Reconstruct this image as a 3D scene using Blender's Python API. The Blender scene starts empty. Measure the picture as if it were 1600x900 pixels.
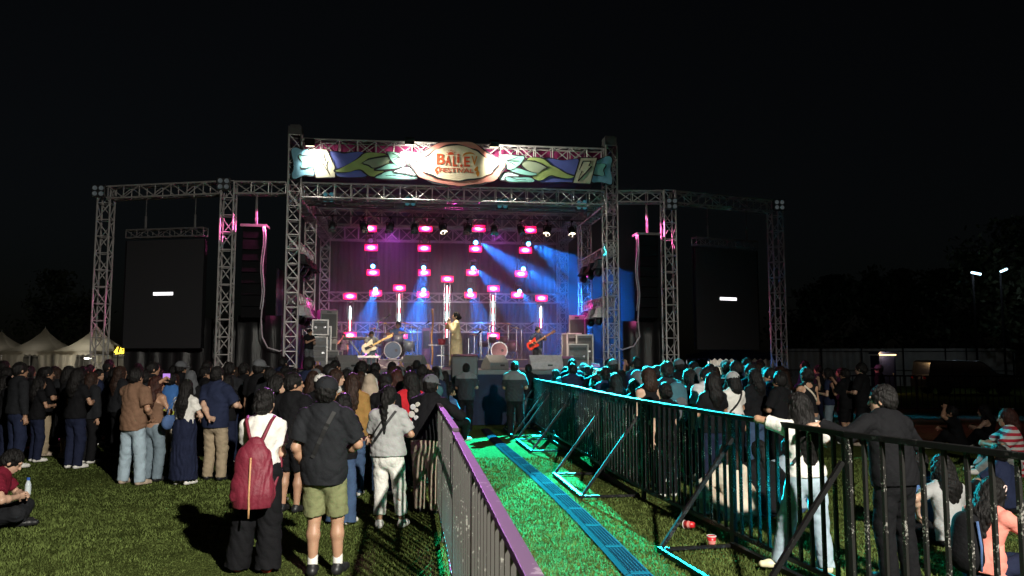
import bpy, math, random
import numpy as np
from mathutils import Vector, Matrix
random.seed(11)
RNG = np.random.default_rng(5)
scene = bpy.context.scene
COL = scene.collection
PI = math.pi

# ------------------------------------------------------------------ camera
CAM_H, FPX, HORIZON = 1.89, 1200.0, 556.0
PITCH = math.atan((HORIZON - 450.0) / FPX)

def ray(u, v):
    xc, yc = (u - 800.0) / FPX, (450.0 - v) / FPX
    cp, sp = math.cos(PITCH), math.sin(PITCH)
    return Vector((xc, cp - sp * yc, sp + cp * yc))

def ground(u, v, z=0.0):
    d = ray(u, v)
    t = (z - CAM_H) / d.z
    return Vector((d.x * t, d.y * t, z))

def at(u, v, y):
    d = ray(u, v)
    t = y / d.y
    return Vector((d.x * t, y, CAM_H + d.z * t))

# stage frame: front left column, along the front, towards the back
S0 = Vector((-6.04, 21.0, 0.0))
SU = Vector((0.9925, 0.1227, 0.0))
SV = Vector((-0.1227, 0.9925, 0.0))
SROT = math.atan2(SU.y, SU.x)
SW, SD, DECK = 8.96, 7.4, 1.5

def S(s, t, z):
    return S0 + SU * s + SV * t + Vector((0, 0, z))

def spx(u, v, t):
    """point seen at (u, v) on the plane t metres behind the stage front: (s, z)"""
    d = ray(u, v)
    o = Vector((0, 0, CAM_H))
    k = ((S0 - o).dot(SV) + t) / d.dot(SV)
    p = o + d * k
    return (p - S0).dot(SU), p.z

# ------------------------------------------------------------------ tags
def tag(o, label=None, cat=None, group=None, kind=None):
    if label: o['label'] = label
    if cat: o['category'] = cat
    if group: o['group'] = group
    if kind: o['kind'] = kind
    return o

def empty(name, loc=(0, 0, 0), rz=0.0, label=None, cat=None, group=None):
    o = bpy.data.objects.new(name, None)
    o.empty_display_size = 0.2
    o.location = loc
    o.rotation_euler = (0, 0, rz)
    COL.objects.link(o)
    return tag(o, label, cat, group)

def dup(o, loc=None, rz=None, label=None, group=None, parent=None):
    c = o.copy()
    COL.objects.link(c)
    if parent is not None: c.parent = parent
    if loc is not None: c.location = loc
    if rz is not None: c.rotation_euler = (0, 0, rz)
    if label: c['label'] = label
    if group: c['group'] = group
    for ch in list(o.children):
        dup(ch, parent=c)
    return c

# ------------------------------------------------------------------ materials
MATS = {}
def _nt(name):
    m = bpy.data.materials.new(name)
    m.use_nodes = True
    nt = m.node_tree
    return m, nt, nt.nodes['Principled BSDF']

def mat(name, col, rough=0.6, metal=0.0, var=0.18, scale=14.0, bump=0.0, bscale=60.0, stretch=None, spec=None, sheen=0.0, coat=0.0):
    if name in MATS: return MATS[name]
    m, nt, b = _nt(name)
    N, L = nt.nodes, nt.links
    b.inputs['Roughness'].default_value = rough
    b.inputs['Metallic'].default_value = metal
    if spec is not None: b.inputs['Specular IOR Level'].default_value = spec
    if sheen: b.inputs['Sheen Weight'].default_value = sheen
    if coat: b.inputs['Coat Weight'].default_value = coat
    tc = N.new('ShaderNodeTexCoord')
    src = tc.outputs['Object']
    if stretch:
        mp = N.new('ShaderNodeMapping')
        mp.inputs['Scale'].default_value = stretch
        L.new(src, mp.inputs['Vector']); src = mp.outputs['Vector']
    nz = N.new('ShaderNodeTexNoise')
    nz.inputs['Scale'].default_value = scale
    nz.inputs['Detail'].default_value = 5.0
    L.new(src, nz.inputs['Vector'])
    cr = N.new('ShaderNodeValToRGB')
    c = np.array(col[:3], float)
    a, d = c * (1 - var), np.clip(c * (1 + var), 0, 1)
    cr.color_ramp.elements[0].position = 0.3
    cr.color_ramp.elements[1].position = 0.7
    cr.color_ramp.elements[0].color = (*a, 1)
    cr.color_ramp.elements[1].color = (*d, 1)
    L.new(nz.outputs['Fac'], cr.inputs['Fac'])
    L.new(cr.outputs['Color'], b.inputs['Base Color'])
    if bump:
        n2 = N.new('ShaderNodeTexNoise')
        n2.inputs['Scale'].default_value = bscale
        n2.inputs['Detail'].default_value = 4.0
        L.new(src, n2.inputs['Vector'])
        bp = N.new('ShaderNodeBump')
        bp.inputs['Strength'].default_value = bump
        bp.inputs['Distance'].default_value = 0.02
        L.new(n2.outputs['Fac'], bp.inputs['Height'])
        L.new(bp.outputs['Normal'], b.inputs['Normal'])
    MATS[name] = m
    return m

def emis(name, col, strength):
    if name in MATS: return MATS[name]
    m, nt, b = _nt(name)
    b.inputs['Base Color'].default_value = (0.02, 0.02, 0.02, 1)
    b.inputs['Emission Color'].default_value = (*col, 1)
    b.inputs['Emission Strength'].default_value = strength
    MATS[name] = m
    return m

def worn(name, col, chip, amount=0.6, rough=0.35, metal=0.3, scale=55.0):
    """painted steel with chips of bare or pale metal"""
    if name in MATS: return MATS[name]
    m, nt, b = _nt(name)
    N, L = nt.nodes, nt.links
    tc = N.new('ShaderNodeTexCoord')
    nz = N.new('ShaderNodeTexNoise'); nz.inputs['Scale'].default_value = scale; nz.inputs['Detail'].default_value = 3
    n2 = N.new('ShaderNodeTexNoise'); n2.inputs['Scale'].default_value = 4.0
    L.new(tc.outputs['Object'], nz.inputs['Vector']); L.new(tc.outputs['Object'], n2.inputs['Vector'])
    mx = N.new('ShaderNodeMath'); mx.operation = 'ADD'
    L.new(nz.outputs['Fac'], mx.inputs[0]); L.new(n2.outputs['Fac'], mx.inputs[1])
    cr = N.new('ShaderNodeValToRGB')
    cr.color_ramp.elements[0].position = amount
    cr.color_ramp.elements[1].position = min(1.0, amount + 0.03)
    cr.color_ramp.elements[0].color = (*col, 1)
    cr.color_ramp.elements[1].color = (*chip, 1)
    hf = N.new('ShaderNodeMath'); hf.operation = 'MULTIPLY'; hf.inputs[1].default_value = 0.5
    L.new(mx.outputs[0], hf.inputs[0]); L.new(hf.outputs[0], cr.inputs['Fac'])
    L.new(cr.outputs['Color'], b.inputs['Base Color'])
    b.inputs['Roughness'].default_value = rough
    b.inputs['Metallic'].default_value = metal
    MATS[name] = m
    return m

# ------------------------------------------------------------------ mesh builder
class MB:
    def __init__(self):
        self.v, self.f = [], []
    def add(self, vs, fs):
        o = len(self.v)
        self.v += [tuple(p) for p in vs]
        self.f += [tuple(i + o for i in f) for f in fs]
        return self
    def box(self, c, size, rz=0.0, R=None):
        sx, sy, sz = [k / 2 for k in size]
        M = R if R is not None else Matrix.Rotation(rz, 3, 'Z')
        c = Vector(c)
        vs = [c + M @ Vector((x * sx, y * sy, z * sz)) for z in (-1, 1) for y in (-1, 1) for x in (-1, 1)]
        fs = [(0, 2, 3, 1), (4, 5, 7, 6), (0, 1, 5, 4), (2, 6, 7, 3), (0, 4, 6, 2), (1, 3, 7, 5)]
        return self.add(vs, fs)
    def _frame(self, a, b, up=None):
        a, b = Vector(a), Vector(b)
        d = (b - a).normalized()
        up = Vector(up) if up is not None else Vector((0, 0, 1))
        if abs(d.dot(up)) > 0.98: up = Vector((0, 1, 0)) if abs(d.y) < 0.9 else Vector((1, 0, 0))
        x = d.cross(up).normalized()
        y = x.cross(d).normalized()
        return a, b, x, y
    def bar(self, a, b, w, h=None, up=None):
        h = w if h is None else h
        a, b, x, y = self._frame(a, b, up)
        vs = []
        for p in (a, b):
            for sx, sy in ((-1, -1), (1, -1), (1, 1), (-1, 1)):
                vs.append(p + x * (sx * w / 2) + y * (sy * h / 2))
        fs = [(0, 3, 2, 1), (4, 5, 6, 7)] + [(i, (i + 1) % 4, 4 + (i + 1) % 4, 4 + i) for i in range(4)]
        return self.add(vs, fs)
    def tube(self, a, b, r, n=6, r2=None, caps=True):
        r2 = r if r2 is None else r2
        a, b, x, y = self._frame(a, b)
        vs = []
        for p, q in ((a, r), (b, r2)):
            for i in range(n):
                t = 2 * PI * i / n
                vs.append(p + x * (q * math.cos(t)) + y * (q * math.sin(t)))
        fs = [(i, (i + 1) % n, n + (i + 1) % n, n + i) for i in range(n)]
        if caps: fs += [tuple(range(n - 1, -1, -1)), tuple(range(n, 2 * n))]
        return self.add(vs, fs)
    def path(self, pts, r, n=6):
        pts = [Vector(p) for p in pts]
        rings = []
        for i, p in enumerate(pts):
            q0, q1 = pts[max(i - 1, 0)], pts[min(i + 1, len(pts) - 1)]
            _, _, x, y = self._frame(q0, q1)
            rings.append([p + x * (r * math.cos(2 * PI * k / n)) + y * (r * math.sin(2 * PI * k / n)) for k in range(n)])
        vs = [p for g in rings for p in g]
        fs = []
        for i in range(len(pts) - 1):
            for k in range(n):
                fs.append((i * n + k, i * n + (k + 1) % n, (i + 1) * n + (k + 1) % n, (i + 1) * n + k))
        fs += [tuple(range(n - 1, -1, -1)), tuple((len(pts) - 1) * n + k for k in range(n))]
        return self.add(vs, fs)
    def lathe(self, prof, n=16, c=(0, 0, 0), R=None, caps=True):
        c = Vector(c)
        M = R if R is not None else Matrix.Identity(3)
        vs = [c + M @ Vector((r * math.cos(2 * PI * k / n), r * math.sin(2 * PI * k / n), z)) for r, z in prof for k in range(n)]
        fs = []
        for i in range(len(prof) - 1):
            for k in range(n):
                fs.append((i * n + k, i * n + (k + 1) % n, (i + 1) * n + (k + 1) % n, (i + 1) * n + k))
        if caps: fs += [tuple(range(n - 1, -1, -1)), tuple((len(prof) - 1) * n + k for k in range(n))]
        return self.add(vs, fs)
    def prism(self, poly, depth, O, X, Y, Z):
        """polygon in the X/Y plane at O, pushed depth along Z"""
        O, X, Y, Z = Vector(O), Vector(X), Vector(Y), Vector(Z)
        n = len(poly)
        vs = [O + X * p[0] + Y * p[1] for p in poly] + [O + X * p[0] + Y * p[1] + Z * depth for p in poly]
        fs = [tuple(range(n)), tuple(range(2 * n - 1, n - 1, -1))] + [((i + 1) % n, i, n + i, n + (i + 1) % n) for i in range(n)]
        return self.add(vs, fs)
    def build(self, name, m, parent=None, off=None, smooth=False, bevel=0.0):
        me = bpy.data.meshes.new(name)
        vs = self.v
        if off is not None:
            off = Vector(off); vs = [tuple(Vector(p) - off) for p in vs]
        me.from_pydata(vs, [], self.f)
        me.update()
        o = bpy.data.objects.new(name, me)
        COL.objects.link(o)
        if m is not None: me.materials.append(m)
        if parent is not None: o.parent = parent
        if smooth:
            me.polygons.foreach_set('use_smooth', [True] * len(me.polygons))
        if bevel:
            md = o.modifiers.new('bevel', 'BEVEL'); md.width = bevel; md.segments = 2; md.limit_method = 'ANGLE'
        return o

def mesh_np(name, V, F, m, parent=None, smooth=True, verts_per=4):
    me = bpy.data.meshes.new(name)
    V = np.asarray(V, np.float32); F = np.asarray(F, np.int32)
    me.vertices.add(len(V)); me.vertices.foreach_set('co', V.ravel())
    me.loops.add(F.size); me.loops.foreach_set('vertex_index', F.ravel())
    me.polygons.add(len(F))
    me.polygons.foreach_set('loop_start', np.arange(0, F.size, verts_per, dtype=np.int32))
    if smooth: me.polygons.foreach_set('use_smooth', np.ones(len(F), bool))
    me.update(calc_edges=True)
    o = bpy.data.objects.new(name, me)
    COL.objects.link(o)
    if m is not None: me.materials.append(m)
    if parent is not None: o.parent = parent
    return o

def text_mesh(name, body, size, m, parent, loc, rot, extrude=0.004, bold=0.0, align='CENTER', sx=1.0, shear=0.0):
    cu = bpy.data.curves.new(name, 'FONT')
    cu.body = body; cu.size = size; cu.extrude = extrude; cu.align_x = align; cu.align_y = 'CENTER'
    cu.offset = bold; cu.shear = shear; cu.resolution_u = 3
    ob = bpy.data.objects.new(name, cu)
    COL.objects.link(ob)
    bpy.context.view_layer.update()
    dg = bpy.context.evaluated_depsgraph_get()
    me = bpy.data.meshes.new_from_object(ob.evaluated_get(dg))
    bpy.data.objects.remove(ob)
    o = bpy.data.objects.new(name, me)
    COL.objects.link(o)
    me.materials.clear(); me.materials.append(m)
    o.parent = parent; o.location = loc; o.rotation_euler = rot; o.scale = (sx, 1, 1)
    return o
# ------------------------------------------------------------------ soft bodies: distance fields turned into one skin each
def V3(*a): return np.array(a if len(a) > 1 else a[0], float)
def unit(v):
    v = np.asarray(v, float); n = np.linalg.norm(v)
    return v / n if n > 1e-9 else v

def cap(a, b, ra, rb=None, k=0.03, sq=None, flat=0, op='u'):
    return dict(t='c', a=V3(a), b=V3(b), ra=ra, rb=ra if rb is None else rb, k=k, sq=sq, flat=flat, op=op)
def ell(c, r, R=None, k=0.03, op='u'):
    return dict(t='e', c=V3(c), r=V3(r), R=np.eye(3) if R is None else R, k=k, op=op)

def _aabb(p):
    if p['t'] == 'c':
        r = max(p['ra'], p['rb'])
        return np.minimum(p['a'], p['b']) - r, np.maximum(p['a'], p['b']) + r
    r = max(p['r']); return p['c'] - r, p['c'] + r

def sdf_mesh(prims, vox, noise=None, floor=None, cuts=()):
    us = [p for p in prims if p['op'] == 'u']
    lo = np.min([_aabb(p)[0] for p in us], 0) - 4 * vox
    hi = np.max([_aabb(p)[1] for p in us], 0) + 4 * vox
    n = np.ceil((hi - lo) / vox).astype(int) + 1
    D = np.full(n, 0.12, np.float32)
    ax = [(lo[i] + vox * np.arange(n[i])).astype(np.float32) for i in range(3)]
    for p in prims:
        a, b = _aabb(p)
        pad = p['k'] + 3 * vox
        i0 = np.clip(np.floor((a - pad - lo) / vox).astype(int), 0, n - 1)
        i1 = np.clip(np.ceil((b + pad - lo) / vox).astype(int) + 1, 1, n)
        sl = tuple(slice(i0[i], i1[i]) for i in range(3))
        X = ax[0][sl[0]][:, None, None]; Y = ax[1][sl[1]][None, :, None]; Z = ax[2][sl[2]][None, None, :]
        if p['t'] == 'c':
            A, B = p['a'], p['b']
            px, py, pz = X - A[0], Y - A[1], Z - A[2]
            ba = B - A
            if p['sq'] is not None:
                nn, f = p['sq']; nn = unit(nn)
                dn = (px * nn[0] + py * nn[1] + pz * nn[2]) * (f - 1)
                px, py, pz = px + dn * nn[0], py + dn * nn[1], pz + dn * nn[2]
                ba = ba + nn * (np.dot(ba, nn) * (f - 1))
            bb = max(float(ba @ ba), 1e-9)
            h = (px * ba[0] + py * ba[1] + pz * ba[2]) / bb
            t = np.clip(h, 0, 1)
            d = np.sqrt((px - t * ba[0]) ** 2 + (py - t * ba[1]) ** 2 + (pz - t * ba[2]) ** 2) - (p['ra'] + (p['rb'] - p['ra']) * t)
            if p['sq'] is not None: d = d / (0.5 + 0.5 * p['sq'][1])
            L = math.sqrt(bb)
            if p['flat'] & 1: d = np.maximum(d, (h - 1) * L)
            if p['flat'] & 2: d = np.maximum(d, -h * L)
        else:
            R, c, r = p['R'], p['c'], p['r']
            qx, qy, qz = X - c[0], Y - c[1], Z - c[2]
            l = [R[0, i] * qx + R[1, i] * qy + R[2, i] * qz for i in range(3)]
            k0 = np.sqrt((l[0] / r[0]) ** 2 + (l[1] / r[1]) ** 2 + (l[2] / r[2]) ** 2)
            k1 = np.sqrt((l[0] / r[0] ** 2) ** 2 + (l[1] / r[1] ** 2) ** 2 + (l[2] / r[2] ** 2) ** 2) + 1e-6
            d = k0 * (k0 - 1) / k1
        cur = D[sl]
        if p['op'] == 'u':
            k = max(p['k'], 1e-4)
            hh = np.clip(0.5 + 0.5 * (cur - d) / k, 0, 1)
            D[sl] = cur * (1 - hh) + d * hh - k * hh * (1 - hh)
        else:
            D[sl] = np.maximum(cur, -d)
    if noise:
        for (fx, fy, fz, ph, am) in noise:
            w_ = np.sin(fx * ax[0][:, None, None] + fy * ax[1][None, :, None] + fz * ax[2][None, None, :] + ph +
                        1.7 * np.sin(7 * ax[2][None, None, :] + 6 * ax[0][:, None, None] + ph) + 0.9 * np.sin(15 * ax[0][:, None, None] - 11 * ax[2][None, None, :] + 9 * ax[1][None, :, None] + 2 * ph))
            D += am * (w_ if abs(fx) + abs(fz) > 90 else 1.0 - 2.0 * np.sqrt(np.abs(w_) * (0.4 + 0.6 * np.abs(w_))))
    if floor is not None: D = np.maximum(D, floor - ax[2][None, None, :])
    for (pt, nr) in cuts:
        D = np.maximum(D, (ax[0][:, None, None] - pt[0]) * nr[0] + (ax[1][None, :, None] - pt[1]) * nr[1] + (ax[2][None, None, :] - pt[2]) * nr[2])
    return surface_nets(D, lo, vox)

def surface_nets(D, lo, vox):
    for s in (0, -1):
        D[s] = 0.1; D[:, s] = 0.1; D[:, :, s] = 0.1
    I8 = (D < 0).astype(np.int8)
    c = I8[:-1] + I8[1:]; c = c[:, :-1] + c[:, 1:]; c = c[:, :, :-1] + c[:, :, 1:]
    act = (c > 0) & (c < 8)
    idx = np.full(act.shape, -1, np.int32)
    n = int(act.sum()); idx[act] = np.arange(n)
    I, J, K = np.nonzero(act)
    cs = [(x, y, z) for x in (0, 1) for y in (0, 1) for z in (0, 1)]
    vals = [D[I + x, J + y, K + z] for x, y, z in cs]
    acc = np.zeros((n, 3), np.float32); cnt = np.zeros(n, np.float32)
    for a in range(8):
        for b in range(a + 1, 8):
            if sum(abs(cs[a][i] - cs[b][i]) for i in range(3)) != 1: continue
            va, vb = vals[a], vals[b]
            m = (va < 0) != (vb < 0)
            t = va[m] / (va[m] - vb[m])
            ca, cb = np.array(cs[a], np.float32), np.array(cs[b], np.float32)
            acc[m] += ca + t[:, None] * (cb - ca); cnt[m] += 1
    V = lo + (np.stack([I, J, K], 1) + acc / cnt[:, None]) * vox
    S = D < 0
    F = []
    e = S[:-1, 1:-1, 1:-1] != S[1:, 1:-1, 1:-1]
    i, j, k = np.nonzero(e); j += 1; k += 1
    q = np.stack([idx[i, j - 1, k - 1], idx[i, j, k - 1], idx[i, j, k], idx[i, j - 1, k]], 1)
    fl = S[i, j, k]; q[~fl] = q[~fl][:, ::-1]; F.append(q)
    e = S[1:-1, :-1, 1:-1] != S[1:-1, 1:, 1:-1]
    i, j, k = np.nonzero(e); i += 1; k += 1
    q = np.stack([idx[i - 1, j, k - 1], idx[i - 1, j, k], idx[i, j, k], idx[i, j, k - 1]], 1)
    fl = S[i, j, k]; q[~fl] = q[~fl][:, ::-1]; F.append(q)
    e = S[1:-1, 1:-1, :-1] != S[1:-1, 1:-1, 1:]
    i, j, k = np.nonzero(e); i += 1; j += 1
    q = np.stack([idx[i - 1, j - 1, k], idx[i, j - 1, k], idx[i, j, k], idx[i - 1, j, k]], 1)
    fl = S[i, j, k]; q[~fl] = q[~fl][:, ::-1]; F.append(q)
    F = np.concatenate(F) if F else np.zeros((0, 4), np.int32)
    F = F[(F >= 0).all(1)]
    return V, F

def ik(a, target, l1, l2, pole):
    a, target = V3(a), V3(target)
    d = target - a; L = np.linalg.norm(d)
    L2 = min(max(L, abs(l1 - l2) + 1e-3), (l1 + l2) * 0.999)
    d = d / max(L, 1e-6)
    x = (l1 * l1 - l2 * l2 + L2 * L2) / (2 * L2)
    h = math.sqrt(max(l1 * l1 - x * x, 0))
    p = V3(pole); p = p - d * (p @ d); p = unit(p)
    return a + d * x + p * h, a + d * L2

SKINS = [mat('skin_tan', (0.42, 0.235, 0.15), 0.5, var=0.08, scale=25),
         mat('skin_light', (0.56, 0.35, 0.25), 0.5, var=0.07, scale=25),
         mat('skin_deep', (0.27, 0.14, 0.085), 0.5, var=0.08, scale=25)]
HAIRM = {'black': mat('hair_black', (0.007, 0.006, 0.006), 0.55, var=0.6, spec=0.22, scale=60, bump=1.0, bscale=70, stretch=(1, 1, 0.08)),
         'brown': mat('hair_brown', (0.026, 0.013, 0.009), 0.55, var=0.6, spec=0.2, scale=60, bump=0.7, bscale=70, stretch=(1, 1, 0.08)),
         'auburn': mat('hair_auburn', (0.036, 0.012, 0.009), 0.55, var=0.6, spec=0.2, scale=60, bump=0.7, bscale=70, stretch=(1, 1, 0.08))}
def cloth(name, col, rough=0.85):
    return mat('cloth_' + name, col, rough, var=0.14, scale=9, bump=0.4, bscale=26, spec=0.12)
CL = dict(
    black=cloth('black', (0.008, 0.008, 0.0095)), charcoal=cloth('charcoal', (0.016, 0.017, 0.020)), white=cloth('white', (0.72, 0.70, 0.66)),
    cream=cloth('cream', (0.62, 0.53, 0.42)), grey=cloth('grey', (0.36, 0.36, 0.36)), dgrey=cloth('dark_grey', (0.10, 0.105, 0.115)),
    navy=cloth('navy', (0.018, 0.024, 0.055)), denim=cloth('denim', (0.05, 0.085, 0.16)), ddenim=cloth('dark_denim', (0.014, 0.018, 0.042)),
    ldenim=cloth('light_denim', (0.34, 0.43, 0.50)), gdenim=cloth('grey_denim', (0.17, 0.22, 0.26)), brown=cloth('brown', (0.20, 0.115, 0.075)),
    khaki=cloth('khaki', (0.34, 0.27, 0.185)), olive=cloth('olive', (0.19, 0.20, 0.10)), green=cloth('green', (0.03, 0.075, 0.03)),
    maroon=cloth('maroon', (0.16, 0.012, 0.028)), mustard=cloth('mustard', (0.30, 0.17, 0.055)), pink=cloth('pink', (0.75, 0.26, 0.21)),
    beige=cloth('beige', (0.42, 0.34, 0.26)), gold=cloth('gold', (0.80, 0.64, 0.38)), red=cloth('red', (0.5, 0.02, 0.03)), blue=cloth('blue', (0.08, 0.14, 0.30)),
    lgrey=cloth('light_grey', (0.55, 0.56, 0.57)), teal=cloth('teal', (0.05, 0.12, 0.15)))
SHOEM = dict(white=mat('shoe_white', (0.78, 0.76, 0.72), 0.5, var=0.08), black=mat('shoe_black', (0.015, 0.015, 0.017), 0.45, var=0.1),
             red=mat('shoe_red', (0.55, 0.03, 0.03), 0.5, var=0.1), tan=mat('shoe_tan', (0.45, 0.36, 0.28), 0.6, var=0.1),
             yellow=mat('shoe_cream', (0.74, 0.68, 0.45), 0.5, var=0.08))
EYEM = mat('eye_dark', (0.02, 0.015, 0.012), 0.2, var=0.1)
STRAPM = mat('strap_black', (0.012, 0.012, 0.013), 0.5, var=0.1)

def rotz(a): c, s = math.cos(a), math.sin(a); return np.array([[c, -s, 0], [s, c, 0], [0, 0, 1]])

def hand_prims(w, d, nrm, side, curl, q, op_k=0.006):
    """palm, four unequal fingers with bent knuckles and a thumb; d along the hand, nrm out of the palm"""
    d, nrm = unit(d), V3(nrm)
    nrm = unit(nrm - d * (nrm @ d))
    lat = np.cross(nrm, d)              # across the palm
    if side < 0: lat = -lat
    out = []
    out.append(cap(w, w + d * 0.085 * q, 0.030 * q, 0.040 * q, 0.015, sq=(nrm, 2.0)))
    for i, (off, ln) in enumerate(((0.031, 0.070), (0.0105, 0.078), (-0.0105, 0.073), (-0.031, 0.058))):
        b = w + d * 0.088 * q + lat * off * q
        dirs = d
        p = b
        for sgm, fr in enumerate((0.45, 0.30, 0.25)):
            ang = curl * (0.55 + 0.35 * sgm)
            dd = unit(d * math.cos(ang * (sgm + 0.6)) + nrm * math.sin(ang * (sgm + 0.6)))
            e = p + dd * ln * fr * q
            out.append(cap(p, e, (0.0092 - 0.0008 * sgm) * q, (0.0086 - 0.0008 * sgm) * q, op_k))
            p = e
    tb = w + d * 0.028 * q + lat * 0.030 * q
    tm = tb + unit(d * 0.62 + lat * 0.62 + nrm * 0.35) * 0.042 * q
    te = tm + unit(d * 0.85 + lat * 0.15 + nrm * (0.3 + 0.4 * curl)) * 0.034 * q
    out.append(cap(tb, tm, 0.0125 * q, 0.0105 * q, op_k)); out.append(cap(tm, te, 0.0105 * q, 0.0088 * q, op_k))
    return out

def joints(H, pose, fem, bulk):
    q = H / 1.70
    g = pose.get
    J = {}
    pel = V3(g('pelvis', (0, 0, 0.93)))
    lean, side = g('lean', 0.02), g('side', 0.0)
    up = unit(V3(math.sin(side), math.sin(lean), math.cos(lean) * math.cos(side)))
    tw = g('twist', 0.0)
    rt = rotz(tw) @ V3(1, 0, 0); rt = unit(rt - up * (rt @ up))
    fw = np.cross(up, rt)
    hr = rotz(g('hiptwist', tw * 0.3)) @ V3(1, 0, 0)
    shw = (0.150 if fem else 0.176) * (0.85 + 0.15 * bulk)
    neck = pel + up * 0.50
    J.update(pel=pel, up=up, rt=rt, fw=fw, neck=neck, hr=hr)
    for sd, nm in ((1, 'R'), (-1, 'L')):
        sh = neck - up * 0.072 + rt * shw * sd + V3(g('shrug' + nm, (0, 0, 0)))
        wt = V3(g('hand' + nm, (sd * (shw + 0.075), 0.03, 0.80)))
        pole = V3(g('elbow' + nm, (sd * 0.35, -0.5, 0)))
        el, wr = ik(sh, wt, 0.275, 0.245, pole)
        J['sh' + nm], J['el' + nm], J['wr' + nm] = sh, el, wr
        hp = pel + hr * 0.088 * sd - V3(0, 0, 0.035)
        ft = V3(g('foot' + nm, (sd * 0.10, 0.0, 0.0)))
        kn, an = ik(hp, ft + V3(0, 0, 0.085), 0.415, 0.40, V3(g('knee' + nm, (sd * 0.1, 1, 0.1))))
        J['hp' + nm], J['kn' + nm], J['an' + nm] = hp, kn, an
        J['fd' + nm] = unit(V3(g('fdir' + nm, (sd * 0.18, 1, 0))))
    yaw, pit, rol = g('head', (0, 0, 0))
    hb = unit(neck + up * 0.0 - neck) if False else up
    f = rotz(yaw) @ V3(0, 1, 0)
    hup = unit(V3(0, 0, 1) * 0.75 + up * 0.25)
    f = unit(f - hup * (f @ hup))
    r = np.cross(f, hup)
    # pitch (down negative) and roll
    f2 = f * math.cos(pit) + hup * math.sin(pit); u2 = np.cross(r, f2)
    u3 = u2 * math.cos(rol) + r * math.sin(rol); r3 = np.cross(f2, u3)
    J['hf'], J['hu'], J['hr3'] = f2, u3, r3
    J['hc'] = neck + up * 0.035 + u3 * 0.112 + f2 * 0.018
    for k in list(J):
        if k in ('up', 'rt', 'fw', 'hr', 'hf', 'hu', 'hr3', 'fdR', 'fdL'): continue
        J[k] = J[k] * q
    J['q'] = q
    return J

def wr_noise(seed, amp, vert=False):
    r = np.random.default_rng(seed)
    out = []
    for i in range(4):
        if vert: out.append((r.uniform(18, 42), r.uniform(18, 42), r.uniform(-5, 5), r.uniform(0, 6), amp * r.uniform(0.5, 1)))
        else:
            f = (16, 30, 55, 80)[i]; a = r.uniform(0.5, 1.4) * (1 if r.random() < 0.5 else -1)
            out.append((f * math.sin(a) * 0.8, f * 0.35 * r.uniform(-1, 1), f * math.cos(a), r.uniform(0, 6), amp * (0.9, 0.8, 0.45, 0.25)[i]))
    return out

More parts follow.
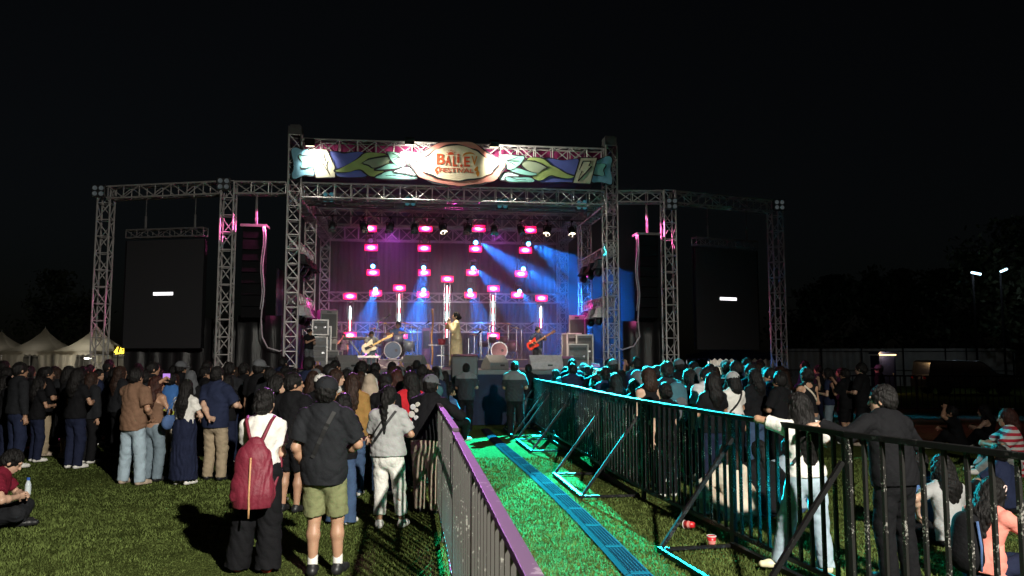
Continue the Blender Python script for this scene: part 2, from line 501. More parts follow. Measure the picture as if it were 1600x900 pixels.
PSEED = [0]
def make_person(label, H=1.68, fem=False, bulk=1.0, vox=0.011, pose=None, skin=0, hair='short', hairc='black', hairlen=0.32, tuck=False,
                top=('black', 'tee'), bottom=('black', 'straight'), shoes='white', socks=False, cap_=None, hands=True, eyes=True,
                loc=(0, 0), rz=0.0, z=0.0, group=None, bodyvox=None, cat='person', hem=None):
    pose = pose or {}
    PSEED[0] += 1
    sd0 = PSEED[0]
    J = joints(H, pose, fem, bulk); q = J['q']
    up, rt, fw, pel, neck = J['up'], J['rt'], J['fw'], J['pel'], J['neck']
    # ---------- body
    P = []
    hc, hf, hu, hr3 = J['hc'], J['hf'], J['hu'], J['hr3']
    HR = np.stack([hr3, hf, hu], 1)
    qh = q * 1.10
    h = lambda x, y, z_: hc + (hr3 * x + hf * y + hu * z_) * qh
    bl = bulk
    tor = [(0.43, 0.135 if not fem else 0.118, 1.45), (0.34, 0.158 if not fem else 0.140, 1.45), (0.16, 0.138 if not fem else 0.116, 1.35), (0.02, 0.155 if not fem else 0.160, 1.35), (-0.05, 0.150 if not fem else 0.160, 1.3)]
    sh_r = 0.056
    def torso(th, k=0.05, loose=0.0):
        o = []
        for (h0, r0, s0), (h1, r1, s1) in zip(tor[:-1], tor[1:]):
            lr0 = r0 * bl + th + loose * (0.4 - h0) * 0.5
            lr1 = r1 * bl + th + loose * (0.4 - h1) * 0.5
            if loose and h1 < 0.2: lr1 = max(lr1, tor[1][1] * bl + th - 0.004)
            if loose and h0 < 0.2: lr0 = max(lr0, tor[1][1] * bl + th - 0.004)
            o.append(cap(pel + up * h0 * q, pel + up * h1 * q, lr0 * q, lr1 * q, k * q, sq=(fw, s0)))
        for nm in 'RL':
            o.append(cap(neck - up * 0.03 * q, J['sh' + nm] , (0.050 + th * 0.6) * q, (sh_r + th * 0.7) * q, 0.04 * q))
        return o
    P += torso(-0.022 if top and bottom and top[1] != 'tank' else 0.0)
    P.append(cap(neck - up * 0.05 * q, hc - (hu * 0.05 + hf * 0.012) * q, 0.056 * q * (0.86 if fem else 1), 0.052 * q * (0.86 if fem else 1), 0.03 * q))
    P.append(ell(h(0, -0.008, 0.018), V3(0.073, 0.094, 0.102) * qh, HR, 0.02))
    P.append(ell(h(0, 0.022, -0.045), V3(0.056, 0.066, 0.066) * qh, HR, 0.03))
    P.append(ell(h(0, 0.062, -0.082), V3(0.026, 0.024, 0.020) * qh, HR, 0.025))
    P.append(cap(h(0, 0.088, 0.004), h(0, 0.104, -0.028), 0.008 * qh, 0.013 * qh, 0.012))
    P.append(ell(h(0, 0.088, -0.058), V3(0.024, 0.010, 0.009) * qh, HR, 0.008))
    P.append(ell(h(0, 0.080, 0.026), V3(0.052, 0.014, 0.010) * qh, HR, 0.015))
    for s in (1, -1):
        P.append(ell(h(s * 0.076, -0.008, -0.012), V3(0.010, 0.019, 0.031) * qh, HR, 0.008))
        P.append(ell(h(s * 0.031, 0.098, 0.003), V3(0.018, 0.014, 0.011) * qh, HR, 0.004, op='s'))
    for nm, s in (('R', 1), ('L', -1)):
        sh, el, wr = J['sh' + nm], J['el' + nm], J['wr' + nm]
        ar = 0.86 if fem else 1.0
        P.append(cap(sh, el, 0.050 * q * ar * bl, 0.037 * q * ar * bl, 0.035 * q))
        P.append(cap(el, el + (wr - el) * 0.35, 0.037 * q * ar * bl, 0.040 * q * ar * bl, 0.03 * q))
        P.append(cap(el + (wr - el) * 0.35, wr, 0.040 * q * ar * bl, 0.027 * q * ar, 0.03 * q))
        if hands:
            hd = pose.get('hdir' + nm); hd = unit(wr - el) if hd is None else V3(hd)
            pn = V3(pose.get('palm' + nm, (-s * 1.0, 0.25, 0)))
            P += hand_prims(wr, hd, pn, s * pose.get('thumb' + nm, 1), pose.get('curl' + nm, 0.45), q * (0.92 if fem else 1))
        hp, kn, an = J['hp' + nm], J['kn' + nm], J['an' + nm]
        P.append(cap(hp, kn, 0.082 * q * bl, 0.056 * q, 0.04 * q))
        P.append(cap(kn, kn + (an - kn) * 0.35 - V3(0, 0.012, 0), 0.053 * q, 0.055 * q, 0.03 * q))
        P.append(cap(kn + (an - kn) * 0.35 - V3(0, 0.012, 0), an, 0.055 * q, 0.036 * q, 0.03 * q))
        fd = J['fd' + nm]
        P.append(cap(an - V3(0, 0, 0.03 * q), an + (fd * 0.13 - V3(0, 0, 0.055)) * q, 0.036 * q, 0.028 * q, 0.03 * q))
    V, F = sdf_mesh(P, bodyvox or vox)
    root = mesh_np('person', V, F, SKINS[skin])
    tag(root, label, cat, group)
    # ---------- shirt
    if top:
        tm, style = top[0], top[1]
        th = {'tee': 0.016, 'loose': 0.024, 'long': 0.018, 'hoodie': 0.032, 'tank': 0.008, 'jacket': 0.034, 'dress': 0.012, 'hijab': 0.03}[style]
        T = torso(th, 0.05, loose=(0.04 if style in ('tee', 'loose', 'hoodie', 'long', 'jacket', 'hijab') and not (fem and style == 'tee') else 0.0))
        hemz = hem if hem is not None else 0.02 if tuck else {'tee': -0.08, 'loose': -0.14, 'long': -0.06, 'hoodie': -0.12, 'tank': 0.02, 'jacket': -0.10, 'dress': -0.06, 'hijab': -0.2}[style]
        if hemz < -0.05:
            T.append(cap(pel - up * 0.03 * q, pel + V3(0, 0, hemz - 0.06) * q, (tor[4][1] * bl + th + 0.004) * q, (tor[4][1] * bl + th + 0.010) * q, 0.05 * q, sq=(fw, 1.3)))
        for nm in 'RL':
            sh, el, wr = J['sh' + nm], J['el' + nm], J['wr' + nm]
            w0 = th + (0.012 if style in ('loose', 'hoodie', 'jacket') else 0.004)
            if style in ('tee', 'loose', 'dress'):
                fr = 0.80 if style == 'loose' else 0.62
                T.append(cap(sh, sh + (el - sh) * fr, (0.052 + w0) * q * (0.9 if fem else 1), (0.050 + w0) * q * (0.9 if fem else 1), 0.03 * q, flat=1))
            elif style in ('long', 'hoodie', 'jacket', 'hijab'):
                T.append(cap(sh, el, (0.052 + w0) * q * (0.9 if fem else 1), (0.042 + w0) * q, 0.03 * q))
                T.append(cap(el, wr - unit(wr - el) * 0.012, (0.042 + w0) * q, (0.033 + w0 * 0.8) * q, 0.03 * q, flat=1))
        if style == 'tank':
            T.append(ell(neck + fw * 0.10 * q, V3(0.075, 0.10, 0.10) * q, None, 0, op='s'))
            T.append(ell(neck - fw * 0.12 * q, V3(0.08, 0.10, 0.06) * q, None, 0, op='s'))
            for nm in 'RL': T.append(ell(J['sh' + nm] - up * 0.02 * q, V3(0.075, 0.14, 0.075) * q, None, 0, op='s'))
        if style == 'hoodie':
            T.append(ell(neck - fw * 0.085 * q - up * 0.03 * q, V3(0.11, 0.05, 0.07) * q, None, 0.03))
        if style not in ('hijab',):
            T.append(cap(neck - up * 0.05 * q + fw * 0.01, neck + up * 0.12 * q + fw * 0.02, 0.064 * q * (0.9 if fem else 1), 0.064 * q, 0, op='s'))
        cuts = [(pel + V3(0, 0, hemz) * q, -up)]
        V, F = sdf_mesh(T, vox, noise=wr_noise(sd0, 0.0042 if vox < 0.013 else 0.004), cuts=cuts)
        nmx = {'tee': 't_shirt', 'loose': 't_shirt', 'long': 'shirt', 'hoodie': 'hoodie', 'tank': 'tank_top', 'jacket': 'jacket', 'dress': 'blouse', 'hijab': 'blouse'}[style]
        mesh_np(nmx, V, F, CL[tm] if isinstance(tm, str) else tm, root)
    # ---------- trousers, shorts, skirt
    if bottom:
        bm, style = bottom[0], bottom[1]
        B = []
        if tuck or not top:
            B.append(cap(pel + up * 0.12 * q, pel + up * 0.0 * q, (tor[2][1] * bl + 0.034) * q, (tor[3][1] * bl + 0.026) * q, 0.03, sq=(fw, 1.35), flat=2))
        B += [cap(pel - up * 0.01 * q, pel - V3(0, 0, 0.06) * q, (tor[3][1] * bl + (0.024 if tuck else -0.02)) * q, (tor[4][1] * bl + (0.02 if tuck else 0.004)) * q, 0.04 if tuck else 0.02, sq=(fw, 1.25))]
        if style in ('skirt', 'longskirt', 'dress'):
            zz = {'skirt': 0.50, 'longskirt': 0.10, 'dress': 0.42}[style] * q
            B.append(cap(pel - V3(0, 0, 0.02), V3(pel[0], pel[1] + 0.01, zz), (tor[3][1] * bl + 0.014) * q, {'skirt': 0.21, 'longskirt': 0.235, 'dress': 0.25}[style] * q, 0.05, sq=(fw, 1.15), flat=1))
            V, F = sdf_mesh(B, vox, noise=wr_noise(sd0 + 500, 0.005, True))
            mesh_np('skirt', V, F, CL[bm], root)
        else:
            rr = {'slim': (0.098, 0.070, 0.050, 0.06), 'straight': (0.103, 0.083, 0.073, 0.05), 'wide': (0.108, 0.105, 0.118, 0.035), 'shorts': (0.108, 0.100, 0, 0),
                  'crop': (0.100, 0.080, 0.070, 0.16), 'flare': (0.098, 0.076, 0.110, 0.03)}[style]
            for nm in 'RL':
                hp, kn, an = J['hp' + nm], J['kn' + nm], J['an' + nm]
                if style == 'shorts':
                    B.append(cap(hp, hp + (kn - hp) * 0.93, rr[0] * q * bl, 0.094 * q, 0.03 * q, flat=1))
                else:
                    B.append(cap(hp, kn, rr[0] * q * (0.6 + 0.4 * bl), rr[1] * q, 0.03 * q))
                    dn = unit(an - kn)
                    en = an + dn * (0.085 - rr[3]) * q
                    B.append(cap(kn, en, rr[1] * q, rr[2] * q, 0.03 * q, flat=1))
            V, F = sdf_mesh(B, vox, noise=wr_noise(sd0 + 500, 0.0042), floor=0.005)
            mesh_np('shorts' if style == 'shorts' else 'trousers', V, F, CL[bm], root)
    # ---------- shoes
    if shoes:
        for nm in 'RL':
            an, fd = J['an' + nm], J['fd' + nm]
            base = an - V3(0, 0, 0.085 * q)
            sfl = base[2] + 0.003
            up3 = V3(0, 0, 1)
            Q = [cap(base + (up3 * 0.038 - fd * 0.035) * q, base + (up3 * 0.034 + fd * 0.10) * q, 0.042 * q, 0.040 * q, 0.02),
                 cap(base + (up3 * 0.034 + fd * 0.10) * q, base + (up3 * 0.030 + fd * 0.165) * q, 0.042 * q, 0.034 * q, 0.02),
                 cap(base + (up3 * 0.05 - fd * 0.01) * q, an + up3 * 0.01, 0.044 * q, 0.044 * q, 0.03, flat=1)]
            V, F = sdf_mesh(Q, min(vox, 0.011), floor=sfl)
            mesh_np('shoe', V, F, SHOEM[shoes], root)
            if socks:
                V, F = sdf_mesh([cap(an - V3(0, 0, 0.02), an + unit(J['kn' + nm] - an) * 0.09, 0.043, 0.044, flat=3)], 0.008)
                mesh_np('sock', V, F, SHOEM['white'], root)
    # ---------- hair
    HN = [(75, 50, 10, sd0, 0.0028), (120, -90, 8, 2.0 * sd0, 0.0022), (33, 48, 22, 0.7 * sd0, 0.0034), (20, -26, 45, 1.7 * sd0, 0.003)]
    hv = min(vox, 0.012)
    if hair == 'hijab':
        hm = CL[hairc] if hairc in CL else CL['cream']
        G = [ell(h(0, -0.014, 0.018), V3(0.094, 0.112, 0.122) * qh, HR, 0.03), cap(h(0, -0.01, -0.06), neck - up * 0.02 * q - fw * 0.01, 0.088 * qh, 0.12 * q, 0.05),
             cap(neck - up * 0.01 * q, neck - up * 0.12 * q, 0.15 * q, 0.17 * q, 0.05, sq=(fw, 1.25)), ell(h(0, 0.098, -0.02), V3(0.058, 0.06, 0.085) * qh, HR, 0, op='s')]
        V, F = sdf_mesh(G, hv, noise=wr_noise(sd0 + 900, 0.003))
        mesh_np('headscarf', V, F, hm, root)
    elif hair:
        face = ell(h(0, 0.112, -0.042), V3(0.072, 0.075, 0.098) * qh, HR, 0, op='s')
        G = [ell(h(0, -0.016, 0.026), V3(0.084, 0.102, 0.106) * qh, HR, 0.02)]
        hb = 0.0
        if hair == 'short':
            G.append(ell(h(0, -0.045, -0.02), V3(0.073, 0.066, 0.072) * qh, HR, 0.03))
            G.append(face)
            G.append(cap(h(-0.2, -0.02, -0.10), h(0.2, -0.02, -0.10), 0.05 * qh, None, 0, op='s'))
        elif hair in ('long', 'bob'):
            L = hairlen if hair == 'long' else 0.17
            bk = -(0.115 if hair == 'long' else 0.06)
            G.append(ell(h(0, -0.03, -0.03), V3(0.088, 0.088, 0.10) * qh, HR, 0.03))
            e = hc - hu * L * q + (neck - fw * 0.098 * q - hc) * 0
            e = V3(neck[0], neck[1], 0) - fw * (0.105 if L > 0.2 else 0.045) * q + V3(0, 0, hc[2] - L * q) + (up - V3(0, 0, 1)) * (hc[2] - L * q - neck[2])
            mid = (h(0, -0.07, -0.08) + e) / 2 - fw * 0.02 * q
            G.append(cap(h(0, -0.055, -0.02), mid, 0.085 * qh, 0.088 * qh, 0.04, sq=(fw, 1.35)))
            G.append(cap(mid, e, 0.088 * qh, 0.062 * q, 0.04, sq=(fw, 1.7)))
            if hair == 'long' and hairlen > 0.24:
                for s in (1, -1):
                    G.append(cap(h(s * 0.07, 0.0, -0.02), h(s * 0.085, 0.02, -0.16), 0.026 * q, 0.022 * q, 0.03))
            G.append(face)
        elif hair == 'bun':
            G.append(ell(h(0, -0.05, -0.03), V3(0.075, 0.07, 0.075) * qh, HR, 0.03)); G.append(face)
            G.append(ell(h(0.0, -0.115, -0.025), V3(0.056, 0.045, 0.05) * qh, HR, 0.012))
        elif hair == 'pony':
            G.append(ell(h(0, -0.05, -0.02), V3(0.074, 0.068, 0.075) * qh, HR, 0.03)); G.append(face)
            G.append(ell(h(0, -0.12, 0.03), V3(0.036, 0.036, 0.036) * qh, HR, 0.012))
            e = h(0.01, -0.145, -0.06); e2 = V3(e[0], (neck - fw * 0.125 * q)[1], hc[2] - hairlen * q)
            G.append(cap(h(0, -0.135, 0.02), e, 0.032 * q, 0.040 * q, 0.02)); G.append(cap(e, e2, 0.040 * q, 0.020 * q, 0.02))
        if hair == 'short' or True:
            V, F = sdf_mesh(G, hv, noise=HN)
            mesh_np('hair', V, F, HAIRM[hairc], root)
    if cap_:
        G = [ell(h(0, -0.010, 0.040), V3(0.095, 0.112, 0.098) * qh, HR, 0.02)]
        cuts = [(h(0, 0, 0.018), -unit(hu + hf * 0.12))]
        V, F = sdf_mesh(G, hv, cuts=cuts)
        c = mesh_np('cap', V, F, cap_, root)
        br = [ell(h(0, 0.125, 0.028), V3(0.075, 0.075, 0.010) * qh, HR, 0.01)]
        V, F = sdf_mesh(br, min(hv, 0.008))
        mesh_np('brim', V, F, cap_, c)
    if eyes:
        for s in (1, -1):
            V, F = sdf_mesh([ell(h(s * 0.031, 0.081, 0.003), V3(0.013, 0.010, 0.0065) * qh, HR, 0.002)], 0.0035)
            mesh_np('eye', V, F, EYEM, root)
    root.location = (loc[0], loc[1], z)
    root.rotation_euler = (0, 0, rz)
    root_J[root.name] = J
    return root
root_J = {}

def child_tube(root, name, pts, r, m, n=6):
    b = MB(); b.path(pts, r, n)
    return b.build(name, m, root, smooth=True)
# ------------------------------------------------------------------ materials of the place
M_ALU = mat('aluminium_truss', (0.50, 0.48, 0.47), 0.45, 0.4, var=0.15, scale=6)
M_DARKALU = mat('dark_truss', (0.22, 0.21, 0.21), 0.45, 0.5, var=0.15, scale=6)
M_BLACK = mat('black_plastic', (0.016, 0.016, 0.018), 0.45, var=0.2)
M_BLACKM = mat('black_metal', (0.02, 0.02, 0.022), 0.35, 0.4, var=0.2)
M_CURTAIN = mat('backdrop_fabric', (0.052, 0.050, 0.053), 0.85, var=0.35, scale=6, stretch=(2.5, 2.5, 0.12), bump=0.4, bscale=20)
M_PLASTIC = mat('black_sheeting', (0.010, 0.010, 0.011), 0.42, var=0.3, scale=5, stretch=(3, 3, 0.2), bump=0.5, bscale=12)
M_SKIRT = mat('stage_skirt_fabric', (0.007, 0.013, 0.042), 0.8, var=0.2, scale=3)  # blue light on the stage front put into this dark cloth colour
M_DECK = mat('stage_boards', (0.06, 0.06, 0.065), 0.45, var=0.25, scale=5)
M_ROOF = mat('roof_fabric', (0.055, 0.045, 0.065), 0.7, var=0.2, scale=3)
M_MAROON = mat('maroon_fabric', (0.24, 0.012, 0.095), 0.75, var=0.25, scale=4, stretch=(3, 3, 0.4))
M_STEEL = mat('chrome_stand', (0.5, 0.5, 0.52), 0.25, 0.9, var=0.1)
M_CASE = mat('flight_case', (0.12, 0.12, 0.13), 0.5, var=0.2)
M_GREYBOX = mat('grey_speaker', (0.16, 0.16, 0.16), 0.6, var=0.15, scale=30)
M_ARRAY = mat('array_black', (0.007, 0.007, 0.008), 0.85, var=0.2, spec=0.05)
M_SCREEN = mat('screen_off', (0.030, 0.030, 0.033), 0.35, var=0.06, scale=200)
E_PINK = emis('pink_led', (1.0, 0.006, 0.055), 4.0)
def panel_glow():
    """lens of an LED panel: hot in the middle, saturated pink at the rim as a painted halo"""
    m, nt, b = _nt('pink_led_lens'); N, L = nt.nodes, nt.links
    tc = N.new('ShaderNodeTexCoord'); mp = N.new('ShaderNodeMapping'); mp.inputs['Scale'].default_value = (1 / 0.235, 0, 1 / 0.122)
    L.new(tc.outputs['Object'], mp.inputs['Vector'])
    ln = N.new('ShaderNodeVectorMath'); ln.operation = 'LENGTH'; L.new(mp.outputs['Vector'], ln.inputs[0])
    cr = N.new('ShaderNodeValToRGB'); e = cr.color_ramp.elements
    e[0].position = 0.38; e[0].color = (1.0, 0.20, 0.40, 1); e[1].position = 1.15; e[1].color = (0.75, 0.0, 0.06, 1)
    k = e.new(0.62); k.color = (1.0, 0.02, 0.14, 1)
    st = N.new('ShaderNodeMapRange'); st.inputs['From Min'].default_value = 0.2; st.inputs['From Max'].default_value = 1.1; st.inputs['To Min'].default_value = 15.0; st.inputs['To Max'].default_value = 3.6
    L.new(ln.outputs['Value'], cr.inputs['Fac']); L.new(ln.outputs['Value'], st.inputs['Value'])
    L.new(cr.outputs['Color'], b.inputs['Emission Color']); L.new(st.outputs['Result'], b.inputs['Emission Strength'])
    b.inputs['Base Color'].default_value = (0.02, 0.02, 0.02, 1)
    return m
E_PANEL = panel_glow()
E_CYAN = emis('beam_lens', (0.03, 0.40, 1.0), 8.0)
E_TUBEW = emis('tube_white', (0.75, 1.0, 0.95), 7.0)
E_TUBER = emis('tube_red', (1.0, 0.02, 0.10), 6.0)
E_STRIP = emis('screen_strip', (1.0, 0.96, 0.98), 2.2)
E_WARMLAMP = emis('warm_lamp', (1.0, 0.85, 0.6), 5.0)
E_DIMW = emis('dim_white_lamp', (0.8, 0.95, 1.0), 0.05)
E_DIMC = emis('dim_cyan_lamp', (0.12, 0.50, 0.60), 0.22)

def truss(mb, A, B, w=0.36, h=0.36, up=(0, 0, 1), bay=0.42, rc=0.025, rl=0.0155, x=True):
    A, B = Vector(A), Vector(B)
    d = (B - A).normalized()
    up = Vector(up)
    if abs(d.dot(up)) > 0.95: up = SV.copy()
    X = d.cross(up).normalized(); Y = X.cross(d).normalized()
    L = (B - A).length
    n = max(1, round(L / bay)); st = L / n
    cs = [(-1, -1), (1, -1), (1, 1), (-1, 1)]
    P = lambda c, k: A + d * (st * k) + X * (c[0] * w / 2) + Y * (c[1] * h / 2)
    for c in cs: mb.tube(P(c, 0), P(c, n), rc, 6)
    for a, b in ((0, 1), (1, 2), (2, 3), (3, 0)):
        for k in range(n + 1):
            mb.tube(P(cs[a], k), P(cs[b], k), rl, 5, caps=False)
        for k in range(n):
            if x:
                if k % 3 != 2:
                    mb.tube(P(cs[a], k), P(cs[b], k + 1), rl, 5, caps=False)
                if k % 3 != 1:
                    mb.tube(P(cs[b], k), P(cs[a], k + 1), rl, 5, caps=False)
            else:
                if k % 2: mb.tube(P(cs[a], k), P(cs[b], k + 1), rl, 5, caps=False)
                else: mb.tube(P(cs[b], k), P(cs[a], k + 1), rl, 5, caps=False)
    return mb

ZB = 6.45      # centre height of the roof grid
# ------------------------------------------------------------------ ground and sky
gm, gnt, gb = _nt('lawn')
_N, _L = gnt.nodes, gnt.links
_tc = _N.new('ShaderNodeTexCoord')
_n1 = _N.new('ShaderNodeTexNoise'); _n1.inputs['Scale'].default_value = 0.9; _n1.inputs['Detail'].default_value = 8
_n2 = _N.new('ShaderNodeTexNoise'); _n2.inputs['Scale'].default_value = 26.0; _n2.inputs['Detail'].default_value = 6
_ad = _N.new('ShaderNodeMath'); _ad.operation = 'MULTIPLY_ADD'; _ad.inputs[1].default_value = 0.45
_cr = _N.new('ShaderNodeValToRGB')
_L.new(_tc.outputs['Object'], _n1.inputs['Vector']); _L.new(_tc.outputs['Object'], _n2.inputs['Vector'])
_L.new(_n1.outputs['Fac'], _ad.inputs[0]); _L.new(_n2.outputs['Fac'], _ad.inputs[2]);
_cr.color_ramp.elements[0].position = 0.5; _cr.color_ramp.elements[1].position = 0.95
_cr.color_ramp.elements[0].color = (0.028, 0.038, 0.011, 1); _cr.color_ramp.elements[1].color = (0.10, 0.125, 0.036, 1)
_L.new(_ad.outputs[0], _cr.inputs['Fac']); _L.new(_cr.outputs['Color'], gb.inputs['Base Color'])
_bp = _N.new('ShaderNodeBump'); _bp.inputs['Strength'].default_value = 0.9; _bp.inputs['Distance'].default_value = 0.04
_n3 = _N.new('ShaderNodeTexNoise'); _n3.inputs['Scale'].default_value = 45.0; _n3.inputs['Detail'].default_value = 5
_L.new(_tc.outputs['Object'], _n3.inputs['Vector']); _L.new(_n3.outputs['Fac'], _bp.inputs['Height']); _L.new(_bp.outputs['Normal'], gb.inputs['Normal'])
gb.inputs['Roughness'].default_value = 0.9
gb.inputs['Specular IOR Level'].default_value = 0.0
lawn = MB()
nx = 60
xs = [-400, -120, -60] + [-40 + i * 2 for i in range(41)] + [60, 120, 400]
ys = [-60, -20] + [-10 + i * 2 for i in range(36)] + [90, 140, 300, 500]
lawn.add([(x, y, 0.012 * math.sin(x * 0.7) * math.cos(y * 0.5) - 0.012) for y in ys for x in xs],
         [(j * len(xs) + i, j * len(xs) + i + 1, (j + 1) * len(xs) + i + 1, (j + 1) * len(xs) + i) for j in range(len(ys) - 1) for i in range(len(xs) - 1)])
tag(lawn.build('ground', gm, smooth=True), 'mown green festival lawn', 'ground', kind='structure')

# blades of grass, thick near the photographer
def grass_blades(n):
    r = np.random.default_rng(3)
    y = 2.6 + 12.0 * r.random(n) ** 1.5
    x = (r.random(n) * 2 - 1) * (0.80 * y + 2.0)
    wd = 0.0026 + 0.0006 * y
    hg = (0.008 + 0.018 * r.random(n)) * (0.75 + 0.35 * np.sin(x * 1.7) * np.cos(y * 1.3))
    an = r.random(n) * 2 * PI
    ln = 0.024 * (r.random((n, 2)) * 2 - 1)
    V = np.zeros((n, 3, 3), np.float32)
    V[:, 0] = np.stack([x - np.cos(an) * wd, y - np.sin(an) * wd, np.full(n, -0.02)], 1)
    V[:, 1] = np.stack([x + np.cos(an) * wd, y + np.sin(an) * wd, np.full(n, -0.02)], 1)
    V[:, 2] = np.stack([x + ln[:, 0], y + ln[:, 1], hg], 1)
    F = np.arange(3 * n, dtype=np.int32).reshape(n, 3)
    m = mat('grass_blade', (0.105, 0.140, 0.040), 0.8, var=0.6, scale=4, spec=0.02)
    tag(mesh_np('grass', V.reshape(-1, 3), F, m, smooth=False, verts_per=3), 'short grass blades of the lawn', 'grass', kind='stuff')
grass_blades(330000)

# ------------------------------------------------------------------ stage
stage = empty('stage', S(SW / 2, 3.5, 0), SROT, 'raised concert stage with dark skirt below the trussed roof', 'stage')
lb = lambda s, t, z: Vector((s - SW / 2, t - 3.5, z))      # stage-local
b = MB(); b.box(lb(SW / 2, 3.75, DECK - 0.06), (SW + 0.7, 8.1, 0.12)); b.build('deck', M_DECK, stage)
b = MB()
for i in range(61):
    pass
N_ = 120
vs, fs = [], []
for i in range(N_ + 1):
    s = -0.35 + (SW + 0.7) * i / N_
    w_ = 0.012 * math.sin(i * 0.9) + 0.008 * math.sin(i * 2.3)
    vs += [lb(s, -0.31 + w_, DECK - 0.122), lb(s, -0.32 + w_ * 1.8, 0.0)]
for i in range(N_): fs.append((2 * i, 2 * i + 1, 2 * i + 3, 2 * i + 2))
b.add(vs, fs).build('skirt', M_SKIRT, stage, smooth=True)
for s in np.linspace(0, SW, 5):
    for t in (0.1, 3.5, 7.4):
        b = MB(); b.tube(lb(s, t, 0), lb(s, t, DECK - 0.13), 0.035); b.build('support_leg', M_DARKALU, stage)
b = MB(); b.bar(lb(-0.35, -0.335, 0.66), lb(SW + 0.35, -0.335, 0.66), 0.02, 0.03); b.build('skirt_seam', M_SKIRT, stage)

roof = empty('stage_roof', S(SW / 2, 3.5, 0), SROT, 'tall aluminium truss frame with columns and roof grid around the stage', 'stage truss')
for (s, t, top) in ((0, 0, 8.0), (SW, 0, 8.0), (0, 3.4, ZB - 0.2), (SW, 3.4, ZB - 0.2), (0, SD, ZB - 0.2), (SW, SD, ZB - 0.2)):
    b = MB(); truss(b, lb(s, t, 0.02), lb(s, t, top), 0.34, 0.34, bay=0.40)
    b.build('column', M_ALU, roof)
for s in (0, SW):
    b = MB(); b.box(lb(s, 0, 8.13), (0.36, 0.36, 0.22)); b.box(lb(s, 0, 8.27), (0.28, 0.28, 0.05))
    for k in (-1, 1): b.box(lb(s + k * 0.17, 0, 7.85), (0.03, 0.40, 0.5))
    b.build('top_block', mat('block_steel', (0.06, 0.06, 0.06), 0.6), roof)
def beam(A, B, name='beam', m=None, **k):
    b = MB(); truss(b, A, B, **k); return b.build(name, m or M_ALU, roof)
beam(lb(0.2, 0, 7.68), lb(SW - 0.2, 0, 7.68), w=0.36, h=0.42, bay=0.5)
beam(lb(0.2, 0, ZB), lb(SW - 0.2, 0, ZB), w=0.36, h=0.40, bay=0.45, x=False)
beam(lb(0.2, 1.1, ZB), lb(SW - 0.2, 1.1, ZB), w=0.3, h=0.30, bay=0.5, m=M_DARKALU)
beam(lb(0.2, 4.0, ZB), lb(SW - 0.2, 4.0, ZB), w=0.36, h=0.52, bay=0.5)
beam(lb(0.2, SD, ZB), lb(SW - 0.2, SD, ZB), w=0.36, h=0.5, bay=0.5)
for s in (0, SW):
    beam(lb(s, 0.2, ZB), lb(s, SD - 0.2, ZB), w=0.36, h=0.42, bay=0.42)
    for z in (4.93, 3.48):
        beam(lb(s, 0.2, z), lb(s, 3.2, z), 'side_arm', w=0.26, h=0.26, bay=0.3)
beam(lb(0.2, SD - 0.15, 4.06), lb(SW - 0.2, SD - 0.15, 4.06), 'back_rail', w=0.3, h=0.32, bay=0.5)
beam(lb(0.2, SD - 0.55, 2.92), lb(SW - 0.2, SD - 0.55, 2.92), 'back_rail', w=0.3, h=0.34, bay=0.5)
b = MB()
b.add([lb(-0.2, 0.25, 7.95), lb(SW + 0.2, 0.25, 7.95), lb(SW + 0.2, SD + 0.4, 6.9), lb(-0.2, SD + 0.4, 6.9),
       lb(-0.2, 0.25, 7.99), lb(SW + 0.2, 0.25, 7.99), lb(SW + 0.2, SD + 0.4, 6.94), lb(-0.2, SD + 0.4, 6.94)],
      [(3, 2, 1, 0), (4, 5, 6, 7), (0, 1, 5, 4), (1, 2, 6, 5), (2, 3, 7, 6), (3, 0, 4, 7)])
b.build('canopy', M_ROOF, roof)
vs, fs = [], []
for i in range(91):
    s = 0.2 + (SW - 0.4) * i / 90
    w_ = 0.03 * math.sin(i * 0.8)
    vs += [lb(s, 0.24 + w_, 7.93), lb(s, 0.26 + 1.4 * w_, 7.12)]
for i in range(90): fs.append((2 * i, 2 * i + 1, 2 * i + 3, 2 * i + 2))
MB().add(vs, fs).build('maroon_valance', M_MAROON, roof, smooth=True)

def curtain(name, A, B, z0, z1, m, label, folds=5.0, amp=0.06, n=260, sag=0.0):
    A, B = Vector(A), Vector(B)
    d = (B - A); L = d.length; d.normalize(); nr = Vector((-d.y, d.x, 0))
    r = random.Random(name + label)
    ph = [r.uniform(0, 6) for _ in range(4)]
    vs, fs = [], []
    zs = [z0 + (z1 - z0) * k / 6 for k in range(7)]
    for i in range(n + 1):
        s = L * i / n
        for k, z in enumerate(zs):
            f = amp * (math.sin(folds * 2 * PI * s + ph[0]) * 0.6 + 0.5 * math.sin(folds * 3.7 * s + ph[1] + 0.3 * z) + 0.4 * math.sin(folds * 1.3 * s + ph[2]))
            p = A + d * s + nr * (f * (1.1 - 0.4 * k / 6)); vs.append((p.x, p.y, z + sag * math.sin(s * 1.3) * (k == 6)))
    for i in range(n):
        for k in range(6): fs.append((i * 7 + k, (i + 1) * 7 + k, (i + 1) * 7 + k + 1, i * 7 + k + 1))
    mid = (A + B) / 2
    o = MB().add(vs, fs).build(name, m, off=(mid.x, mid.y, z0), smooth=True)
    o.location = (mid.x, mid.y, z0)
    sm = o.modifiers.new('thick', 'SOLIDIFY'); sm.thickness = 0.008
    return tag(o, label, 'curtain')
curtain('backdrop_curtain', S(0.1, SD + 0.35, 0), S(SW - 0.1, SD + 0.35, 0), DECK, 6.3, M_CURTAIN, 'grey pleated backdrop curtain hanging behind the band')
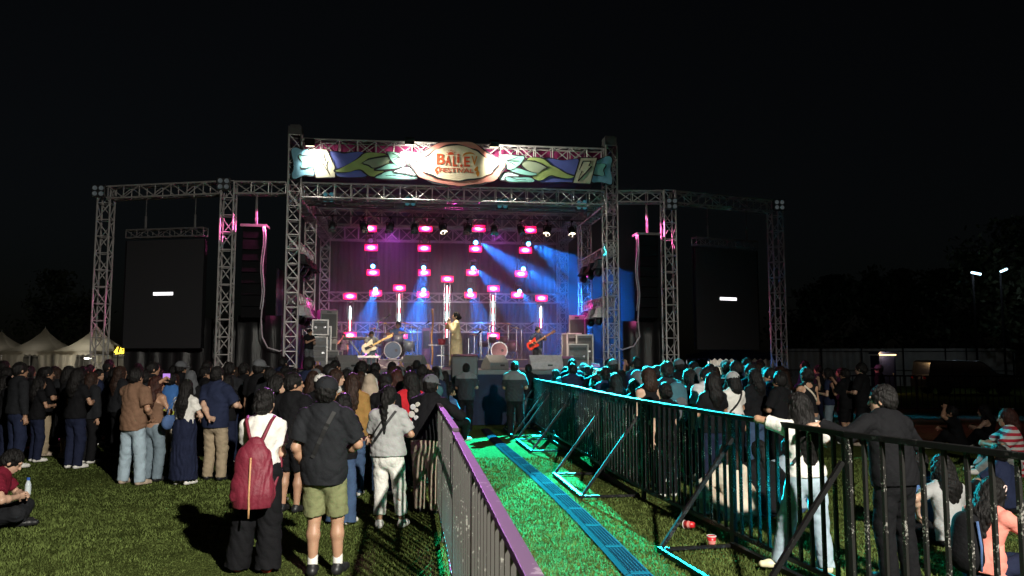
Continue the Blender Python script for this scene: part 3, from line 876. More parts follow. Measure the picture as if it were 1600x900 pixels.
curtain('side_curtain', S(-0.55, 0.9, 0), S(-0.55, 6.9, 0), 0.0, 4.4, M_PLASTIC, 'black curtain closing the side of the stage beside the stagehand', folds=2)

# ------------------------------------------------------------------ wings with screens
def wing(inner, outer, stage_s, lab, side):
    inner, outer = Vector(inner), Vector(outer)
    w = empty('screen_frame', (inner + outer) / 2, 0, lab, 'truss frame')
    off = w.location
    H = 6.68
    for p in (inner, outer):
        b = MB(); truss(b, p + Vector((0, 0, 0.02)), p + Vector((0, 0, H)), 0.34, 0.34, bay=0.46, x=False); b.build('column', M_ALU, w, off)
        b = MB(); b.box(p + Vector((0, 0, 0.01)), (0.7, 0.7, 0.02)); b.build('base_plate', M_DARKALU, w, off)
    d = (outer - inner).normalized()
    b = MB(); truss(b, inner + d * 0.18 + Vector((0, 0, H - 0.18)), outer - d * 0.18 + Vector((0, 0, H - 0.18)), 0.34, 0.34, bay=0.5, x=False); b.build('beam', M_ALU, w, off)
    c = S(stage_s, 0, 0); dd = (c - inner).normalized()
    b = MB(); truss(b, inner + dd * 0.18 + Vector((0, 0, H - 0.18)), c - dd * 0.2 + Vector((0, 0, H - 0.18)), 0.32, 0.32, bay=0.5, x=False); b.build('link_beam', M_ALU, w, off)
    return w
LI, LO = Vector((-7.82, 20.9, 0)), Vector((-11.57, 21.6, 0))
RI, RO = Vector((4.55, 22.1, 0)), Vector((8.18, 23.6, 0))
wing(LI, LO, 0.0, 'truss goalpost holding the screen beside the white tents', -1)
wing(RI, RO, SW, 'truss goalpost holding the screen on the dark tree side', 1)

def screen(c, d, w, h, zc, zt, ztop, lab, strip_dx):
    d = Vector(d).normalized()
    rz = math.atan2(d.y, d.x)
    e = empty('video_screen', (c[0], c[1], zc), rz, lab, 'screen')
    b = MB(); b.box((0, 0.05, 0), (w, 0.10, h)); b.build('screen_panel', M_SCREEN, e, bevel=0.005)
    for x in (-w / 2 - 0.02, w / 2 + 0.02):
        b = MB(); b.bar((x, 0.05, -h / 2), (x, 0.05, h / 2), 0.03, 0.12); b.build('screen_frame_edge', M_ARRAY, e)
    b = MB(); truss(b, (-w / 2, 0.05, zt - zc), (w / 2, 0.05, zt - zc), 0.22, 0.22, bay=0.34, rc=0.02, rl=0.012, x=False); b.build('hanging_truss', M_DARKALU, e)
    for x in (-w * 0.28, w * 0.36):
        b = MB(); b.tube((x, 0.05, zt - zc + 0.1), (x, 0.05, ztop - zc), 0.012); b.tube((x, 0.05, zt - zc + 0.1), (x, 0.05, zt - zc + 0.5), 0.03); b.build('hanging_cable', M_DARKALU, e)
    # lit strip of small window-like cells in the middle of the dark screen
    b = MB(); b.box((strip_dx, -0.006, 0), (0.60, 0.012, 0.085)); st = b.build('lit_strip', E_STRIP, e)
    b = MB()
    for k in range(11): b.box((strip_dx - 0.25 + k * 0.05, -0.0145, 0.005 * (k % 2)), (0.012, 0.006, 0.045))
    b.build('strip_marks', M_GREYBOX, st)
    return e
ls = at(255, 459, 21.25)
screen((ls.x, ls.y), LI - LO, 2.40, 3.02, ls.z, at(255, 364, 21.25).z, 6.4, 'dark portrait video screen beside the white tents, a small lit strip in its middle', 0.0)
rs = at(1137, 467, 22.9)
screen((rs.x, rs.y), RO - RI, 2.25, 3.02, rs.z, at(1137, 380, 22.9).z, 6.4, 'dark portrait video screen on the dark tree side, a small lit strip in its middle', 0.02)

def line_array(px, vtop, vbot, y, side, lab, dx):
    p = at(px, vtop, y); z0 = at(px, vbot, y).z
    e = empty('line_array_speaker', (p.x, p.y, z0), SROT, lab, 'loudspeaker')
    H = p.z - z0; n = 8
    for k in range(n):
        z = H - (k + 0.5) * H / n
        yb = 0.10 * (k / n) ** 2
        b = MB(); b.box((0, yb, z), (0.56, 0.46, H / n - 0.015), R=Matrix.Rotation(-0.03 * k, 3, 'X')); c = b.build('cabinet', M_ARRAY, e, bevel=0.01)
    b = MB(); b.box((0, 0, H + 0.05), (0.70, 0.5, 0.07)); b.build('bumper_frame', M_DARKALU, e)
    b = MB(); b.tube((0, 0, H + 0.08), (0, 0, 6.35 - z0), 0.012); b.tube((0.05, 0, H + 0.08), (0.02, 0, 6.35 - z0), 0.02); b.build('chain_hoist', M_DARKALU, e)
    m = mat('grey_cable_bundle', (0.42, 0.38, 0.42), 0.5)
    pts = [(dx + 0.03 * math.sin(k * 1.1), -0.25, H + 0.02 - k * (H + 0.5) / 12) for k in range(13)]
    pts += [(dx + side * 0.15, -0.2, -0.75), (dx + side * 0.45, -0.1, -0.85), (dx + side * 0.75, 0, -0.7)]
    b = MB(); b.path(pts, 0.022); b.path([(x - 0.05, y_, z) for x, y_, z in pts[:10]], 0.016); b.build('signal_cable', m, e, smooth=True)
line_array(399, 357, 500, 20.9, 1, 'black hanging line array speaker on the white tent side of the stage', 0.30)
line_array(1010, 370, 500, 22.0, -1, 'black hanging line array speaker on the dark tree side of the stage', -0.33)
curtain('wing_curtain', (-11.0, 21.9, 0), (-7.0, 21.4, 0), 0.0, 2.95, M_PLASTIC, 'black glossy plastic curtain under the line array beside the tent side screen', folds=2.2, sag=0.1)
curtain('wing_curtain', (-7.6, 21.25, 0), (-6.35, 21.15, 0), 0.0, 3.0, M_PLASTIC, 'narrow black plastic curtain against the stage column on the tent side', folds=2.2)
curtain('wing_curtain', (3.2, 22.3, 0), (4.4, 22.5, 0), 0.0, 2.9, M_PLASTIC, 'black plastic curtain beside the stage column on the tree side', folds=2.2)

# ------------------------------------------------------------------ banner
BT = -0.34
def bpx(u, v):
    s, z = spx(u, v, BT); return (s, z)
bc = spx(706, 262, BT)
banner = empty('festival_banner', S(bc[0], BT, bc[1]), SROT, 'long painted festival banner with a glowing shell emblem on the top truss', 'banner')
def z1(p): return (440 + p[0] / 5.625, 190 + p[1] / 5.625)
def z2(p): return (700 + p[0] / 5.625, 190 + p[1] / 5.625)
def z3(p): return (640 + p[0] / 10.0, 210 + p[1] / 10.0)
def smooth_poly(pts, it=2):
    for _ in range(it):
        o = []
        for i in range(len(pts)):
            a, c = pts[i], pts[(i + 1) % len(pts)]
            o += [(a[0] * .75 + c[0] * .25, a[1] * .75 + c[1] * .25), (a[0] * .25 + c[0] * .75, a[1] * .25 + c[1] * .75)]
        pts = o
    return pts
M_INK = mat('banner_ink', (0.012, 0.012, 0.016), 0.7, var=0.1)
def bshape(name, col, pts, zf, layer, depth=0.02, sm=2, outline=0.036, rough=0.75):
    pts = [bpx(*zf(p)) for p in pts]
    if sm: pts = smooth_poly(pts, sm)
    m = mat('paint_' + name, col, rough, var=0.10, scale=5)
    poly = [(p[0] - bc[0], p[1] - bc[1]) for p in pts]
    from mathutils.geometry import tessellate_polygon
    ar = sum(poly[i][0] * poly[(i + 1) % len(poly)][1] - poly[(i + 1) % len(poly)][0] * poly[i][1] for i in range(len(poly)))
    if ar < 0: poly = poly[::-1]
    n = len(poly)
    y0, y1 = -layer * 0.012, -layer * 0.012 + depth
    tri = tessellate_polygon([[Vector((p[0], p[1], 0)) for p in poly]])
    vs = [(p[0], y0, p[1]) for p in poly] + [(p[0], y1, p[1]) for p in poly]
    fs = [tuple(t) for t in tri] + [tuple(i + n for i in t[::-1]) for t in tri] + [(i, i + n, (i + 1) % n + n, (i + 1) % n) for i in range(n)]
    o = MB().add(vs, fs).build(name, m, banner)
    import bmesh
    bm = bmesh.new(); bm.from_mesh(o.data); bmesh.ops.recalc_face_normals(bm, faces=bm.faces); bm.to_mesh(o.data); bm.free()
    if outline:
        b = MB(); rg = poly + [poly[0], poly[1]]
        vs2 = []; w = outline / 2
        for i in range(n):
            p, q, r = Vector(poly[i - 1]), Vector(poly[i]), Vector(poly[(i + 1) % n])
            t = (r - p).normalized(); nn = Vector((-t.y, t.x))
            wv = w * (0.7 + 0.5 * math.sin(i * 0.35))
            vs2 += [(q.x + nn.x * wv, y0 - 0.004, q.y + nn.y * wv), (q.x - nn.x * wv, y0 - 0.004, q.y - nn.y * wv)]
        fs2 = [(2 * i, 2 * i + 1, 2 * ((i + 1) % n) + 1, 2 * ((i + 1) % n)) for i in range(n)]
        b.add(vs2, fs2).build('outline', M_INK, o)
    return o
def binkline(pts, zf, layer, w=0.018, parent=None):
    P = [bpx(*zf(p)) for p in pts]; P = [Vector((p[0] - bc[0], p[1] - bc[1])) for p in P]
    vs = []; n = len(P)
    for i, q in enumerate(P):
        t = (P[min(i + 1, n - 1)] - P[max(i - 1, 0)]).normalized(); nn = Vector((-t.y, t.x))
        ww = w / 2 * (0.35 + math.sin(PI * (i + 0.5) / n))
        vs += [(q.x + nn.x * ww, -layer * 0.012 - 0.005, q.y + nn.y * ww), (q.x - nn.x * ww, -layer * 0.012 - 0.005, q.y - nn.y * ww)]
    MB().add(vs, [(2 * i, 2 * i + 1, 2 * i + 3, 2 * i + 2) for i in range(n - 1)]).build('ink_stroke', M_INK, parent or banner)
C_BLUE, C_TEAL, C_CARD, C_RIB = (0.20, 0.46, 0.62), (0.20, 0.50, 0.46), (0.55, 0.54, 0.40), (0.10, 0.13, 0.45)
C_VINE, C_LEAF, C_GREY = (0.30, 0.40, 0.13), (0.26, 0.32, 0.22), (0.16, 0.15, 0.14)
# tent side half
bshape('end_scroll', C_BLUE, [(80, 250), (110, 225), (150, 228), (180, 245), (260, 240), (300, 300), (300, 480), (250, 480), (200, 470), (160, 490), (120, 508), (88, 500), (85, 460), (105, 420), (108, 380), (95, 330), (82, 290)], z1, 1)
bshape('scroll_curl', C_TEAL, [(143, 300), (165, 290), (190, 305), (275, 298), (292, 405), (240, 405), (200, 417), (170, 414), (163, 395), (182, 375), (175, 350), (153, 330)], z1, 2)
bshape('ribbon', C_RIB, [(405, 258), (480, 262), (540, 278), (620, 270), (690, 263), (760, 290), (800, 400), (760, 492), (640, 492), (560, 492), (468, 480), (450, 380)], z1, 1)
bshape('bolt_card', C_CARD, [(240, 248), (400, 245), (472, 400), (472, 493), (303, 496)], z1, 3, sm=0)
bshape('lightning_bolt', (0.62, 0.60, 0.44), [(318, 300), (372, 288), (385, 350), (412, 348), (395, 385), (424, 468)], z1, 4, sm=0)
bshape('vine', C_VINE, [(455, 428), (500, 420), (560, 392), (640, 347), (690, 312), (712, 285), (760, 270), (830, 276), (925, 283), (965, 345), (900, 450), (850, 482), (780, 488), (740, 462), (700, 425), (650, 428), (600, 447), (520, 452), (470, 446)], z1, 3)
bshape('vine_leaf', C_LEAF, [(700, 373), (750, 343), (830, 320), (945, 306), (970, 345), (880, 392), (800, 420), (768, 388)], z1, 4)
bshape('lower_leaf', C_TEAL, [(795, 510), (850, 465), (960, 428), (1110, 455), (1195, 480), (1200, 512)], z1, 3)
bshape('pale_leaf', (0.42, 0.62, 0.62), [(955, 447), (1030, 415), (1110, 395), (1200, 450), (1190, 490), (1100, 462)], z1, 4)
bshape('middle_leaf', (0.18, 0.44, 0.38), [(790, 432), (870, 405), (960, 360), (1075, 395), (1000, 420), (900, 432)], z1, 4)
bshape('bow_leaf', (0.22, 0.50, 0.40), [(915, 265), (1010, 273), (1060, 300), (1095, 375), (1080, 405), (1010, 388), (958, 348), (935, 300)], z1, 5)
bshape('bow_wrap', (0.55, 0.66, 0.58), [(1020, 270), (1120, 262), (1230, 300), (1250, 400), (1200, 440), (1110, 400), (1085, 330)], z1, 4)
for st in ([(975, 285), (1010, 300), (1045, 312)], [(975, 320), (1010, 315), (1050, 318)], [(985, 345), (1020, 325), (1050, 322)], [(915, 480), (990, 478), (1060, 490)], [(700, 375), (770, 330), (930, 300)]):
    binkline(st, z1, 6)
# tree side half
bshape('end_scroll', (0.11, 0.27, 0.40), [(1300, 340), (1360, 320), (1395, 300), (1435, 308), (1450, 340), (1432, 385), (1425, 440), (1445, 500), (1445, 555), (1415, 562), (1375, 540), (1330, 530), (1250, 545), (1250, 440)], z2, 1)
bshape('scroll_curl', (0.09, 0.26, 0.28), [(1270, 375), (1330, 372), (1385, 372), (1388, 395), (1362, 425), (1378, 470), (1360, 485), (1320, 475), (1260, 470)], z2, 2)
bshape('ribbon', (0.05, 0.07, 0.24), [(800, 330), (900, 318), (1000, 345), (1100, 330), (1165, 322), (1130, 540), (1030, 530), (900, 535), (780, 535), (760, 430)], z2, 1)
bshape('bolt_card', (0.30, 0.32, 0.28), [(1160, 320), (1310, 320), (1250, 550), (1094, 540)], z2, 3, sm=0)
bshape('lightning_bolt', C_GREY, [(1185, 352), (1252, 352), (1236, 390), (1260, 396), (1140, 527), (1176, 436), (1150, 430)], z2, 4, sm=0)
bshape('vine', (0.16, 0.26, 0.14), [(680, 322), (760, 315), (830, 322), (870, 350), (905, 388), (960, 408), (1020, 450), (1080, 472), (1112, 478), (1095, 500), (1020, 505), (950, 490), (900, 475), (860, 500), (800, 530), (740, 500), (690, 430)], z2, 3)
bshape('vine_leaf', (0.17, 0.24, 0.17), [(640, 345), (720, 345), (800, 365), (885, 412), (830, 425), (795, 462), (700, 440), (640, 390)], z2, 4)
bshape('lower_leaf', (0.10, 0.30, 0.26), [(490, 485), (600, 490), (720, 488), (780, 535), (620, 538), (510, 535)], z2, 4)
bshape('pale_leaf', (0.25, 0.45, 0.55), [(430, 500), (500, 445), (580, 450), (640, 478), (560, 500), (480, 525)], z2, 3)
bshape('middle_leaf', (0.11, 0.30, 0.30), [(520, 430), (600, 400), (700, 440), (800, 465), (740, 485), (620, 470)], z2, 4)
bshape('bow_leaf', (0.10, 0.28, 0.22), [(430, 305), (520, 292), (600, 305), (685, 303), (640, 380), (560, 430), (510, 425), (480, 360)], z2, 5)
for st in ([(510, 345), (560, 335), (610, 318)], [(510, 350), (570, 350), (620, 352)], [(515, 355), (560, 370), (590, 392)], [(530, 490), (600, 512), (680, 515)], [(650, 345), (760, 350), (880, 410)]):
    binkline(st, z2, 6)
# emblem
em = bshape('emblem_shell', (0.66, 0.25, 0.20), [(-30, 420), (90, 335), (220, 280), (320, 220), (420, 150), (530, 120), (720, 118), (920, 120), (1020, 150), (1130, 230), (1220, 300), (1330, 370), (1420, 390), (1490, 450), (1505, 510), (1440, 590), (1390, 680), (1320, 740), (1200, 760), (1100, 800), (960, 800), (800, 825), (640, 805), (480, 785), (350, 760), (250, 710), (130, 670), (80, 590), (30, 520)], z3, 7, depth=0.09, outline=0.05)
bshape('emblem_face', (0.80, 0.71, 0.50), [(85, 408), (200, 375), (280, 355), (340, 300), (390, 255), (470, 230), (560, 190), (700, 172), (820, 185), (900, 215), (980, 245), (1060, 265), (1110, 320), (1240, 420), (1395, 465), (1380, 505), (1310, 560), (1290, 620), (1200, 650), (1080, 710), (900, 720), (780, 748), (640, 725), (520, 710), (420, 690), (330, 640), (230, 610), (180, 570), (150, 490), (110, 440)], z3, 8.5, outline=0.045)
M_LET = mat('letter_orange', (0.62, 0.075, 0.02), 0.7, var=0.08)
M_LETY = mat('letter_yellow', (0.62, 0.22, 0.015), 0.7, var=0.08)
LY = -8.5 * 0.012 - 0.010
def letter(ch, u, v, wpx, hpx, m, name='letter', bold=0.012, rot=0.0):
    a = bpx(*z3((u, v)))
    o = text_mesh(name, ch, 1.0, m, banner, (0, 0, 0), (PI / 2, 0, 0), 0.006, 0.02 if len(ch) == 1 else 0.004)
    co = np.array([vv.co for vv in o.data.vertices]); mn, mx = co.min(0), co.max(0)
    W = wpx / 1000.0 * 100 * (20.7 / FPX); Hh = hpx / 10.0 * (20.7 / FPX)
    sx, sy = W / (mx[0] - mn[0]), Hh / (mx[1] - mn[1])
    cx, cy = (mx[0] + mn[0]) / 2, (mx[1] + mn[1]) / 2
    for vv in o.data.vertices: vv.co.x = (vv.co.x - cx) * sx; vv.co.y = (vv.co.y - cy) * sy
    o.scale = (1, 1, 1)
    o.location = (a[0] - bc[0], LY, a[1] - bc[1]); o.rotation_euler = (PI / 2, rot, 0)
    return o
for ch, u, v, w_, h_, m in (('B', 482, 400, 130, 180, M_LET), ('A', 598, 425, 90, 165, M_LET), ('L', 708, 435, 76, 168, M_LET), ('i', 757, 390, 44, 145, M_LET),
                            ('E', 893, 440, 95, 165, M_LET), ('V', 1008, 425, 100, 155, M_LETY)):
    letter(ch, u, v, w_, h_, m)
letter('FESTIVAL', 730, 575, 560, 72, M_LET, 'lettering')
# sun, its rays, swooshes and a flower, as on the emblem
sun_poly = [(640 + 50 * math.cos(a), 335 - 45 * math.sin(a)) for a in np.linspace(0, PI, 14)]
def flat(name, pts, m):
    P = [bpx(*z3(p)) for p in pts]; P = [(p[0] - bc[0], p[1] - bc[1]) for p in P]
    MB().prism(P, -0.008, (0, LY + 0.006, 0), (1, 0, 0), (0, 0, 1), (0, 1, 0)).build(name, m, banner)
flat('sun_disc', sun_poly, M_LET)
for a in np.linspace(0.15, PI - 0.15, 7):
    c_, s_ = math.cos(a), -math.sin(a)
    flat('sun_ray', [(640 + 62 * c_ - 4 * s_, 335 + 58 * s_ + 4 * c_), (640 + 62 * c_ + 4 * s_, 335 + 58 * s_ - 4 * c_), (640 + 85 * c_ + 3 * s_, 335 + 78 * s_ - 3 * c_), (640 + 85 * c_ - 3 * s_, 335 + 78 * s_ + 3 * c_)], M_LET)
flat('swoosh', [(480, 508), (430, 520), (400, 548), (388, 580), (405, 600), (425, 640), (440, 605), (462, 625), (445, 590), (425, 570), (430, 545), (455, 525)], M_LET)
flat('swoosh', [(820, 362), (840, 320), (880, 298), (940, 292), (985, 305), (1020, 335), (975, 322), (930, 318), (880, 325), (845, 345)], M_LETY)
flat('swoosh', [(1052, 512), (1068, 520), (1062, 560), (1070, 585), (1085, 610), (1082, 650), (1062, 680), (1040, 650), (1030, 610), (1048, 590), (1012, 588), (1005, 560), (1025, 535)], M_LETY)
flat('flower', [(805 + (34 if k % 2 == 0 else 13) * math.cos(k * PI / 5 - PI / 2), 505 + (38 if k % 2 == 0 else 15) * math.sin(k * PI / 5 - PI / 2)) for k in range(10)], M_LET)

# floods that light the banner from the top truss
def flood(u, v, label, watts, aim, t=-0.95, spot=95):
    s, z = spx(u, v, t)
    e = empty('banner_floodlight', S(s, t, z), SROT, label, 'floodlight')
    b = MB(); b.box((0, 0, 0), (0.26, 0.10, 0.18), R=Matrix.Rotation(0.9, 3, 'X')); b.build('housing', M_BLACKM, e, bevel=0.01)
    b = MB(); b.box((0, 0.035, -0.045), (0.22, 0.012, 0.14), R=Matrix.Rotation(0.9, 3, 'X')); b.build('lamp_glass', E_WARMLAMP, e)
    b = MB(); b.bar((0, 0.05, 0.02), (0, -t - 0.1, 0.14), 0.03); b.build('arm', M_DARKALU, e)
    L = bpy.data.lights.new('flood_lamp', 'SPOT'); L.energy = watts; L.spot_size = math.radians(spot); L.spot_blend = 0.9; L.color = (1, 0.93, 0.80); L.shadow_soft_size = 0.08
    lo = bpy.data.objects.new('flood_lamp', L); COL.objects.link(lo)
    p = S(s, t + 0.10, z - 0.10); lo.location = p
    ts, tz = spx(aim[0], aim[1], BT)
    lo.rotation_euler = (S(ts, BT, tz) - p).to_track_quat('-Z', 'Y').to_euler()
flood(484, 222, 'small black floodlight above the lightning card on the tent side of the banner', 220, (494, 250))
flood(640, 220, 'small black floodlight above the tent side edge of the shell emblem', 430, (650, 255), spot=140)
flood(772, 224, 'small black floodlight above the tree side edge of the shell emblem', 280, (800, 258), spot=150)
# ------------------------------------------------------------------ stage light fixtures
ORD = ['first', 'second', 'third', 'fourth']
COLN = ['column nearest the tent side', 'second column from the tent side', 'third column from the tent side', 'column nearest the tree side']
ROWN = ['topmost', 'second', 'third', 'lowest']

def make_panel():
    e = empty('led_panel')
    b = MB(); b.box((0, 0.05, 0), (0.42, 0.10, 0.21)); b.build('housing', M_BLACK, e, bevel=0.008)
    b = MB(); b.box((0, -0.006, 0), (0.44, 0.012, 0.225)); l = b.build('lens', E_PANEL, e, bevel=0.005)
    b = MB(); b.bar((-0.21, 0.05, -0.02), (-0.21, 0.05, 0.15), 0.012, 0.03); b.bar((0.21, 0.05, -0.02), (0.21, 0.05, 0.15), 0.012, 0.03); b.bar((-0.21, 0.05, 0.15), (0.21, 0.05, 0.15), 0.03, 0.012); b.build('bracket', M_BLACKM, e)
    return e
def make_head(lens_mat, name='moving_head_light'):
    e = empty(name)
    b = MB(); b.box((0, 0.05, 0.20), (0.24, 0.22, 0.09)); b.build('base', M_BLACK, e, bevel=0.01)
    b = MB()
    for s in (-1, 1): b.bar((s * 0.13, 0.05, 0.18), (s * 0.13, 0.05, -0.06), 0.035, 0.09)
    b.build('yoke', M_BLACK, e, bevel=0.006)
    R = Matrix.Rotation(PI / 2 + 0.25, 3, 'X')
    b = MB(); b.lathe([(0.06, -0.16), (0.10, -0.12), (0.105, 0.05), (0.095, 0.16), (0.085, 0.17)], 16, (0, 0.05, -0.04), R); h = b.build('lamp_head', M_BLACK, e, smooth=True)
    b = MB(); b.lathe([(0.001, 0.171), (0.082, 0.173), (0.082, 0.180), (0.001, 0.182)], 16, (0, 0.05, -0.04), R); ln = b.build('lens', lens_mat, h)
    if lens_mat is E_CYAN:  # lamp's blue halo put into the lens colour round a white core
        b = MB(); b.lathe([(0.001, 0.1825), (0.05, 0.183), (0.05, 0.190), (0.001, 0.192)], 16, (0, 0.05, -0.04), R); b.build('lens_core', emis('beam_core', (0.75, 0.95, 1.0), 30), ln)
    return e
panel0 = make_panel(); head0 = make_head(E_CYAN); headoff0 = make_head(M_GREYBOX)
used = {}
def place(proto, loc, label, group, rz=SROT):
    if proto.name not in used:
        used[proto.name] = 1; o = proto
        o.location = loc; o.rotation_euler = (0, 0, rz)
    else:
        o = dup(proto, loc, rz)
    o['label'] = label; o['group'] = group
    return o
for p_ in (panel0, head0, headoff0): p_['category'] = 'stage light'
TT = [4.0, 5.0, 6.0, 6.9]
PAN = [[(578, 357), (580, 387), (583, 426), (587, 458)], [(665, 357), (663, 388), (663, 426), (661, 460)],
       [(748, 357), (743, 389), (738, 426), (735, 461)], [(828, 359), (821, 391), (814, 428), (808, 461)]]
HEAD = [[(579, 373, 0), (583, 413, 1), (587, 449, 1)], [(664, 373, 0), (662, 415, 1), (662, 450, 1)],
        [(743, 376, 1), (739, 416, 1), (734, 451, 1)], [(825, 378, 1), (817, 417, 1), (811, 452, 1)]]
head_pos = {}
for ci in range(4):
    pts = []
    for ri, (u, v) in enumerate(PAN[ci]):
        s, z = spx(u, v, TT[ri]); pts.append((s, TT[ri], z))
        place(panel0, S(s, TT[ri], z), f'{ROWN[ri]} pink glowing LED panel in the hanging {COLN[ci]}', 'pink LED panels on the hanging ladders')
    for ri, (u, v, on) in enumerate(HEAD[ci]):
        t = TT[ri + 1] - 0.25
        s, z = spx(u, v, t)
        place(head0 if on else headoff0, S(s, t, z), f'{["upper", "middle", "lower"][ri]} {"white-blue lit" if on else "unlit black"} moving head in the hanging {COLN[ci]}', 'moving heads on the hanging ladders')
        head_pos[(ci, ri)] = S(s, t - 0.05, z - 0.04)
    e = empty('light_ladder', S(pts[-1][0], pts[-1][1] + 0.2, pts[-1][2] - 0.2), SROT, f'black hanging ladder carrying the {COLN[ci]} of lights', 'light ladder', 'hanging light ladders')
    b = MB()
    o0 = Vector((0, 0, 0))
    L2 = lambda s, t, z: Vector((s - pts[-1][0], t - pts[-1][1] - 0.2, z - pts[-1][2] + 0.2))
    for k in (-0.17, 0.17):
        b.path([L2(pts[0][0] + k, 4.0, ZB - 0.2)] + [L2(p[0] + k, p[1] + 0.16, p[2]) for p in pts], 0.018, 6)
    b.build('rails', M_BLACKM, e)
    b = MB()
    for p in pts:
        for dz in (0.12, -0.05): b.tube(L2(p[0] - 0.17, p[1] + 0.16, p[2] + dz), L2(p[0] + 0.17, p[1] + 0.16, p[2] + dz), 0.012)
    b.build('rungs', M_BLACKM, e)

# towers with LED tubes at the back of the stage
TW = [((547, 463), (547, 478), (547, 517), (547, 524), 'first'), ((624, 450), (624, 459), (626, 521), (627, 524), 'second'), ((699, 436), (699, 446), (698, 527), None, 'middle'),
      ((771, 451), (772, 461), (772, 519), (771, 525), 'fourth'), ((846, 466), (845, 478), (844, 512), None, 'last')]
for (pt, t0, t1, pb, nm) in TW:
    t = 6.3
    s, z = spx(pt[0], pt[1], t)
    nmx = {'first': 'nearest the tent side', 'second': 'second from the tent side', 'middle': 'behind the singer', 'fourth': 'above the pink bass drum', 'last': 'behind the guitarist'}[nm]
    place(panel0, S(s, t, z), f'pink glowing LED panel on top of the light tower {nmx}', 'pink LED panels on the light towers')
    e = empty('light_tower', S(s, t + 0.22, DECK), SROT, f'thin floor tower with a glowing vertical tube, {nmx}', 'light tower', 'light towers at the back of the stage')
    b = MB()
    for k in (-0.10, 0.10): b.tube((k, 0, 0), (k, 0, z - DECK - 0.1), 0.014)
    for k in range(9): b.tube((-0.10, 0, 0.1 + k * (z - DECK - 0.3) / 8), (0.10, 0, 0.1 + k * (z - DECK - 0.3) / 8), 0.008)
    b.build('ladder', M_STEEL, e)
    b = MB(); b.box((0, 0, 0.02), (0.5, 0.5, 0.04)); b.build('base_plate', M_BLACKM, e)
    z0, z1_ = spx(t1[0], t1[1], t)[1] - DECK, spx(t0[0], t0[1], t)[1] - DECK
    L = z1_ - z0
    cuts_ = [0, 0.30, 0.52, 0.66, 0.86, 1.0] if L > 0.9 else [0, 0.45, 0.95]
    for k in range(len(cuts_) - 1):
        b = MB(); b.tube((0, -0.06, z0 + L * cuts_[k]), (0, -0.06, z0 + L * (cuts_[k + 1] - 0.015)), 0.034, 10)
        b.build('tube_section', E_TUBER if k % 2 == 0 else E_TUBEW, e)
    b = MB(); b.tube((0, -0.085, z0), (0, -0.085, z0 + L), 0.014, 8); b.build('tube_core', emis('tube_core', (1, 0.96, 0.98), 9), e)
    if pb:
        s2, z2_ = spx(pb[0], pb[1], t - 0.1)
        place(panel0, S(s2, t - 0.1, z2_), f'pink glowing LED panel low on the light tower {nmx}', 'pink LED panels on the light towers')

# hanging lamps under the front roof beams
def make_par(lit):
    e = empty('hanging_spotlight')
    b = MB(); b.tube((0, 0, 0.28), (0, 0, 0.16), 0.014); b.box((0, 0, 0.29), (0.07, 0.10, 0.06)); b.build('clamp', M_BLACKM, e)
    b = MB()
    for s in (-1, 1): b.bar((s * 0.13, 0, 0.15), (s * 0.13, 0, -0.02), 0.02, 0.04)
    b.bar((-0.13, 0, 0.15), (0.13, 0, 0.15), 0.04, 0.02); b.build('yoke', M_BLACKM, e)
    R = Matrix.Rotation(PI - 0.5, 3, 'X')
    b = MB(); b.lathe([(0.05, -0.15), (0.10, -0.12), (0.12, 0.0), (0.12, 0.14)], 14, (0, 0, -0.02), R); h = b.build('can', M_BLACK, e, smooth=True)
    b = MB(); b.lathe([(0.001, 0.141), (0.11, 0.142), (0.11, 0.15), (0.001, 0.152)], 14, (0, 0, -0.02), R); b.build('lens', lit, h)
    for s in (-1, 1):
        b = MB(); b.box((s * 0.06, -0.12, -0.18), (0.10, 0.004, 0.09), R=Matrix.Rotation(0.5, 3, 'X')); b.build('barn_door', M_STEEL, h)
    return e
par0 = make_par(M_GREYBOX); par1 = make_par(E_WARMLAMP)
for p_ in (par0, par1): p_['category'] = 'stage light'
PARN = ['first', 'second', 'third', 'fourth', 'fifth', 'sixth', 'seventh', 'eighth', 'ninth', 'tenth']
for i, (u, v) in enumerate([(520, 326), (569, 326), (610, 327), (648, 328), (692, 326), (731, 331), (772, 329), (814, 331), (855, 328), (893, 331)]):
    lit = i in (4, 8, 9)
    s, z = spx(u, v, 2.6)
    o = place(par1 if lit else par0, S(s, 2.6, ZB - 0.52), f'{PARN[i]} of the ten spotlights hanging under the roof, counted from the tent side, {"bright" if lit else "dim"}', 'spotlights hanging under the roof')
    o.rotation_euler = (0, 0, SROT + 0.6 * math.sin(i * 2.1))
pipe = empty('lighting_pipe', S(SW / 2, 2.6, ZB - 0.2), SROT, 'thin crosswise pipe carrying the ten hanging spotlights', 'pipe')
b = MB(); b.tube((-SW / 2 + 0.1, 0, 0), (SW / 2 - 0.1, 0, 0), 0.025); b.build('tube', M_DARKALU, pipe)
for k in range(6):
    b = MB(); b.tube((-SW / 2 + 0.6 + k * 1.55, 0, 0), (-SW / 2 + 0.6 + k * 1.55, 1.3, 0.12), 0.02); b.build('tie_bar', M_DARKALU, pipe)

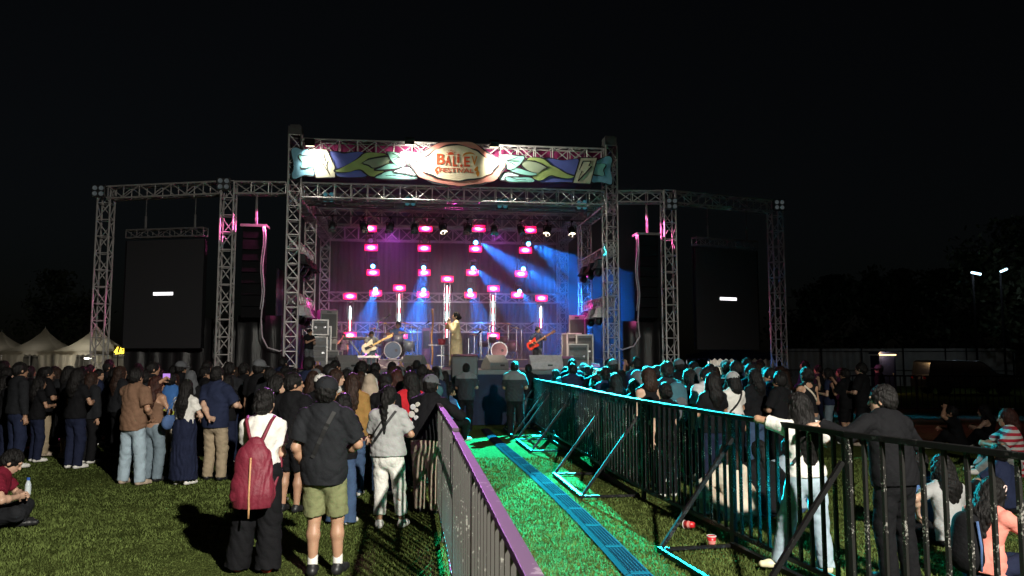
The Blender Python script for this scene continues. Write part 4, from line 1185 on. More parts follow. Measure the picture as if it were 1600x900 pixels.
def make_blinder(m):
    e = empty('blinder_light')
    b = MB(); b.box((0, 0.07, 0), (0.36, 0.12, 0.34)); b.build('housing', M_BLACK, e, bevel=0.01)
    for x in (-0.085, 0.085):
        for z in (-0.08, 0.08):
            b = MB(); b.lathe([(0.058, 0.0), (0.064, 0.025), (0.058, 0.03), (0.045, 0.012), (0.001, 0.008)], 14, (x, 0.012, z), Matrix.Rotation(PI / 2, 3, 'X')); b.build('lamp', m, e, smooth=True)
    return e
bl0, bl1 = make_blinder(E_DIMW), make_blinder(E_DIMC)
for p_ in (bl0, bl1): p_['category'] = 'stage light'
for (u, v, y, lab) in ((153, 298, 21.3, 'on the outer tower beside the tents'), (349, 287, 20.65, 'on the inner tower of the tent side screen'), (1050, 318, 21.8, 'on the inner tower of the tree side screen'), (1218, 320, 23.3, 'on the outer tower beside the dark trees')):
    p = at(u, v, y); place(bl0, p, f'four lamp blinder light {lab}', 'blinder lights on the towers')
for (u, v, lab) in ((513, 308, 'below the front beam nearest the tent side'), (641, 314, 'below the front beam under the emblem'), (785, 318, 'below the front beam on the tree side of the emblem'), (909, 320, 'below the front beam nearest the tree side')):
    s, z = spx(u, v, 0.7); place(bl1, S(s, 0.7, z), f'bluish four lamp blinder hung {lab}', 'blinder lights under the front beam')

# side lamps under the side arms, with rain covers
M_COVER = mat('rain_cover', (0.45, 0.45, 0.47), 0.4, var=0.15)
def make_cover(white):
    e = empty('covered_moving_head')
    b = MB(); b.lathe([(0.10, 0.26), (0.16, 0.22), (0.22, 0.05), (0.30, -0.04), (0.29, -0.05), (0.20, 0.04), (0.10, 0.2)], 8); b.build('rain_cover', M_COVER if white else M_BLACK, e)
    b = MB(); b.lathe([(0.06, -0.28), (0.11, -0.25), (0.12, -0.05), (0.07, 0.02)], 12, (0, 0, 0), Matrix.Rotation(0.5, 3, 'Y')); b.build('lamp_head', M_BLACK, e, smooth=True)
    b = MB()
    for s in (-1, 1): b.bar((0, s * 0.14, 0.05), (0, s * 0.14, -0.16), 0.03, 0.06)
    b.build('yoke', M_BLACKM, e)
    return e
cv0, cv1 = make_cover(False), make_cover(True)
for p_ in (cv0, cv1): p_['category'] = 'stage light'
for s, sn in ((0.12, 'tent'), (SW - 0.12, 'tree')):
    for z, zn in ((4.93, 'upper'), (3.48, 'lower')):
        for k, kn in ((0.7, 'front'), (1.7, 'middle'), (2.7, 'rear')):
            w_ = zn == 'lower' and k < 2
            place(cv1 if w_ else cv0, S(s, k, z - 0.42), f'{kn} moving head under {"a pale" if w_ else "a black"} rain cover on the {zn} side arm, {sn} side', 'covered moving heads on the side arms')

# ------------------------------------------------------------------ band gear
def local(e, name, m, fn, smooth=False, bevel=0.0, parent=None):
    b = MB(); fn(b); return b.build(name, m, parent or e, smooth=smooth, bevel=bevel)
def sgear(name, u, v, t, label, cat, group=None, rz=0.0, z=DECK):
    s, _ = spx(u, v, t)
    return empty(name, S(s, t, z), SROT + rz, label, cat, group)

M_CYM = mat('cymbal_bronze', (0.55, 0.40, 0.16), 0.3, 0.9, var=0.15)
def drum_kit(u, t, headcol, shellcol, label, z):
    e = sgear('drum_kit', u, 550, t, label, 'drum kit', z=z)
    mh = mat('drum_head_' + label[:4], headcol, 0.5, var=0.12); ms = mat('drum_shell_' + label[:4], shellcol, 0.3, var=0.15)
    RX = Matrix.Rotation(PI / 2, 3, 'X')
    k = local(e, 'bass_drum', ms, lambda b: b.lathe([(0.27, -0.2), (0.285, -0.2), (0.285, 0.2), (0.27, 0.2)], 24, (0, 0, 0.29), RX), True)
    local(e, 'drum_head', mh, lambda b: b.lathe([(0.001, 0.203), (0.262, 0.203), (0.262, 0.19), (0.001, 0.19)], 24, (0, 0, 0.29), RX), parent=k)
    local(e, 'hoop', M_STEEL, lambda b: b.lathe([(0.262, 0.19), (0.292, 0.19), (0.292, 0.215), (0.262, 0.215), (0.262, 0.19)], 24, (0, 0, 0.29), RX, caps=False), parent=k)
    local(e, 'port', M_BLACK, lambda b: b.lathe([(0.001, 0.206), (0.05, 0.206), (0.05, 0.2045), (0.001, 0.2045)], 14, (0.11, 0, 0.29), RX), parent=k)
    for (x, y, zz, r, h) in ((-0.20, 0.02, 0.66, 0.14, 0.19), (0.18, 0.02, 0.67, 0.15, 0.2), (0.52, 0.35, 0.45, 0.20, 0.34), (-0.50, 0.35, 0.52, 0.18, 0.15)):
        d = local(e, 'drum', ms, lambda b: b.lathe([(r, -h / 2), (r, h / 2), (r * 0.96, h / 2)], 18, (x, y, zz), Matrix.Rotation(0.2, 3, 'X')), True)
        local(e, 'skin', mh, lambda b: b.lathe([(0.001, h / 2 - 0.004), (r * 0.97, h / 2 - 0.004), (r * 0.97, h / 2 - 0.012)], 18, (x, y, zz), Matrix.Rotation(0.2, 3, 'X')), parent=d)
    for (x, y, zz, r) in ((-0.62, 0.1, 1.0, 0.22), (0.62, 0.1, 1.05, 0.23), (-0.28, 0.35, 1.18, 0.20), (0.38, 0.42, 1.2, 0.24), (-0.8, 0.35, 0.82, 0.18)):
        def cyst(b):
            b.tube((x, y, 0.15), (x, y, zz), 0.014)
            for q in range(3): b.tube((x, y, 0.28), (x + 0.24 * math.cos(q * 2.1 + x), y + 0.24 * math.sin(q * 2.1 + x), 0.0), 0.012)
        st = local(e, 'cymbal_stand', M_STEEL, cyst)
        local(e, 'cymbal', M_CYM, lambda b: b.lathe([(r, 0), (r * 0.3, 0.02), (0.03, 0.045), (0.001, 0.045), (0.001, 0.04), (r * 0.3, 0.014), (r, -0.004)], 20, (x, y, zz), Matrix.Rotation(0.18, 3, 'Y')), True, parent=st)
    return e
riser = sgear('drum_riser', 612, 565, 4.3, 'low grey drum riser under the drummer', 'riser')
local(riser, 'platform', mat('riser_grey', (0.15, 0.155, 0.165), 0.6, var=0.2), lambda b: b.box((0, 0, 0.14), (2.2, 1.7, 0.28)), bevel=0.01)
local(riser, 'edge_trim', M_DARKALU, lambda b: b.bar((-1.1, -0.86, 0.27), (1.1, -0.86, 0.27), 0.02, 0.03))
riser2 = sgear('drum_riser', 782, 565, 4.6, 'dark drum riser under the pink headed drum kit', 'riser')
local(riser2, 'platform', M_SKIRT, lambda b: b.box((0, 0, 0.14), (2.4, 1.7, 0.28)), bevel=0.01)
local(riser2, 'edge_trim', M_DARKALU, lambda b: b.bar((-1.2, -0.86, 0.27), (1.2, -0.86, 0.27), 0.02, 0.03))
drum_kit(614, 4.1, (0.03, 0.075, 0.12), (0.10, 0.13, 0.18), 'blue headed drum kit on the grey riser, played by the drummer', DECK + 0.28)
drum_kit(779, 4.4, (0.30, 0.18, 0.18), (0.10, 0.06, 0.08), 'pink headed drum kit standing unplayed on the dark riser', DECK + 0.28)

def wedge(u, t, rz, label, wrapped=False, w=0.62, sc=1.0):
    e = sgear('monitor_wedge', u, 570, t, label, 'monitor speaker', 'floor monitors along the stage edge', rz)
    m = M_COVER if wrapped else M_GREYBOX
    pr = [(-0.26 * sc, 0), (0.26 * sc, 0), (0.26 * sc, 0.12 * sc), (-0.02 * sc, 0.42 * sc), (-0.26 * sc, 0.20 * sc)]
    local(e, 'cabinet', m, lambda b: b.prism(pr, w * sc, (-w * sc / 2, 0, 0), (0, 1, 0), (0, 0, 1), (1, 0, 0)), bevel=0.015)
    a, c = Vector((0, 0.26 * sc, 0.12 * sc)), Vector((0, -0.02 * sc, 0.42 * sc))
    n = Vector((0, 0.73, 0.68))
    local(e, 'grille', M_BLACK, lambda b: b.add([a * 0.92 + c * 0.08 + n * 0.02 + Vector((x * w * 0.44 * sc, 0, 0)) for x in (-1, 1)] + [c * 0.92 + a * 0.08 + n * 0.02 + Vector((x * w * 0.44 * sc, 0, 0)) for x in (1, -1)], [(0, 1, 2, 3)]))
    local(e, 'handle', M_BLACK, lambda b: b.box((0.1, -0.262 * sc, 0.12 * sc), (0.14, 0.012, 0.05)))
    return e
wedge(541, 0.55, 0.5, 'grey floor monitor in front of the bass player, tent end of the stage')
wedge(648, 0.5, -0.5, 'grey floor monitor between the drummer and the singer')
wedge(773, 0.5, 0.45, 'grey floor monitor on the tree side of the big centre speaker')
wedge(852, 0.45, 0.0, 'pale plastic wrapped floor monitor at the guitarist’s feet', True, 0.95)
e = sgear('centre_speaker', 724, 575, 0.15, 'big black speaker cabinet at the stage front before the singer', 'speaker', z=DECK - 0.38)
local(e, 'cabinet', M_BLACK, lambda b: b.prism([(-0.3, 0), (0.3, 0), (0.3, 0.50), (0.05, 0.72), (-0.3, 0.66)], 0.72, (-0.36, -0.3, 0.10), (0, 1, 0), (0, 0, 1), (1, 0, 0)), bevel=0.02)
local(e, 'front_panel', mat('dark_grille', (0.05, 0.05, 0.055), 0.5, var=0.2, scale=120), lambda b: b.box((0, -0.612, 0.42), (0.64, 0.012, 0.56)))
local(e, 'shelf', M_BLACKM, lambda b: b.box((0, -0.3, 0.05), (0.8, 0.66, 0.08)))
e = sgear('amplifier_box', 884, 572, 1.2, 'small purple lit amplifier box beside the wrapped monitor', 'amplifier')
local(e, 'cabinet', mat('amp_purple_lit', (0.22, 0.08, 0.20), 0.6), lambda b: b.box((0, 0, 0.19), (0.42, 0.35, 0.38)), bevel=0.01)  # purple stage light put into the box colour
local(e, 'grille', M_BLACK, lambda b: b.box((0, -0.18, 0.17), (0.34, 0.012, 0.28)))
e = sgear('keyboard_table', 563, 568, 1.6, 'white topped low table with open black legs behind the bass player', 'table')
local(e, 'table_top', mat('white_top', (0.7, 0.68, 0.7), 0.5), lambda b: b.box((0, 0, 0.36), (1.15, 0.5, 0.07)), bevel=0.01)
for x in (-0.5, 0.5): local(e, 'leg', M_BLACKM, lambda b: [b.bar((x, -0.2, 0), (x, 0.2, 0.33), 0.03), b.bar((x, 0.2, 0), (x, -0.2, 0.33), 0.03)])
e = sgear('keyboard', 562, 545, 2.6, 'black keyboard on a crossed stand behind the bass player', 'keyboard')
local(e, 'key_case', M_BLACK, lambda b: b.box((0, 0, 0.92), (1.0, 0.3, 0.09)), bevel=0.01)
local(e, 'keys', mat('ivory_keys', (0.7, 0.68, 0.64), 0.4), lambda b: b.box((0, 0.06, 0.968), (0.92, 0.14, 0.012)))
for y in (-0.1, 0.12): local(e, 'stand', M_STEEL, lambda b: [b.bar((-0.32, y, 0), (0.3, y, 0.87), 0.03), b.bar((0.32, y, 0), (-0.3, y, 0.87), 0.03)])

def cabinet_tall(u, t, label, rz, h=1.55):
    e = sgear('side_fill_speaker', u, 520, t, label, 'speaker', rz=rz)
    for k in range(2):
        c = local(e, 'cabinet', M_GREYBOX, lambda b: b.box((0, 0, 0.02 + h / 2 * (k + 0.5)), (0.52, 0.55, h / 2 - 0.015)), bevel=0.012)
        local(e, 'grille', M_BLACK, lambda b: b.box((0, -0.279, 0.02 + h / 2 * (k + 0.45)), (0.44, 0.012, h / 2 - 0.2)), parent=c)
        local(e, 'handle', M_BLACK, lambda b: b.box((0, -0.28, h / 2 * (k + 1) - 0.06), (0.14, 0.012, 0.035)), parent=c)
    return e
cabinet_tall(511, 2.0, 'tall grey side speaker stack behind the cases on the tent side of the stage', 0.3, 1.75)
cabinet_tall(903, 2.4, 'tall grey side speaker stack behind the racks on the tree side of the stage', -0.3, 1.65)
def pa_column(u, t, label, h):
    e = sgear('thin_speaker', u, 520, t, label, 'speaker')
    local(e, 'cabinet', mat('speaker_purple_lit', (0.16, 0.05, 0.12), 0.5), lambda b: b.box((0, 0, h / 2), (0.28, 0.3, h)), bevel=0.01)  # dark cabinet, the purple light on it put into its colour
    local(e, 'grille', M_BLACK, lambda b: b.box((0, -0.156, h * 0.7), (0.22, 0.012, h * 0.45)))
pa_column(666, 5.2, 'narrow dark speaker column lit purple behind the drum riser', 1.35)
def rack(u, t, h, w, label, rz=0.0, z0=0.0):
    e = sgear('equipment_rack', u, 550, t, label, 'equipment rack', 'equipment racks at the stage sides', rz, DECK + z0)
    local(e, 'case', M_CASE, lambda b: b.box((0, 0, h / 2), (w, 0.55, h)), bevel=0.01)
    def edges(b):
        for x in (-w / 2, w / 2):
            for y in (-0.275, 0.275): b.bar((x, y, 0), (x, y, h), 0.035)
            for z in (0.02, h - 0.02): b.bar((x, -0.275, z), (x, 0.275, z), 0.035)
        for z in (0.02, h - 0.02):
            for y in (-0.275, 0.275): b.bar((-w / 2, y, z), (w / 2, y, z), 0.035)
    local(e, 'corner_edges', M_ALU, edges)
    k = 0; z = 0.1
    while z < h - 0.12:
        local(e, 'rack_unit', M_BLACK if k % 2 else M_GREYBOX, lambda b: b.box((0, -0.282, z + 0.05), (w - 0.1, 0.02, 0.09))); z += 0.15; k += 1
    for x in (-1, 1): local(e, 'latch', M_STEEL, lambda b: b.box((x * w * 0.3, -0.288, h * 0.5), (0.06, 0.014, 0.05)))
    return e
rack(494, 0.9, 0.95, 0.55, 'tall flight case rack beside the stagehand', 0.2)
rack(503, 1.5, 1.25, 0.5, 'equipment rack behind the flight case near the stagehand', 0.1)
rack(500, 0.75, 0.45, 0.42, 'small rack case stacked on the tall flight case', 0.1, 0.96)
rack(517, 1.0, 0.55, 0.55, 'low grey flight case beside the tall rack on the tent side', -0.1)
rack(903, 1.4, 0.75, 0.6, 'open flight case rack on the tree side of the stage', -0.2)
rack(912, 1.9, 1.05, 0.5, 'taller rack behind the open case on the tree side', -0.1)
rack(893, 2.2, 1.1, 0.45, 'slim rack nearest the guitarist', 0.1)
def mic_stand(u, t, label, h=1.45, boom=True):
    e = sgear('microphone_stand', u, 550, t, label, 'microphone stand', 'microphone stands on stage')
    local(e, 'pole', M_STEEL, lambda b: b.tube((0, 0, 0.1), (0, 0, h), 0.011))
    for q in range(3): local(e, 'leg', M_STEEL, lambda b: b.tube((0, 0, 0.16), (0.28 * math.cos(q * 2.1), 0.28 * math.sin(q * 2.1), 0.0), 0.011))
    local(e, 'boom', M_STEEL, lambda b: b.tube((-0.1, 0.05, h - 0.05), (0.25, -0.15, h + 0.12), 0.009))
    local(e, 'microphone', M_BLACK, lambda b: b.lathe([(0.012, 0), (0.02, 0.1), (0.032, 0.13), (0.02, 0.17), (0.001, 0.175)], 10, (0.25, -0.15, h + 0.1), Matrix.Rotation(0.9, 3, 'Y')), True)
mic_stand(590, 2.3, 'chrome microphone stand beside the bass player')
mic_stand(652, 3.6, 'chrome microphone boom stand between drummer and singer', 1.3)
mic_stand(732, 2.2, 'chrome microphone stand just behind the singer', 0.95)
mic_stand(752, 4.0, 'chrome microphone stand among the percussion', 1.2)
mic_stand(763, 3.6, 'chrome microphone stand nearest the pink drum kit', 1.1)
mic_stand(815, 3.9, 'chrome microphone stand between pink drum kit and guitarist', 1.3)
e = sgear('wooden_pole', 675, 545, 3.2, 'warm lit thin pole standing between the drums and the singer', 'pole')
local(e, 'shaft', mat('warm_wood', (0.55, 0.28, 0.10), 0.5), lambda b: b.path([(0, 0, 0), (0.02, 0, 0.5), (-0.02, 0, 1.0), (0.03, 0, 1.5), (0.0, 0, 1.9)], 0.03), True)
local(e, 'foot_plate', M_BLACKM, lambda b: b.lathe([(0.18, 0), (0.17, 0.03), (0.03, 0.05)], 14))
e = sgear('percussion_stand', 690, 560, 2.2, 'small percussion stand with red drum at the singer’s side', 'percussion')
local(e, 'column', M_STEEL, lambda b: [b.tube((0, 0, 0), (0, 0, 0.75), 0.02), b.bar((-0.22, 0, 0.06), (0.22, 0, 0.06), 0.03), b.bar((-0.15, 0, 0.4), (0.2, 0, 0.4), 0.03)])
local(e, 'drum', mat('red_shell', (0.5, 0.06, 0.08), 0.4), lambda b: b.lathe([(0.10, -0.09), (0.13, 0.09), (0.001, 0.092)], 14, (0, 0, 0.82)), True)
local(e, 'table_bar', mat('white_top', (0.7, 0.68, 0.7), 0.5), lambda b: b.box((-0.05, 0.1, 0.72), (0.7, 0.2, 0.03)))
# ------------------------------------------------------------------ crowd barriers
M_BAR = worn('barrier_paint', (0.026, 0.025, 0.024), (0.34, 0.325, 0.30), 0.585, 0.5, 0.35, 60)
M_RAILP = worn('rail_purple_lit', (0.085, 0.06, 0.085), (0.20, 0.17, 0.19), 0.60, 0.6, 0.0, 30)  # purple stage light on the tent side rails put into their colour
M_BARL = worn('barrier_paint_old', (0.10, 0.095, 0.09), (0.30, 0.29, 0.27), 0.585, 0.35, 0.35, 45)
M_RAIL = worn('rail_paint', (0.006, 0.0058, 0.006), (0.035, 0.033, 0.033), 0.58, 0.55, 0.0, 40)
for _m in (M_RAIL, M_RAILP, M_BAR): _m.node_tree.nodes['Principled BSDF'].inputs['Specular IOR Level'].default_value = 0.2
HB = 1.27
def barrier(A, B, label, group, brace=(), side=-1, m=M_BAR, flat_top=False, H=HB, inner=False):
    A, B = Vector((*A, 0)), Vector((*B, 0))
    L = (B - A).length; d = (B - A) / L
    e = empty('crowd_barrier', A, math.atan2(d.y, d.x), label, 'barrier', group)
    for x in (0.02, L - 0.02):
        b = MB(); b.bar((x, 0, 0.0), (x, 0, H), 0.045); b.build('end_post', m, e, bevel=0.004)
    b = MB(); b.bar((0.0, 0, H + 0.012), (L, 0, H + 0.012), 0.055 if flat_top else 0.05, 0.030 if flat_top else 0.045); b.build('top_rail', M_RAILP if flat_top else M_RAIL, e, bevel=0.004)
    b = MB(); b.bar((0.045, 0, 0.13), (L - 0.045, 0, 0.13), 0.04); b.build('bottom_rail', m, e, bevel=0.004)
    b = MB(); n = round(L / 0.172)
    for k in range(1, n):
        x = L * k / n; b.bar((x, 0, 0.15), (x, 0, H - 0.012), 0.027)
    b.build('bars', m, e)
    if inner:
        b = MB(); b.bar((0.05, 0.05, H - 0.42), (L - 0.05, 0.05, H - 0.42), 0.05, 0.03); b.bar((0.1, 0.05, H - 0.4), (0.1, 0.05, H - 0.05), 0.03); b.bar((L - 0.3, 0.05, H - 0.4), (L - 0.3, 0.05, H - 0.05), 0.03); b.build('inner_rail', M_RAIL, e)
    if brace:
        F = 0.80
        for x in brace:
            b = MB(); b.bar((x, side * 0.03, H - 0.20), (x, side * F, 0.05), 0.036); b.build('diagonal_brace', M_RAIL, e)
            b = MB(); b.bar((x, side * 0.02, 0.025), (x, side * F, 0.025), 0.03); b.build('foot', M_RAIL, e)
        if len(brace) > 1:
            b = MB(); b.bar((brace[0] - 0.02, side * (F + 0.02), 0.025), (brace[1] + 0.02, side * (F + 0.02), 0.025), 0.045); b.build('foot_crossbar', M_RAIL, e)
            b = MB(); b.bar((brace[0], side * 0.06, 0.03), (brace[1], side * 0.06, 0.03), 0.055, 0.05); b.build('base_bar', M_RAIL, e)
    return e
RP = [(0.56, 20.55), (0.88, 17.75), (1.22, 15.2), (1.47, 12.6), (1.75, 10.4), (2.22, 7.87), (2.60, 6.05), (3.28, 4.3), (3.98, 2.5)]
RNAME = ['touching the stage front, farthest on the tree side', 'second from the stage on the tree side, bottle at its foot', 'third panel from the stage on the tree side',
         'with two braces and a foot triangle before the unbraced panel', 'panel without brace between the foot triangle and the red cups',
         'panel with the red cups lying at its foot', 'panel gripped by the woman in light jeans', 'nearest panel on the tree side, seated girls behind it']
for i in range(len(RP) - 1):
    A, B = RP[i], RP[i + 1]
    L = math.dist(A, B)
    br = {1: (0.25, L - 0.2), 3: (0.12, L - 0.12), 5: (0.08, L - 0.02), 7: (0.35, L - 0.2), 0: (0.4, L - 0.5)}.get(i, ())
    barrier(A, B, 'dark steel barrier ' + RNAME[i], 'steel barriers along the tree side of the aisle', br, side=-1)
LP = [(-1.02, 10.6), (-0.93, 9.8)]
LP = [(-0.95, 9.85), (-0.70, 8.05), (-0.45, 6.2), (-0.20, 4.25), (0.07, 2.1), (0.30, 0.3)]
LN = ['farthest of the tent side run beside the leaning capped man', 'second from the far end on the tent side, with inner rail', 'worn panel with purple lit top rail in the middle of the near run', 'nearest worn panel with purple lit top rail beside the photographer', 'last panel beside the photographer below the picture']
for i in range(4):
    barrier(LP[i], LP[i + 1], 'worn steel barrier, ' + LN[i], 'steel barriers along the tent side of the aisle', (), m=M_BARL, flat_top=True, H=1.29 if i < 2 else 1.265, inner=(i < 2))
# stage barrier that closes the aisle at its far tree side
barrier((0.05, 20.45), (0.52, 20.5), 'short blue lit barrier gate standing at the stage front by the guards', 'steel barriers along the tree side of the aisle')
# dark fence panels far on the tree side
far = [(11.5, 26.5), (13.7, 26.2), (15.9, 25.9), (18.1, 25.6), (20.3, 25.2)]
for i in range(4):
    barrier(far[i], far[i + 1], ['dark fence panel behind the guard near the toilet', 'dark fence panel in front of the parked car’s rear', 'dark fence panel in front of the parked car’s bonnet', 'dark fence panel at the far tree side edge'][i], 'dark fence panels before the parked car', m=M_BLACKM, H=1.2)

# ------------------------------------------------------------------ cable ramp along the aisle
M_RAMP = worn('ramp_rubber', (0.012, 0.013, 0.024), (0.022, 0.024, 0.04), 0.56, 0.85, 0.1, 30)
M_RAMP.node_tree.nodes['Principled BSDF'].inputs['Specular IOR Level'].default_value = 0.0
M_RAMPT = mat('ramp_tread', (0.010, 0.011, 0.020), 0.9, var=0.3, spec=0.0)
M_RAMPD = mat('ramp_dark', (0.04, 0.045, 0.05), 0.5)
def make_ramp(L):
    e = empty('cable_ramp')
    w = 0.125
    pr = [(-w, 0), (w, 0), (w, 0.004), (0.085, 0.024), (-0.085, 0.024), (-w, 0.004)]
    b = MB(); b.prism(pr, L - 0.003, (0, 0, 0.0), (1, 0, 0), (0, 0, 1), (0, 1, 0)); b.build('body', M_RAMP, e, bevel=0.004)
    b = MB(); b.box((0, L / 2, 0.0265), (0.160, L - 0.008, 0.006)); lid = b.build('lid', M_RAMP, e, bevel=0.002)
    b = MB()
    for k in range(int(L / 0.026)):
        y = 0.04 + k * 0.026
        if y > L - 0.05: break
        for x in (-0.066, -0.033, 0.0, 0.033, 0.066): b.box((x + 0.006 * (k % 2), y, 0.0307), (0.022, 0.011, 0.003))
    b.build('tread', M_RAMPT, lid)
    return e
def ramp_pt(y):
    u = (y - 4.0) / 16.0
    return Vector((1.36 - 1.95 * u + 0.10 * math.sin(u * 5.0), y, 0))
NR = 17
seg0 = None
for i in range(NR):
    a, c = ramp_pt(4.0 + i * 0.94), ramp_pt(4.0 + (i + 1) * 0.94)
    rz = math.atan2(c.y - a.y, c.x - a.x) - PI / 2 + 0.004 * math.sin(i * 2.2)
    nm = ['first', 'second', 'third', 'fourth', 'fifth', 'sixth', 'seventh', 'eighth', 'ninth', 'tenth', 'eleventh', 'twelfth', 'thirteenth', 'fourteenth', 'fifteenth', 'sixteenth', 'seventeenth'][i]
    lab = f'{nm} cable ramp segment of the long row in the aisle, counted from the camera end'
    if seg0 is None:
        seg0 = make_ramp(0.945); seg0.location = a; seg0.rotation_euler = (0, 0, rz); seg0['label'] = lab; seg0['category'] = 'cable ramp'; seg0['group'] = 'cable ramp segments along the aisle'
    else: dup(seg0, a, rz, lab)

# ------------------------------------------------------------------ litter
M_CUP = mat('red_cup', (0.55, 0.02, 0.025), 0.35, var=0.1); M_CUPW = mat('cup_white', (0.75, 0.73, 0.7), 0.4)
def cup(p, R, label):
    e = empty('red_cup', p); e['label'] = label; e['category'] = 'cup'; e['group'] = 'red paper cups by the barrier'
    b = MB(); b.lathe([(0.030, 0), (0.046, 0.115), (0.043, 0.115), (0.028, 0.006)], 18, (0, 0, 0), R); c = b.build('body', M_CUP, e, smooth=True)
    b = MB(); b.lathe([(0.043, 0.112), (0.048, 0.112), (0.048, 0.120), (0.043, 0.120), (0.043, 0.112)], 18, (0, 0, 0), R, caps=False); b.build('rim', M_CUPW, e)
    b = MB(); b.lathe([(0.0375, 0.042), (0.0415, 0.072), (0.0412, 0.0725), (0.0372, 0.042)], 18, (0, 0, 0), R, caps=False); b.build('printed_band', mat('cup_print', (0.7, 0.25, 0.22), 0.4), e)
g = ground(1112, 856); cup(g, Matrix.Identity(3), 'red paper cup standing upright by the barrier foot')
g = ground(1085, 827); cup(g + Vector((0, 0, 0.048)), Matrix.Rotation(0.9, 3, 'Z') @ Matrix.Rotation(PI / 2 - 0.1, 3, 'X') @ Matrix.Rotation(PI, 3, 'Y'), 'red paper cup lying on its side against the barrier bars')
M_PET = mat('clear_plastic', (0.55, 0.62, 0.65), 0.15, spec=0.6)
def bottle(p, label, m=M_PET, lying=False, sc=1.0):
    e = empty('plastic_bottle', p); e['label'] = label; e['category'] = 'bottle'
    R = Matrix.Rotation(PI / 2, 3, 'Y') if lying else Matrix.Identity(3)
    b = MB(); b.lathe([(0.030 * sc, 0), (0.034 * sc, 0.02), (0.034 * sc, 0.14), (0.030 * sc, 0.17), (0.013 * sc, 0.205), (0.013 * sc, 0.215)], 14, (0, 0, 0), R); b.build('body', m, e, smooth=True)
    b = MB(); b.lathe([(0.016 * sc, 0.214), (0.016 * sc, 0.235), (0.001, 0.236)], 12, (0, 0, 0), R); b.build('lid', mat('blue_lid', (0.03, 0.10, 0.4), 0.4), e)
bottle(ground(866, 690), 'clear plastic bottle standing at the foot of the second barrier', sc=1.3)
def litter(u, v, label, s=0.12):
    p = ground(u, v)
    r = random.Random(int(u))
    n = 7
    vs = [(s * (i / n - 0.5) * 2, s * 0.7 * (j / n - 0.5) * 2, 0.02 + 0.03 * r.random()) for j in range(n) for i in range(n)]
    o = MB().add(vs, [(j * n + i, j * n + i + 1, (j + 1) * n + i + 1, (j + 1) * n + i) for j in range(n - 1) for i in range(n - 1)]).build('crumpled_paper', M_CUPW)
    o.location = p; tag(o, label, 'litter')
litter(845, 683, 'crumpled white paper on the grass beside the second barrier brace', 0.2)
litter(917, 700, 'crumpled pale bag against the foot of the second barrier', 0.16)
# cable heap by the barrier end
e = empty('cable_heap', ground(660, 765), 0, 'tangled dark cables with small glints heaped by the barrier end', 'cables')
r = random.Random(4)
for k in range(9):
    pts = []
    a0 = r.uniform(0, 6); rad = r.uniform(0.12, 0.34)
    for q in range(22):
        a = a0 + q * 0.42
        pts.append((rad * math.cos(a) * (0.7 + 0.3 * math.sin(q)), rad * math.sin(a) * 0.9, 0.03 + 0.25 * r.random() * (1 - rad) + 0.02 * k))
    b = MB(); b.path(pts, 0.014, 6); b.build('cable', mat('cable_green', (0.03, 0.10, 0.08), 0.2, spec=0.7) if k % 3 else M_BLACK, e, smooth=True)

# ------------------------------------------------------------------ background of the field
M_TENT = mat('tent_canvas', (0.46, 0.41, 0.32), 0.7, var=0.08, scale=3)
_tb = M_TENT.node_tree.nodes['Principled BSDF']; _tr = M_TENT.node_tree.nodes.new('ShaderNodeBsdfTranslucent'); _tr.inputs['Color'].default_value = (0.60, 0.56, 0.48, 1)
_mx = M_TENT.node_tree.nodes.new('ShaderNodeMixShader'); _mx.inputs[0].default_value = 0.45
M_TENT.node_tree.links.new(_tb.outputs[0], _mx.inputs[1]); M_TENT.node_tree.links.new(_tr.outputs[0], _mx.inputs[2]); M_TENT.node_tree.links.new(_mx.outputs[0], M_TENT.node_tree.nodes['Material Output'].inputs['Surface'])
M_WALLW = mat('white_panel', (0.42, 0.41, 0.38), 0.6, var=0.12, scale=4)
M_SHEET = mat('hoarding_sheet', (0.40, 0.38, 0.35), 0.5, var=0.12, scale=2)
